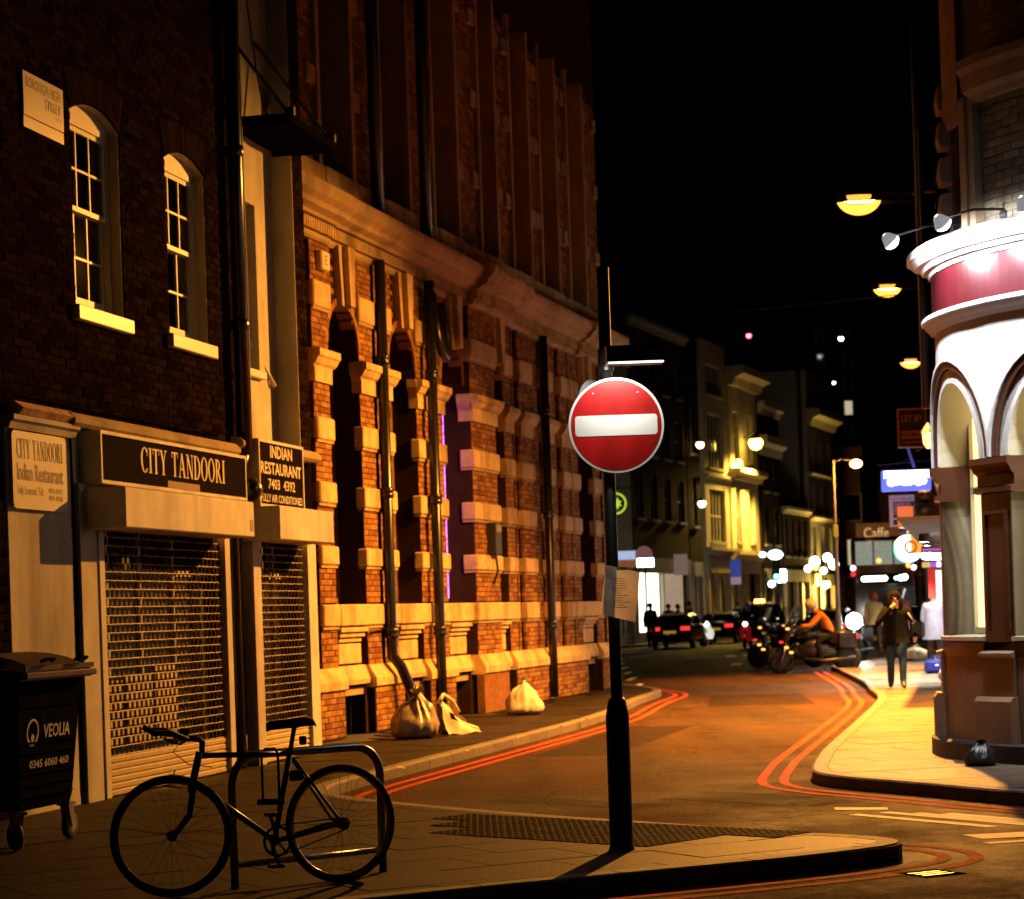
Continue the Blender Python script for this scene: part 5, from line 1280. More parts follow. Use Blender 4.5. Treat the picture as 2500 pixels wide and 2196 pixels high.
# ------------------------------------------------------------------ far side of the street
ANG_C = R(90 - 19); C0 = (4.05, 97, 0)
def row_building(lab, s0, s1, H, wm, rows, cols, ww, trim, cornices=(), shop=None, depth=9, frame=None, lit=None, parapet=.5, lit_set=(), bars=0):
    t_ = thing('town_house', lab, 'building', C0, ANG_C)
    xs = [s0 + (s1 - s0) * (k + .5) / cols for k in range(cols)]
    wl = MB(); z_base = shop if shop else 0
    edges = [s0]
    for x in xs: edges += [x - ww / 2, x + ww / 2]
    edges.append(s1)
    for k in range(0, len(edges), 2): wl.box(edges[k], edges[k + 1], 0, .3, z_base, H)
    zz = [z_base]
    for z0, z1 in rows: zz += [z0, z1]
    zz.append(H)
    for x in xs:
        for k in range(0, len(zz), 2): wl.box(x - ww / 2, x + ww / 2, 0, .3, zz[k], zz[k + 1])
    wl.box(s0, s1, .6, depth, 0, H)
    w_o = wl.build('wall', wm, t_)
    for i, (z0, z1) in enumerate(rows):
        for j, x in enumerate(xs):
            f = MB(); y0 = .18; e = .07
            f.box(x - ww / 2, x - ww / 2 + e, y0, y0 + .06, z0, z1); f.box(x + ww / 2 - e, x + ww / 2, y0, y0 + .06, z0, z1); f.box(x - ww / 2 + e, x + ww / 2 - e, y0, y0 + .06, z0, z0 + e); f.box(x - ww / 2 + e, x + ww / 2 - e, y0, y0 + .06, z1 - e, z1); f.box(x - ww / 2 + e, x + ww / 2 - e, y0 - .01, y0 + .05, (z0 + z1) / 2 - .035, (z0 + z1) / 2 + .035)
            for q in range(bars): f.box(x - ww / 2 + ww * (q + 1) / (bars + 1) - .05, x - ww / 2 + ww * (q + 1) / (bars + 1) + .05, y0 - .02, y0 + .05, z0 + e, z1 - e)
            wo = f.build('window', frame or M['sashpaint'], t_)
            MB().box(x - ww / 2 + e, x + ww / 2 - e, y0 + .02, y0 + .03, z0 + e, z1 - e).build('pane', (lit if (i, j) in lit_set else M['darkglass']), wo)
            MB().box(x - ww / 2 - .1, x + ww / 2 + .1, -.12, .15, z0 - .12, z0).build('sill', trim, wo)
    for (z, h, pr_) in cornices:
        MB().mould(s0 - .1, s1 + .1, [(.02, z), (-pr_ * .3, z), (-pr_ * .5, z + h * .4), (-pr_, z + h * .6), (-pr_, z + h), (.02, z + h)]).build('cornice', trim, t_)
    if shop:
        sp = MB(); sp.box(s0, s0 + .35, -.05, .3, 0, shop); sp.box(s1 - .35, s1, -.05, .3, 0, shop); sp.box(s0 + .35, s1 - .35, 0, .3, 0, .5); sp.box((s0 + s1) / 2 - .1, (s0 + s1) / 2 + .1, 0, .25, .5, shop - .7)
        sp.box(s0 + .35, s1 - .35, -.12, .3, shop - .7, shop); sp.build('shopfront', frame or trim, t_)
    return t_
brown = mat('far_brown_brick', (.045, .022, .014), .9, var=.3, scale=2, spec=.03); whiteF = mat('far_white_stucco', (.55, .54, .52), .8, var=.15, scale=1, spec=.03); yell = mat('far_cream_stucco', (.55, .47, .32), .8, var=.15, scale=1, spec=.03); dkb = mat('far_dark_brick', (.022, .014, .009), .9, var=.3, scale=2, spec=.03)
trimF = mat('far_stone_trim', (.42, .38, .32), .8, var=.15, scale=2, spec=.03)
litw = mat('far_lit_pane', (.6, .55, .4), .4, var=.2, emit=(1, .85, .55), es=.5); litshop = mat('bright_shop_pane', (.8, .8, .8), .4, var=.2, scale=.5, emit=(1, .93, .72), es=3.2)
row_building('tall white stucco house behind the no entry post', .0, 4.5, 13.2, whiteF, ((8.2, 10.2), ), 1, .9, whiteF, ((12.4, .9, .5),), 3.6)
t = row_building('brown brick terrace with four windows on each dark storey', 4.7, 14.6, 14.8, brown, ((5.7, 7.7), (8.65, 10.6), (11.7, 13.2)), 4, 1.15, trimF, ((14.4, .45, .35),), 3.9)
for x0, x1 in ((5.2, 9.4), (10.0, 13.9)):
    MB().box(x0, x1, .2, .22, .5, 3.2).build('shop_pane', litshop if x0 < 6 else mat('dim_shop_pane', (.6, .5, .4), .4, var=.3, emit=(.9, .62, .4), es=.35), t)
row_building('narrow dark brick house with one column of windows and two small uplights', 14.8, 17.3, 15.0, dkb, ((5.6, 8.0), (9.2, 11.5)), 1, .9, trimF, (), 3.8)
row_building('cream house with tall grouped windows lit yellow from one side', 18.2, 23.4, 15.2, yell, ((4.9, 7.6), (8.7, 11.5), (12.5, 14)), 1, 3.4, trimF, ((8.0, .35, .25), (4.2, .4, .3)), 4.0, frame=yell, bars=4)
row_building('bright yellow-lit stucco house with deep cornices', 23.9, 30.4, 14.3, mat('far_pale_stucco', (.62, .55, .40), .8, var=.12, scale=1, spec=.03), ((5.0, 7.9), (9.4, 12.0)), 2, 1.2, yell, ((8.3, .6, .6), (13.3, 1.0, .9), (4.0, .5, .4)), 4.0)
row_building('dark building with a pale crown cornice past the yellow-lit house', 31.0, 36.2, 13.0, dkb, ((5, 7), (8, 9.8)), 2, 1.1, trimF, ((10.0, 1.1, .5), (12.3, .7, .4)), 3.6)
row_building('low dark shop house with orange glowing window strips', 36.6, 44.0, 8.0, brown, ((4.4, 6.6),), 4, .9, yell, ((6.9, .4, .3),), 3.6, lit=litw)
row_building('tall grey house floodlit yellow at street level', 44.6, 52.4, 16.0, mat('far_grey_render', (.40, .36, .30), .85, var=.15, scale=1, spec=.03), ((4.2, 6.4), (7.2, 9.0), (10, 11.8)), 3, 1.1, yell, ((9.4, .3, .3), (6.7, .3, .35), (12.6, 1.0, .8)), 3.4)
def block(lab, x0, x1, Y, zt, m, lights=(), dp=12, nm='far_building'):
    a, b = at(x0, 1480, Y), at(x1, 1480, Y)
    t_ = thing(nm, lab, 'building', (0, Y, 0))
    wl = MB(); wl.box(a.x, b.x, 0, dp, 0, zt); wl.box(a.x - .2, b.x + .2, -.25, .2, zt - .6, zt + .1); wl.build('wall', m, t_)
    # window grid
    nz = int((zt - 4) / 3.2); nx = max(2, int((b.x - a.x) / 2.4)); k = 0
    for i in range(nz):
        for j in range(nx):
            xx = a.x + (b.x - a.x) * (j + .5) / nx; z0 = 4.2 + i * 3.2
            wo = MB().box(xx - .6, xx + .6, -.06, .05, z0 - .1, z0 + 1.9).build('window', trimF, t_)
            MB().box(xx - .5, xx + .5, -.08, -.061, z0, z0 + 1.8).build('pane', litw if (i, j) in lights else M['darkglass'], wo)
    return t_
block('reddish brick block behind the lamp column at the street bend', 2035, 2110, 160, 12.5, mat('far_red_brick', (.20, .08, .04), .85, var=.3, scale=1.5), ((0, 1),))
block('wide brick cafe building closing the street behind the bus', 2085, 2330, 172, 11.5, mat('far_red_brick'))
block('dark tower block with a few lit windows high behind the street', 1990, 2120, 300, 42, dkb, ((7, 2), (7, 1), (9, 3)), nm='tower_block')
cf = thing('cafe_sign', 'brown cafe fascia with cream lettering above the bus roof', 'sign', (0, 150, 0))
a, b = at(2090, 1290, 150), at(2170, 1318, 150)
MB().box(a.x, b.x + 2, 0, .2, b.z, a.z + .3).build('board', mat('cafe_board', (.10, .035, .015), .5, var=.2, emit=(.5, .16, .05), es=.12), cf); text('Caffe', a.x + .5, b.x, b.z + .15, a.z, -.02, mat('cafe_letters', (.6, .4, .2), .5, var=0, emit=(1, .6, .3), es=.6), cf)
# yellow wall lamp, floodlight, far lamps
def small_lamp(nm, lab, P, r, c, es, post=None, pw=0, size=.3):
    t_ = thing(nm, lab, 'lamp', P)
    MB().lathe([(0, -r), (r * .7, -r * .7), (r, 0), (r * .8, r * .5), (0, r * .55)], 12).build('globe', lamp_mat('glow_%d' % len(MATS), c, es), t_, smooth=True)
    MB().lathe([(r * .85, r * .5), (r * .5, r * 1.0), (r * .15, r * 1.2), (r * .15, r * 1.6)], 10).build('cap', M['darksteel'], t_)
    if post: MB().tube([(0, 0, r * 1.5), post], .03 + r * .05, 6).build('arm', M['darksteel'], t_)
    if pw: light('lamp_light', 'POINT', t_, (0, -r * 1.3, -r * 1.2), pw, c, shadow_soft_size=size)
    return t_
YEL = (1.0, .62, .09)
P_ = at(1845, 1082, 122.0); small_lamp('wall_lamp', 'yellow lamp on an arm before the bright stucco house', P_, .40, YEL, 14, (-.9, 1.0, .2), 0)
light('lamp_light', 'SPOT', bpy.data.objects[[o.name for o in bpy.data.objects if o.get('label') == 'yellow lamp on an arm before the bright stucco house'][0]], (.1, -.9, -.5), 13000, YEL, (R(-12), 0, 0), spot_size=R(150), spot_blend=.5, shadow_soft_size=.3)
P_ = at(1709, 1086, 111); small_lamp('wall_lamp', 'upper small lamp on the narrow dark brick house', P_, .2, (1, .75, .3), 12, (-.5, .6, 0))
P_ = at(1714, 1230, 111); small_lamp('wall_lamp', 'lower small lamp on the narrow dark brick house', P_, .2, (1, .78, .4), 12, (-.5, .6, 0))
P_ = at(2016, 1425, 141.2); t = small_lamp('wall_lamp', 'floodlight washing the foot of the tall grey house yellow', P_, .3, (1, .66, .14), 8, None, 3200)
P_ = at(1828, 820, 260); small_lamp('aviation_light', 'red warning light on a thin mast above the rooftops', P_, .30, (1, .06, .08), 16, (0, 0, -30))
P_ = at(2053, 827, 290); small_lamp('roof_lamp', 'upper white roof lamp in the black sky left of the orange lamps', P_, .32, (.85, .92, 1), 14, (0, 5, -2))
P_ = at(2036, 935, 290); small_lamp('roof_lamp', 'lower and smaller white roof lamp in the black sky', P_, .2, (.8, .9, 1), 12, (0, 5, -2))
# lamp column on the right kerb
lc = thing('lamp_column', 'slim pale lamp column with orange globe standing before the bus', 'street lamp', (8.28, 57.3, 0))
MB().lathe([(.09, 0), (.09, 1.2), (.06, 1.3), (.05, 3.2), (.045, 3.25), (.03, 5.15)], 12).build('column', mat('weathered_paint', (.5, .42, .34), .5, var=.2), lc, smooth=True)
MB().tube([(0, 0, 5.1), (.2, 0, 5.17), (.56, 0, 5.12)], .022, 6).build('arm', M['darksteel'], lc)
MB().blob((.58, 0, 5.04), .16, .14, .11, 12, 8).build('globe', lamp_mat('column_glow', (1, .58, .12), 16), lc, smooth=True)
light('lamp_light', 'POINT', lc, (.58, -.2, 4.85), 260, SODIUM, shadow_soft_size=.12)
MB().cbox(-.06, .06, -.1, -.05, 3.2, 3.5, .01).build('yellow_plate', mat('yellow_plate', (.7, .45, .02), .5, emit=(1, .6, .05), es=.3), lc)
# traffic lights in the distance
ts = thing('traffic_light', 'distant traffic signal showing green under a white lamp', 'traffic light', at(1900, 1560, 108).xy.to_3d())
MB().lathe([(.06, 0), (.06, 3.3)], 8).build('pole', M['blackmat'], ts); MB().cbox(-.2, .2, -.12, .12, 2.7, 3.7, .03).build('head', M['blackmat'], ts)
MB().disc((-.25, -.2, 2.55), .16, 14).build('reflected_lamp', lamp_mat('white_globe', (1, 1, .95), 10), ts)
for k, (z, c_, e_) in enumerate(((3.5, (.1, .0, .0), 0), (3.2, (.1, .05, 0), 0), (2.9, (.05, 1.0, .6), 26))):
    MB().disc((.0, -.125, z), .11, 14).build('lens', lamp_mat('signal_%d' % k, c_, e_) if e_ else M['darkglass'], ts)
hl = thing('shop_lantern', 'pair of white lamps above the green traffic signal', 'lamp', at(1893, 1355, 109)); MB().blob((0, 0, 0), .36, .2, .22, 12, 8).build('globe', lamp_mat('white_globe', (1, 1, .95), 10), hl, smooth=True); MB().blob((-.62, 0, .03), .16, .12, .13, 10, 6).build('globe', lamp_mat('white_globe'), hl, smooth=True); MB().tube([(-.7, 0, .3), (.3, 0, .3), (.3, 0, -3.5)], .04, 6).build('bracket', M['blackmat'], hl)
wl_ = thing('window_lamp', 'white window lamps below the green signal', 'lamp', at(1905, 1405, 110)); MB().cbox(-.35, .3, -.1, .1, -.35, .3, .08).build('panel', lamp_mat('white_globe'), wl_)
fl_ = thing('cafe_lights', 'cluster of dazzling white lamps outside the floodlit grey house', 'lamp', at(2010, 1375, 130))
for dx, dz, r_ in ((-.5, .1, .30), (.25, .3, .26), (.6, -.1, .3), (.0, -.45, .2), (-.9, -.3, .2)): MB().blob((dx, 0, dz), r_, .3, r_, 12, 8).build('globe', lamp_mat('warm_white_globe', (1, .9, .7), 8), fl_, smooth=True)
MB().tube([(-.2, .3, .2), (-.2, .3, -2.9)], .05, 6).build('pole', M['blackmat'], fl_)
# rear view of the traffic signal on the right pavement
tb = thing('traffic_light', 'black back of a traffic signal head hiding shop signs beside the white corner', 'traffic light', (at(2266, 1500, 50).x, 50, 0))
MB().lathe([(.055, 0), (.055, 3.1)], 10).build('pole', M['blackmat'], tb)
pts = [(-.30, 3.06), (.22, 3.06), (.34, 3.18), (.36, 3.95), (.30, 4.06), (-.28, 4.06), (-.36, 3.98), (-.36, 3.12)]
MB().prism(pts, -.02, .02, 'y').build('backing_board', M['blackmat'], tb)
for z in (3.25, 3.56, 3.87): MB().lathe([(0, -.22), (.10, -.2), (.14, -.12), (.15, -.03)], 12, (0, 0, z), 'y').build('lamp_housing', M['blackmat'], tb, smooth=True)

# ------------------------------------------------------------------ signs along the right-hand shops
def board(nm, lab, x0, y0, x1, y1, Y, m, th=.08, cat='sign', group=None):
    a, b = at(x0, y1, Y), at(x1, y0, Y)
    t_ = thing(nm, lab, cat, (a.x, Y, a.z), 0, group)
    W, H = b.x - a.x, b.z - a.z
    MB().cbox(0, W, 0, th, 0, H, .008).build('panel', m, t_)
    return t_, W, H
def arm_to_wall(t_, W, z, m=None):
    wx = 4.274 + (t_.location.y - 22.33) * math.tan(R(11.5)) - t_.location.x
    if wx > W: MB().tube([(W, .04, z), (wx, .04, z)], .02, 6).build('bracket', M['darksteel'], t_)
t, W, H = board('letting_board', 'dark letting agent board reading LET BY high on the right', 2197, 1000, 2257, 1090, 44, mat('letting_board_face', (.045, .02, .012), .6, var=.15))
og = mat('orange_letters', (.55, .22, .08), .6, var=.1)
text('LET BY', W * .1, W * .92, H * .66, H * .86, -.003, og, t, bold=.02); MB().box(W * .08, W * .94, -.004, -.001, H * .2, H * .42).build('stripe', og, t); text('KALMARS', W * .12, W * .9, H * .25, H * .38, -.006, mat('letting_board_face'), t, bold=.02); MB().box(W * .1, W * .9, -.003, -.001, H * .08, H * .12).build('thin_stripe', og, t)
fr_ = MB(); fr_.box(-.03, 0, -.01, .08, -.03, H + .03); fr_.box(W, W + .03, -.01, .08, -.03, H + .03); fr_.box(0, W, -.01, .08, H, H + .03); fr_.box(0, W, -.01, .08, -.03, 0); fr_.build('frame', og, t); arm_to_wall(t, W, H * .8)
t, W, H = board('projecting_sign', 'blue and white illuminated box sign on a bracket right of the street', 2157, 1146, 2272, 1200, 46, mat('blue_lightbox', (.1, .12, .6), .4, var=.2, scale=4, emit=(.14, .18, .95), es=1.3), .25)
MB().cbox(W * .02, W * .98, -.004, .0, H * .62, H * .97, .001).build('white_strip', lamp_mat('sign_white_glow', (.85, .9, 1), 6), t)
gl_ = MB()
for k in range(8): gl_.disc((W * (.17 + .095 * k), -.008 - .0005 * (k % 2), H * (.42 + .04 * (k % 3))), H * (.2 - .02 * (k % 2)), 16)
gl_.build('glowing_letters', lamp_mat('sign_white_glow', (.85, .9, 1), 6), t)['kind'] = 'stuff'
br = MB(); br.tube([(-.1, .1, H + .12), (W + .1, .1, H + .2)], .015, 6); br.tube([(.4, .1, H + .15), (W + .3, .1, H + .75)], .012, 6); br.build('bracket', M['darksteel'], t); MB().tube([(W * .55, .1, H + .5), (W * .6, .1, H + .3), (W * .68, .1, H + .05)], .03, 6).build('blue_ribbon', mat('blue_tape', (.08, .1, .5), .5, emit=(.1, .12, .6), es=.4), t); arm_to_wall(t, W, H * .5)
t, W, H = board('office_board', 'white letting board offering serviced offices under the blue box sign', 2173, 1208, 2232, 1287, 47, mat('grey_board', (.5, .45, .46), .6, var=.06, emit=(.6, .5, .5), es=.16), .05)
nv = mat('navy_panel', (.02, .018, .035), .5, var=.1); gw = mat('board_white_letters', (.6, .58, .6), .6, var=0, emit=(.7, .65, .7), es=.2)
text('FULLY SERVICED', W * .08, W * .95, H * .84, H * .91, -.003, nv, t)
for z0, z1, s_ in ((.62, .79, 'OFFICES'), (.42, .60, '020'), (.28, .40, ''), (.06, .22, '')):
    MB().box(W * .14, W * .98, -.003, -.001, H * z0, H * z1).build('stripe', nv, t); s_ and text(s_, W * .18, W * (.85 if len(s_) > 4 else .45), H * (z0 + .04), H * (z1 - .04), -.005, gw, t)
arm_to_wall(t, W, H * .7)
t, W, H = board('glowing_placard', 'glowing orange panel pinned over the serviced offices board', 2193, 1236, 2229, 1284, 46.6, mat('orange_glow_panel', (.8, .2, .05), .5, var=.15, scale=6, emit=(1, .2, .06), es=.75), .05); arm_to_wall(t, W, H * .5)
t, W, H = board('navy_sign', 'small navy sign with two lines of white lettering above the glowing disc', 2196, 1287, 2252, 1304, 49, mat('navy_sign_face', (.02, .03, .06), .5, var=.1, emit=(.03, .05, .1), es=.3), .1)
wg = lamp_mat('letter_glow', (1, .85, .8), 2.2)
text('STIRLING', W * .3, W * .95, H * .55, H * .9, -.004, wg, t, bold=.03); text('ACKROYD', W * .3, W * .95, H * .1, H * .45, -.004, wg, t, bold=.03); arm_to_wall(t, W, H * .5)
P_ = at(2217, 1340, 49.5); t = thing('disc_sign', 'round white and turquoise illuminated disc sign beside the bus', 'sign', P_)
MB().lathe([(0, -.1), (.27, -.1), (.29, -.08), (.29, .08), (0, .1)], 32, axis='y').build('disc', lamp_mat('disc_white', (.8, 1, .96), 5), t); MB().lathe([(.29, -.105), (.305, -.105), (.305, .1), (.29, .1)], 32, axis='y', close=True).build('rim', lamp_mat('disc_rim', (.1, .8, .6), 2), t)
arm_to_wall(t, .3, 0)
t, W, H = board('orange_box_sign', 'orange cube sign overlapping the turquoise disc', 2226, 1306, 2252, 1352, 49, mat('orange_box_face', (.8, .4, .05), .5, var=.3, scale=9, emit=(1, .42, .05), es=.9), .2); MB().lathe([(.09, -.004), (.15, -.004), (.15, -.001), (.09, -.001)], 20, (-.02, 0, H * .35), 'y', close=True).build('ring_mark', mat('rust_mark', (.5, .12, .02), .5, emit=(.8, .2, .02), es=.5), t); arm_to_wall(t, W, H * .5)
t, W, H = board('shop_fascia_sign', 'purple shop fascia with blown-out white lettering at the white corner', 2252, 1333, 2300, 1371, 44, mat('purple_fascia', (.06, .01, .03), .4, emit=(.25, .03, .12), es=.3), .12)
gl_ = MB()
for k in range(7): gl_.disc((W * (.1 + .133 * k), -.008 - .0005 * (k % 2), H * (.3 + .05 * (k in (0, 2)))), H * .24, 16)
gl_.build('glowing_letters', lamp_mat('fascia_letters', (1, .95, 1), 6), t)['kind'] = 'stuff'; MB().box(0, W, -.006, 0, H * .72, H * .82).build('purple_line', mat('purple_line', (.3, .1, .3), .5, emit=(.7, .2, .7), es=.6), t); arm_to_wall(t, W, H * .5)
t, W, H = board('colour_strip', 'strip of gold, purple and white squares under the purple fascia', 2252, 1372, 2298, 1386, 44, mat('gold_square', (.6, .45, .1), .5, emit=(.9, .65, .2), es=.5), .05)
MB().box(W * .42, W * .75, -.004, 0, 0, H).build('purple_square', mat('purple_square', (.3, .1, .6), .5, emit=(.4, .1, .8), es=.6), t); MB().box(W * .75, W, -.004, 0, 0, H).build('white_square', lamp_mat('white_square', (.9, .92, 1), 1.6), t); arm_to_wall(t, W, H * .5)
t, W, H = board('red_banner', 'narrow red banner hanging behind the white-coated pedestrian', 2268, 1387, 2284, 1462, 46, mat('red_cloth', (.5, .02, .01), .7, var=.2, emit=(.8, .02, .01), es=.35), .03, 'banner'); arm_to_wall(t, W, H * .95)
t, W, H = board('lit_doorway', 'white lit door panel behind the red banner', 2286, 1388, 2300, 1470, 47, lamp_mat('doorway_glow', (.85, .9, 1), 1.4), .05, 'door'); arm_to_wall(t, W, H * .95)
# carriage lantern at the corner
P_ = at(2266, 1066, 38); t = thing('carriage_lantern', 'orange carriage lantern beside the letting board', 'lamp', P_)
MB().lathe([(0, .16), (.05, .14), (.1, .06), (.085, -.12), (.03, -.2)], 8).build('glass', lamp_mat('lantern_glow', (1, .55, .15), 3.5), t); MB().lathe([(.12, .06), (.09, .12), (.03, .2), (0, .24)], 8).build('cap', M['blackmat'], t); MB().tube([(.05, 0, -.18), (.3, 0, -.2), (.42, 0, .1)], .018, 6).build('bracket', M['blackmat'], t)
# left side signs
t, W, H = board('light_box_sign', 'small glowing white box sign on the far left pavement', 1553, 1360, 1598, 1388, 92, mat('dark_sign_case', (.03, .05, .06), .4), .3); MB().cbox(W * .05, W * .95, -.01, -.001, H * .1, H * .9, .004).build('face', lamp_mat('box_face', (.95, 1, 1), 7), t); MB().tube([(W * .5, .15, 0), (W * .5, .15, -3)], .05, 6).build('post', M['blackmat'], t)
MB().lathe([(0, -.05), (.34, -.05), (.36, 0), (.34, .05), (0, .05)], 20, (W * .45, .1, H + .1), 'y').build('roundel', mat('pink_roundel', (.4, .15, .15), .6, emit=(.5, .2, .2), es=.3), t)
t, W, H = board('parking_board', 'pale parking notice board on a thin post among the far cars', 1646, 1353, 1678, 1405, 94, mat('pale_board', (.5, .36, .33), .7, var=.1, emit=(.6, .4, .35), es=.25), .05); MB().tube([(W * .75, .03, 0), (W * .75, .03, -2.4)], .04, 6).build('post', M['blackmat'], t)
t, W, H = board('blue_street_sign', 'blue and white sign panel on the cream yellow-lit house', 1784, 1366, 1808, 1428, 113, mat('blue_sign_face', (.03, .05, .3), .5, var=.3, scale=3, emit=(.05, .08, .5), es=.35), .06); MB().box(0, W, -.004, 0, 0, H * .3).build('white_panel', mat('pinkish_panel', (.5, .35, .4), .6, emit=(.6, .4, .5), es=.25), t); MB().tube([(W * .5, .03, 0), (W * .5, .03, -2.6)], .05, 6).build('post', M['blackmat'], t)
P_ = at(1503, 1230, 90); t = thing('round_hanging_sign', 'round yellow-green hanging sign half hidden by the sign post', 'sign', P_)
MB().lathe([(0, -.06), (.42, -.06), (.42, .06), (0, .06)], 28, axis='y').build('disc', M['blackmat'], t); MB().lathe([(.36, -.065), (.44, -.065), (.44, .065), (.36, .065)], 28, axis='y', close=True).build('ring', mat('lime_glow', (.4, .5, .05), .5, emit=(.5, .65, .05), es=1.0), t)
st_ = MB(); pts = []
for k in range(16): q = R(k * 22.5); r_ = .27 if k % 2 else .16; pts.append((r_ * math.cos(q), r_ * math.sin(q)))
st_.prism(pts, -.066, -.061, 'y'); st_.build('emblem', mat('lime_glow'), t); MB().tube([(-1.2, 0, .6), (.6, 0, .6)], .03, 6).build('bracket', M['blackmat'], t)
t, W, H = board('shop_awning_sign', 'blue, white and red lit shop fascia half hidden behind the post', 1500, 1345, 1552, 1368, 96, mat('blue_white_fascia', (.2, .25, .5), .5, var=.8, scale=2, emit=(.5, .6, .9), es=.8), .3); MB().box(0, W, -.01, 0, -.35, 0).build('orange_panel', mat('brick_orange_panel', (.5, .2, .06), .7, emit=(.6, .22, .06), es=.3), t)
t = thing('overhead_cable', 'thin overhead cable crossing the black sky', 'cable', (0, 0, 0)); a, b = at(1500, 760, 60), at(2190, 720, 36); MB().tube([a, a * .75 + b * .25 + Vector((0, 0, -.12)), (a + b) / 2 + Vector((0, 0, -.16)), a * .25 + b * .75 + Vector((0, 0, -.1)), b], .008, 5).build('wire', mat('grey_wire', (.1, .09, .08), .6), t)
# ------------------------------------------------------------------ vehicles
carblack = mat('black_car_paint', (.010, .010, .012), .18, var=.1, coat=.6); chrome = mat('chrome', (.7, .7, .7), .15, metal=1, var=0)
redlens = mat('tail_lens', (.35, .01, .01), .25, var=0, emit=(1, .04, .04), es=1.3); amber = mat('amber_lens', (.5, .2, .02), .25, var=0, emit=(1, .45, .08), es=2.5); plate_y = mat('yellow_number_plate', (.55, .32, .02), .5, var=.05, emit=(.9, .45, .04), es=.35)
headl = lamp_mat('headlamp_glow', (1, .97, .9), 14)
def car(lab, loc, rz, taxi=False, scale=1.0, lights='rear'):
    t_ = thing('parked_car' if not taxi else 'taxi', lab, 'car' if not taxi else 'taxi', loc, rz, 'cars in the far street'); t_.scale = (scale,) * 3
    # rings: x, (half width, z) from sill to roof
    if taxi: top = [(-2.25, .82, .5, .9), (-2.2, .86, .35, 1.02), (-1.7, .88, .30, 1.2), (-1.45, .88, .28, 1.72), (-.2, .88, .28, 1.8), (.45, .88, .28, 1.74), (.95, .87, .28, 1.12), (1.9, .82, .3, 1.0), (2.25, .72, .42, .8)]
    else: top = [(-2.12, .78, .48, .72), (-2.08, .85, .33, .98), (-1.75, .87, .27, 1.03), (-1.25, .88, .25, 1.36), (-.3, .88, .25, 1.45), (.3, .88, .25, 1.42), (1.05, .87, .25, 1.0), (1.85, .83, .28, .86), (2.1, .72, .4, .66)]
    b = MB(); vs = []
    for x, w_, z0, z1 in top:
        belt = min(.95 if not taxi else 1.1, z1 - .02); rw_ = w_ * (.80 if z1 > belt + .1 else .95)
        half = [(w_ * .9, z0), (w_, z0 + .12), (w_, belt - .1), (w_ * .97, belt), (rw_, z1 - .06), (rw_ * .85, z1)]
        vs += [(x, y, z) for y, z in half] + [(x, -y, z) for y, z in half[::-1]]
    q = 12; n = len(top)
    fs = [(i * q + k, i * q + (k + 1) % q, (i + 1) * q + (k + 1) % q, (i + 1) * q + k) for i in range(n - 1) for k in range(q)]
    fs += [tuple(range(q - 1, -1, -1)), tuple((n - 1) * q + k for k in range(q))]
    b.add(vs, fs); bo = b.build('body', carblack, t_, smooth=False)
    r0, r1 = (-1.72, -1.48) if taxi else (-1.72, -1.30); zt, zb = (1.62, 1.22) if taxi else (1.30, 1.05)
    MB().add([(r0 - .03, .62, zb), (r0 - .03, -.62, zb), (r1 - .03, -.55, zt), (r1 - .03, .55, zt)], [(0, 1, 2, 3)]).build('rear_window', M['darkglass'], t_)
    for s in (-1, 1):
        MB().add([(-1.1, s * .86, .98), (.75, s * .87, .98), (.2, s * .76, 1.36 + .3 * taxi), (-.95, s * .76, 1.33 + .33 * taxi)], [(0, 1, 2, 3)]).build('side_window', M['darkglass'], t_)
        MB().cbox(-2.16, -2.05, s * .62 - .2, s * .62 + .18, .74, .9, .01).build('tail_light', redlens, t_)
        MB().cbox(1.98, 2.13, s * .6 - .16, s * .6 + .16, .58, .74, .01).build('headlight', headl if lights == 'front' else M['darkglass'], t_)
        MB().cbox(.62, .75, s * .9 - .02, s * 1.02 + .02 * s, .95, 1.08, .02).build('mirror', carblack, t_) if s > 0 else MB().cbox(.62, .75, -1.04, -.88, .95, 1.08, .02).build('mirror', carblack, t_)
        for x in (-1.3, 1.3):
            wo = MB().lathe([(.12, -.09), (.27, -.1), (.31, -.07), (.31, .07), (.27, .1), (.12, .09)], 18, axis='y').build('wheel', M['rubber'], t_, loc=(x, s * .78, .31)); MB().lathe([(0, -.105), (.19, -.1), (.2, -.08)], 14, axis='y').build('rim', chrome, wo, rot=(0, 0, 0 if s < 0 else math.pi))
    MB().cbox(-2.19, -2.05, -.8, .8, .38, .6, .03).build('rear_bumper', carblack, t_)
    MB().box(-2.2, -2.191, -.26, .26, .62, .73).build('number_plate', plate_y, t_) if not taxi else MB().box(2.26, 2.265, -.26, .26, .45, .56).build('number_plate', M['white'], t_)
    if taxi:
        MB().cbox(.3, .5, -.3, .3, 1.79, 1.95, .03).build('roof_sign', mat('taxi_sign', (.8, .5, .1), .4, emit=(1, .6, .1), es=7), t_)
        MB().box(2.2, 2.27, -.35, .35, .58, .92).build('grille', chrome, t_)
    return t_
def gp(x, Y): d = at(x, 1500, Y); return (d.x, Y, ROAD_Z)
car('black saloon with yellow plate parked on the far left, nearest of the cars', gp(1656, 94), R(90 - 14))
car('second black saloon behind the white scooter', gp(1768, 103), R(90 - 17), scale=.98)
car('black taxi with glowing amber roof sign coming up the street', gp(1856, 108), R(270 - 17), True)
car('dark car with greenish lit rear behind the lamp column', gp(2030, 82), R(90 - 15))
car('silver-lit car nose behind the woman in black', gp(2228, 78), R(270 - 5), lights='front')
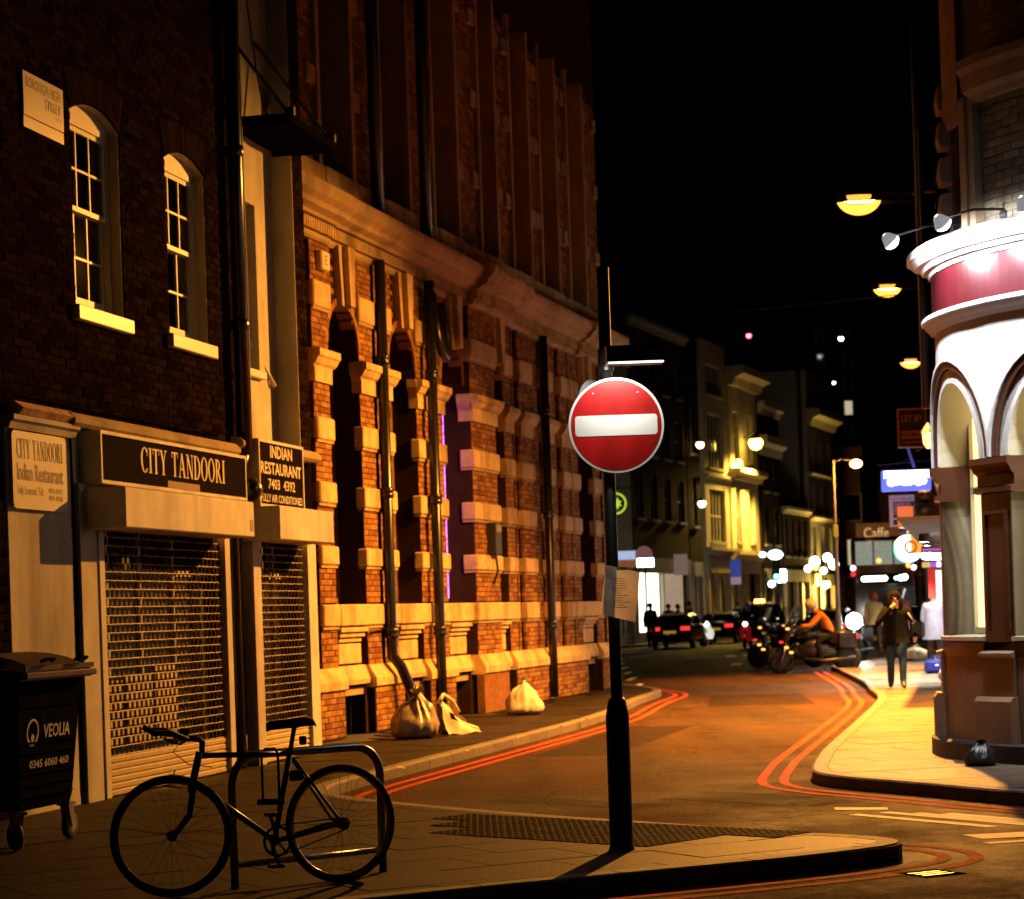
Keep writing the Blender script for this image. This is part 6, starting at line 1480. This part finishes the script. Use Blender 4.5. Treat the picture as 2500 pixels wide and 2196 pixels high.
def scooter(nm, lab, loc, rz, paint, lit=True, rider=None):
    t_ = thing(nm, lab, 'scooter', loc, rz)
    for x in (-.62, .62):
        wo = MB().lathe([(.09, -.05), (.19, -.055), (.23, -.03), (.235, 0), (.23, .03), (.19, .055), (.09, .05)], 18, axis='y').build('wheel', M['rubber'], t_, loc=(x, 0, .235)); MB().lathe([(0, -.03), (.1, -.03), (.1, .03), (0, .03)], 12, axis='y').build('rim', chrome, wo)
    b = MB(); b.blob((-.45, 0, .52), .42, .19, .24, 14, 10); b.cbox(-.5, .45, -.15, .15, .28, .36, .03); b.build('body', paint, t_, smooth=True)
    sh = MB(); vs = []
    for k, (x, z, w_) in enumerate(((.36, .32, .14), (.42, .45, .22), (.44, .7, .22), (.40, .92, .16), (.36, 1.0, .1))): vs += [(x + .06, 0, z), (x, w_, z), (x - .03, w_, z), (x + .02, 0, z), (x - .03, -w_, z), (x, -w_, z)]
    sh.add(vs, [(6 * i + k, 6 * i + (k + 1) % 6, 6 * i + 6 + (k + 1) % 6, 6 * i + 6 + k) for i in range(4) for k in range(6)]); sh.build('leg_shield', paint, t_, smooth=True)
    MB().blob((.6, 0, .44), .2, .1, .1, 12, 8).build('front_mudguard', paint, t_, smooth=True)
    MB().tube([(.6, 0, .3), (.36, 0, 1.02)], .035, 8).build('fork', M['darksteel'], t_); MB().tube([(.22, .33, 1.08), (.34, .2, 1.06), (.36, 0, 1.04), (.34, -.2, 1.06), (.22, -.33, 1.08)], .018, 8).build('handlebar', M['blackmat'], t_)
    MB().blob((-.35, 0, .78), .36, .14, .07, 12, 8).build('seat', M['rubber'], t_, smooth=True)
    MB().lathe([(0, .10), (.07, .09), (.08, .02), (.06, -.05)], 14, (.42, 0, .95), 'x').build('headlight', headl if lit else M['darkglass'], t_, smooth=True)
    MB().cbox(-.88, -.82, -.07, .07, .5, .6, .01).build('tail_light', redlens, t_)
    for s in (-1, 1): MB().tube([(.3, s * .22, 1.07), (.34, s * .3, 1.28)], .007, 5).build('mirror_stem', chrome, t_); MB().blob((.34, s * .31, 1.3), .02, .06, .045, 10, 6).build('mirror', chrome, t_, smooth=True)
    return t_
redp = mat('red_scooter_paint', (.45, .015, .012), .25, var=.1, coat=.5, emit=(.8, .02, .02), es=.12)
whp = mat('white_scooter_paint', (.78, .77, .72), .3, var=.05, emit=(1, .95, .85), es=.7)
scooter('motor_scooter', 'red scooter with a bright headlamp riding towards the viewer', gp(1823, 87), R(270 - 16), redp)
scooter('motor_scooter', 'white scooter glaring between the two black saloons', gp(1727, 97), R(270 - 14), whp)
# motorcycle with rider
mc = thing('motorcycle', 'heavy dark motorcycle with tall windscreen standing side-on in the road', 'motorcycle', (at(1985, 1500, 53.2).x, 53.2, ROAD_Z), R(176))
mblk = mat('motorcycle_black', (.012, .012, .013), .25, var=.1, coat=.4)
for x, rr, wd in ((.78, .33, .075), (-.76, .33, .10)):
    wo = MB().lathe([(rr - .12, -wd * .8), (rr - .03, -wd), (rr, -wd * .4), (rr, wd * .4), (rr - .03, wd), (rr - .12, wd * .8)], 26, axis='y').build('wheel', M['rubber'], mc, smooth=True, loc=(x, 0, rr)); MB().lathe([(0, -.03), (.05, -.05), (.06, -.03), (rr - .13, -.02), (rr - .12, .0), (rr - .13, .02), (.06, .03), (0, .03)], 18, axis='y').build('rim', M['darksteel'], wo)
b = MB(); b.blob((.05, 0, .55), .52, .22, .28, 16, 10); b.cbox(-.55, .45, -.16, .16, .32, .6, .06); b.blob((-.6, 0, .82), .42, .2, .22, 14, 10); b.build('engine_body', mblk, mc, smooth=True)
MB().blob((.18, 0, .92), .32, .18, .17, 14, 10).build('tank', mblk, mc, smooth=True)
MB().blob((-.35, 0, .86), .42, .17, .09, 14, 8).build('seat', M['rubber'], mc, smooth=True)
fa = MB(); vs = []
for x, z, w_ in ((.82, .62, .14), (.86, .82, .22), (.74, 1.05, .25), (.62, 1.18, .22)): vs += [(x, 0, z + .02), (x - .1, w_, z), (x - .25, w_ * .95, z), (x - .25, -w_ * .95, z), (x - .1, -w_, z)]
fa.add(vs, [(5 * i + k, 5 * i + (k + 1) % 5, 5 * i + 5 + (k + 1) % 5, 5 * i + 5 + k) for i in range(3) for k in range(5)]); fa.build('fairing', mblk, mc, smooth=True)
ws = MB(); vs = []
for k in range(7):
    a = R(-66 + 22 * k); vs += [(.52 + .14 * math.cos(a), .22 * math.sin(a), 1.14), (.36 + .10 * math.cos(a), .20 * math.sin(a), 1.58)]
ws.add(vs, [(2 * k, 2 * k + 2, 2 * k + 3, 2 * k + 1) for k in range(6)]); ws.build('windscreen', glass_mat('screen_plastic', (.75, .7, .7), .25, .15), mc, smooth=True)
MB().tube([(.28, .38, 1.12), (.46, .24, 1.16), (.5, 0, 1.14), (.46, -.24, 1.16), (.28, -.38, 1.12)], .018, 8).build('handlebar', chrome, mc)
MB().tube([(.78, .08, .33), (.52, .1, 1.12)], .03, 8).build('fork', chrome, mc); MB().tube([(.78, -.08, .33), (.52, -.1, 1.12)], .03, 8).build('fork', chrome, mc)
MB().tube([(.25, .2, .35), (-.2, .24, .28), (-.95, .26, .34)], [.035, .045, .055], 10).build('exhaust', M['darksteel'], mc, smooth=True)
MB().cbox(-.98, -.55, -.3, -.15, .55, .95, .04).build('pannier', mblk, mc); MB().cbox(-.98, -.55, .15, .3, .55, .95, .04).build('pannier', mblk, mc)
for s in (-1, 1): MB().blob((.42, s * .42, 1.28), .03, .08, .05, 10, 6).build('mirror', chrome, mc, smooth=True)
MB().lathe([(0, .08), (.08, .06), (.1, 0)], 14, (.84, 0, .84), 'x').build('headlight', M['darkglass'], mc); MB().cbox(-1.04, -1.0, -.08, .08, .78, .88, .01).build('tail_light', redlens, mc)
for x, z, c_ in ((.62, 1.06, amber), (.52, .92, chrome), (.66, .62, amber), (.78, .75, redlens), (.4, .7, chrome), (.55, .5, amber)): MB().cbox(x - .045, x + .045, .2, .27, z - .025, z + .025, .01).build('trim_light', c_, mc)
for k, (xx, YY, rz_, lab_) in enumerate(((1918, 58, 150, 'dark motorcycle parked just behind the tall-screened one'), (1950, 61, 205, 'second parked motorcycle in the dark cluster'), (1985, 64, 140, 'third parked motorcycle in the dark cluster, farthest back'), (2050, 62, 215, 'parked motorcycle half hidden behind the orange rider'))):
    c_ = copy_tree(mc); c_.location = gp(xx, YY); c_.rotation_euler = (0, 0, R(rz_)); c_['label'] = lab_; c_['group'] = 'motorcycles parked in the road'
hbk = thing('headlamp_bike', 'oncoming motorcycle whose dazzling headlamp flares behind the orange rider', 'motorcycle', gp(2086, 60), R(270 - 10))
for x in (-.65, .65): MB().lathe([(.2, -.06), (.3, -.06), (.32, 0), (.3, .06), (.2, .06)], 20, axis='y').build('wheel', M['rubber'], hbk, loc=(x, 0, .32))
MB().blob((-.05, 0, .65), .65, .2, .25, 14, 9).build('body', mblk, hbk, smooth=True); MB().tube([(.45, .35, 1.08), (.5, 0, 1.05), (.45, -.35, 1.08)], .02, 8).build('handlebar', chrome, hbk); MB().tube([(.66, 0, .32), (.48, 0, 1.02)], .04, 8).build('fork', M['darksteel'], hbk)
MB().lathe([(0, .16), (.16, .12), (.21, 0), (.12, -.12)], 16, (.62, 0, 1.14), 'x').build('headlight', lamp_mat('dazzle', (1, .93, .75), 60), hbk, smooth=True); light('headlamp', 'SPOT', hbk, (.78, 0, 1.12), 500, (1, .93, .78), (0, R(-84), 0), spot_size=R(70), spot_blend=.5, shadow_soft_size=.1)
# bus
bs = thing('double_decker_bus', 'red double decker bus with lit front upper deck and blown-out destination display', 'bus', gp(2163, 86), R(-9.3))
bred = mat('bus_red', (.22, .012, .012), .3, var=.1, coat=.4); bdk = M['darkglass']
MB().cbox(-1.25, 1.25, 0, 10, .35, 4.12, .12).build('body', bred, bs)
for x in (-.85, .85): MB().lathe([(0, -.12), (.45, -.12), (.48, 0), (.45, .12), (0, .12)], 20, axis='x').build('wheel', M['rubber'], bs, loc=(x, 1.8, .48))
MB().cbox(-1.12, 1.12, -.03, .0, 3.05, 3.95, .01).build('upper_windscreen', mat('bus_lit_glass', (.3, .32, .28), .2, var=.7, scale=3, emit=(.6, .7, .55), es=.35), bs); MB().cbox(-1.14, 1.14, -.03, 0, .95, 2.2, .01).build('windscreen', bdk, bs)
MB().cbox(-.95, .95, -.035, 0, 2.32, 2.72, .01).build('display_box', M['blackmat'], bs)
dg = lamp_mat('display_glow', (1, .98, .95), 9)
gl_ = MB()
for k in range(7): gl_.disc((-.78 + .13 * k, -.045 - .0005 * (k % 2), 2.52), .10, 14)
gl_.build('destination', dg, bs)['kind'] = 'stuff'
gl_ = MB(); gl_.disc((.42, -.045, 2.52), .06, 14); gl_.disc((.6, -.045, 2.52), .11, 14); gl_.disc((.75, -.0455, 2.54), .12, 14); gl_.build('route_number', dg, bs)['kind'] = 'stuff'
for x in (-1.0, 1.0): MB().lathe([(0, -.05), (.12, -.04), (.13, 0)], 14, (x, 0, .75), 'y').build('headlight', headl, bs)
for x, z, c_ in ((-1.18, 2.95, lamp_mat('marker_white', (1, .9, .8), 9)), (-1.18, 2.72, redlens), (1.1, 2.9, lamp_mat('marker_white')), (.9, 2.98, amber), (-.2, 3.2, amber)): MB().disc((x, -.06, z), .09, 12).build('marker_light', c_, bs)
for s in (-1, 1):
    MB().tube([(s * 1.2, -.05, 2.6), (s * 1.4, -.35, 2.6), (s * 1.42, -.38, 2.2)], .025, 6).build('mirror_arm', M['blackmat'], bs); MB().cbox(s * 1.42 - .08, s * 1.42 + .08, -.45, -.35, 1.75, 2.2, .02).build('mirror', M['blackmat'], bs)
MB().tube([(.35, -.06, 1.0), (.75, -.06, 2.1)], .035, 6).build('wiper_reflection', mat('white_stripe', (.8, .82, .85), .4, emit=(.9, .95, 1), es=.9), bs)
for x in (-1.1, -.4, .35, 1.12): MB().cbox(x - .03, x + .03, -.04, -.031, 3.05, 3.95, .002).build('pillar', bred, bs)
MB().box(-1.262, -1.25, .5, 9, 3.05, 3.9).build('side_window', mat('bus_lit_glass'), bs); MB().box(1.25, 1.262, .5, 9, 3.05, 3.9).build('side_window', mat('bus_lit_glass'), bs)
# ------------------------------------------------------------------ people
skin = mat('skin', (.42, .24, .16), .55, var=.1); hairblk = mat('black_hair', (.006, .005, .004), .9, var=.1, spec=.05); hairbr = mat('brown_hair', (.03, .015, .009), .9, var=.1, spec=.05)
def person(lab, loc, rz, h=1.68, top=(.02, .02, .02), legs=(.03, .04, .07), shoes=(.01, .01, .01), hair=None, bulk=1.0, coat=0.0, long_hair=False, armL=None, armR=None, stride=.12, hat=None, lean=0.0, sit=False, name='person', glow_top=0, bag=None, hood=None):
    t_ = thing(name, lab, 'person', loc, rz)
    k = h / 1.68
    # body faces local -y
    J = {'pel': (0, 0, .93), 'wai': (0, lean * -.15, 1.08), 'che': (0, lean * -.35, 1.28), 'nek': (0, lean * -.5 - .01, 1.43), 'hd0': (0, lean * -.55 - .02, 1.51), 'hd1': (0, lean * -.6 - .02, 1.60)}
    Rd = {'pel': .135 * bulk, 'wai': .125 * bulk, 'che': .145 * bulk, 'nek': .05, 'hd0': .075, 'hd1': .085}
    E = [('pel', 'wai', 't'), ('wai', 'che', 't'), ('che', 'nek', 'n'), ('nek', 'hd0', 's'), ('hd0', 'hd1', 's')]
    che = Vector(J['che'])
    for s, nm, arm in ((-1, 'L', armL), (1, 'R', armR)):
        sh = che + Vector((s * .19 * (.9 + .1 * bulk), 0, .085))
        el, ha = arm if arm else (sh + Vector((s * .05, .03, -.28)), sh + Vector((s * .06, -.03, -.53)))
        el, ha = Vector(el), Vector(ha)
        J['sh' + nm], J['el' + nm], J['wr' + nm] = sh, el, ha
        d = (ha - el).normalized(); J['fi' + nm] = ha + d * .10
        Rd['sh' + nm] = .072 * bulk; Rd['el' + nm] = .052 * bulk; Rd['wr' + nm] = .040 * bulk; Rd['fi' + nm] = .026
        E += [('che', 'sh' + nm, 't'), ('sh' + nm, 'el' + nm, 't'), ('el' + nm, 'wr' + nm, 't'), ('wr' + nm, 'fi' + nm, 's')]
        st_ = stride * s
        hip = Vector((s * .095, 0, .86))
        if sit: kn, an, to = hip + Vector((s * .12, -.36, -.12)), hip + Vector((s * .14, -.28, -.52)), hip + Vector((s * .14, -.44, -.56))
        else: kn, an, to = Vector((s * .10, -st_ * .5 - .02, .48)), Vector((s * .10, -st_ + .03, .085)), Vector((s * .115, -st_ - .13, .035))
        J['hi' + nm], J['kn' + nm], J['an' + nm], J['to' + nm] = hip, kn, an, to
        Rd['hi' + nm] = .115; Rd['kn' + nm] = .075; Rd['an' + nm] = .060; Rd['to' + nm] = .034
        E += [('pel', 'hi' + nm, 'l'), ('hi' + nm, 'kn' + nm, 'l'), ('kn' + nm, 'an' + nm, 'l'), ('an' + nm, 'to' + nm, 'h')]
    names = list(J); ix = {n_: i for i, n_ in enumerate(names)}
    me = bpy.data.meshes.new('tmp'); me.from_pydata([Vector(J[n_]) * k for n_ in names], [(ix[a], ix[b]) for a, b, c in E], [])
    o = bpy.data.objects.new('tmp', me); col.objects.link(o)
    md = o.modifiers.new('s', 'SKIN'); md.use_smooth_shade = True; o.modifiers.new('u', 'SUBSURF').levels = 1
    for i, n_ in enumerate(names):
        sv = me.skin_vertices[0].data[i]; sv.radius = (Rd[n_] * k, Rd[n_] * k); sv.use_root = (n_ == 'pel')
    dg = bpy.context.evaluated_depsgraph_get(); m2 = bpy.data.meshes.new_from_object(o.evaluated_get(dg)); bpy.data.objects.remove(o)
    key = '%s%s' % (str(top), str(legs))
    mats = {'t': mat('cloth_%.3f_%.3f_%.3f_%.2f' % (*top, glow_top), top, .95, spec=.08, var=.2, scale=9, bump=.3, bscale=25, emit=top if glow_top else None, es=glow_top), 'l': mat('cloth_%.3f_%.3f_%.3f' % legs, legs, .95, spec=.1, var=.35, scale=8, bump=.2), 'h': mat('cloth_%.3f_%.3f_%.3f' % shoes, shoes, .5, var=.1), 's': skin, 'n': None}
    mats['n'] = mats['t']
    order = ['t', 'l', 'h', 's']; m2.materials.clear()
    for q in order: m2.materials.append(mats[q])
    segs = [(Vector(J[a]) * k, Vector(J[b]) * k, c) for a, b, c in E]
    for p in m2.polygons:
        c = p.center; best = None
        for a, b, lab_ in segs:
            ab = b - a; t = max(0, min(1, (c - a).dot(ab) / max(ab.length_squared, 1e-9))); d = (c - (a + ab * t)).length
            if best is None or d < best[0]: best = (d, lab_)
        q = 't' if best[1] == 'n' else best[1]
        if q == 'l' and c.z > (.86 - coat) * k and coat > 0: q = 't'
        p.material_index = order.index(q); p.use_smooth = True
    put('body', m2, t_)
    hd = Vector(J['hd1']) * k
    # face: nose, eyes, mouth, ears
    for nm_, off_, r3 in (('nose', (0, -.098, -.035), (.014, .022, .026)), ('ear', (-.092, 0, -.03), (.014, .025, .033)), ('ear', (.092, 0, -.03), (.014, .025, .033))): MB().blob(hd + Vector(off_), *r3, 8, 6).build(nm_, skin, t_, smooth=True)
    for nm_, dx, dz, rx_ in (('eye', -.034, -.003, .013), ('eye', .034, -.003, .013), ('mouth', 0, -.085, .028)): MB().blob(hd + Vector((dx, -.088, dz)), rx_, .008, .007, 8, 6).build(nm_, mat('dark_features', (.05, .02, .018), .5, var=0), t_)
    if hair:
        hr = MB(); hr.blob(hd + Vector((0, .022, .022)), .104, .108, .105, 14, 10, jit=.03)
        if long_hair: hr.blob(hd + Vector((-.085, .02, -.13)), .06, .085, .20, 12, 9, jit=.06); hr.blob(hd + Vector((.085, .02, -.13)), .06, .085, .20, 12, 9, jit=.06); hr.blob(hd + Vector((0, .07, -.14)), .12, .06, .2, 12, 9, jit=.06)
        hr.build('hair', hair, t_, smooth=True)
    if hat: MB().lathe([(.125, .02), (.118, .05), (.10, .12), (.05, .15), (0, .155)], 14, hd).build('hat', hat, t_, smooth=True)
    if hood: MB().blob(hd + Vector((0, .03, -.01)), .125, .12, .14, 14, 10, jit=.03).build('hood', hood, t_, smooth=True)
    if coat > 0:
        ct = MB(); vs = []
        for z, rx, ry in ((1.30, .19, .15), (1.10, .19, .155), (.95, .205, .165), (.86 - coat * .5, .225, .175), (.86 - coat, .24, .185)):
            for q in range(18):
                a = 2 * math.pi * q / 18; vs.append((rx * bulk * k * math.cos(a) * (1 + .02 * math.sin(5 * a)), ry * bulk * k * math.sin(a) + lean * -.2 * (z - .9), z * k))
        ct.add(vs, [(i * 18 + q, i * 18 + (q + 1) % 18, (i + 1) * 18 + (q + 1) % 18, (i + 1) * 18 + q) for i in range(4) for q in range(18)]); ct.build('coat_skirt', mats['t'], t_, smooth=True)
    return t_
black_j = (.004, .004, .005)
def gz(x, Y, z=0.0): d = at(x, 1500, Y); return (d.x, Y, z)
# woman walking towards the viewer, right hand raised to her face
wm = person('woman in black jacket and blue jeans walking towards us, hand raised to her mouth', (6.62, 39.0, 0), R(-8), 1.66, black_j, (.014, .038, .085), (.01, .01, .01), hairblk, 1.12, .06, True,
            armL=((-.33, -.12, 1.12), (-.06, -.19, 1.42)), armR=((.36, .05, 1.10), (.33, -.06, .88)), stride=.22)
MB().cbox(.24, .50, -.06, .16, .86, 1.16, .05).build('shoulder_bag', mat('black_leather', (.012, .011, .011), .4, var=.1), wm); MB().tube([(.16, -.02, 1.40), (.28, -.1, 1.2), (.36, 0, 1.12)], .012, 6).build('bag_strap', mat('strap', (.3, .28, .26), .5), wm)
person('pedestrian in cream jacket with reddish hood walking away past the bikes', gz(2134, 66), R(180 + 4), 1.76, (.62, .45, .20), (.05, .035, .025), (.3, .27, .22), None, 1.12, .04, stride=.2, hood=mat('red_hood', (.35, .06, .03), .8))
person('pedestrian in long white coat standing beside a blue bag', gz(2280, 49.0), R(150), 1.72, (.30, .29, .36), (.12, .10, .08), (.08, .03, .02), hairblk, 1.12, .22, stride=.05)
rd = person('motorcycle rider in bright orange jacket bent over the handlebars', (at(2030, 1500, 53.2).x, 53.2, ROAD_Z - .02), R(-94), 1.72, (.55, .17, .03), (.012, .012, .013), (.01, .01, .01), None, 1.2, 0, sit=True, lean=.75,
            armL=((-.30, -.50, 1.10), (-.30, -.72, 1.10)), armR=((.30, -.50, 1.10), (.30, -.72, 1.10)))
MB().blob(Vector((0, -.47, 1.60)) * (1.72 / 1.68), .135, .15, .145, 14, 10).build('helmet', mat('pale_helmet', (.65, .55, .3), .3, var=.05), rd, smooth=True)
sr = person('scooter rider in dark coat and blue helmet on the red scooter', gp(1826, 87.3), R(-16 + 0), 1.7, (.02, .02, .025), (.02, .02, .03), (.01, .01, .01), None, 1.15, 0, sit=True, armL=((-.3, -.2, 1.05), (-.25, -.45, 1.05)), armR=((.3, -.2, 1.05), (.25, -.45, 1.05)))
MB().blob((0, -.03, 1.62), .14, .15, .15, 14, 10).build('helmet', mat('blue_helmet', (.1, .2, .4), .25, var=.1), sr, smooth=True)
for lab, x, Y, tp, lg, hr_, rz_, hh in (('dark-coated passer-by nearest the post on the far left pavement', 1588, 88, (.015, .013, .013), (.015, .015, .015), hairblk, 160, 1.75), ('passer-by in dark red top before the lit shop window', 1632, 97, (.10, .012, .015), (.02, .02, .02), hairblk, 20, 1.7),
        ('passer-by in brown top beside the pale parking board', 1655, 98, (.20, .10, .05), (.03, .03, .03), hairbr, 60, 1.68), ('passer-by in black by the dark doorway of the brick terrace', 1683, 100, (.03, .06, .06), (.02, .02, .02), hairblk, 100, 1.8), ('passer-by with dark hair standing under the blue sign', 1800, 110, (.02, .02, .03), (.02, .02, .02), hairbr, 40, 1.7),
        ('person in black cap behind the scooter rider', 1838, 104, (.02, .02, .02), (.02, .02, .02), hairblk, 200, 1.85), ('pedestrian in pinkish shirt crossing in front of the bus', 2170, 76, (.35, .16, .16), (.03, .02, .02), hairblk, 185, 1.75), ('distant dark-haired walker right behind the woman in black', 2196, 60, (.10, .03, .02), (.03, .03, .03), hairbr, 170, 1.8)):
    person(lab, gz(x, Y, 0 if x < 1850 or x > 2190 else ROAD_Z), R(rz_), hh, tp, lg, (.01, .01, .01), hr_, 1.12, .05, stride=.1)
# bag on the pavement and small items
bg_ = thing('holdall', 'blue holdall standing on the pavement beside the white coat', 'bag', gz(2276, 46.5), R(10))
MB().cbox(-.19, .19, -.12, .12, .0, .29, .06).build('body', mat('blue_nylon', (.01, .015, .16), .5, var=.2), bg_); MB().tube([(-.12, -.1, .27), (-.09, -.1, .36), (.09, -.1, .36), (.12, -.1, .27)], .012, 6).build('handle', mat('blue_nylon'), bg_); MB().box(-.02, .06, -.123, -.1205, .16, .19).build('badge', M['white'], bg_)
bg2 = sack('rubbish_sack', 'small pale sack tucked against the street side of the white corner', gz(2303, 42.2), .11, .11, .36, mat('pinkish_polythene', (.45, .30, .22), .5, var=.3, scale=9, bump=.4, bscale=14), 9, True)
st_ = sack('rubbish_sack', 'small black sack on the pavement before the rounded corner', (4.18, 20.35, 0), .15, .12, .20, mat('black_polythene', (.02, .018, .016), .35, var=.3, scale=6, bump=.3, bscale=20), 11, True)
wk = sack('rubbish_sack', 'bulging cream sack on the bright pavement behind the woman', gz(2235, 57), .33, .3, .4, mat('cream_polythene', (.6, .5, .3), .4, var=.1, bump=.3), 13, False)
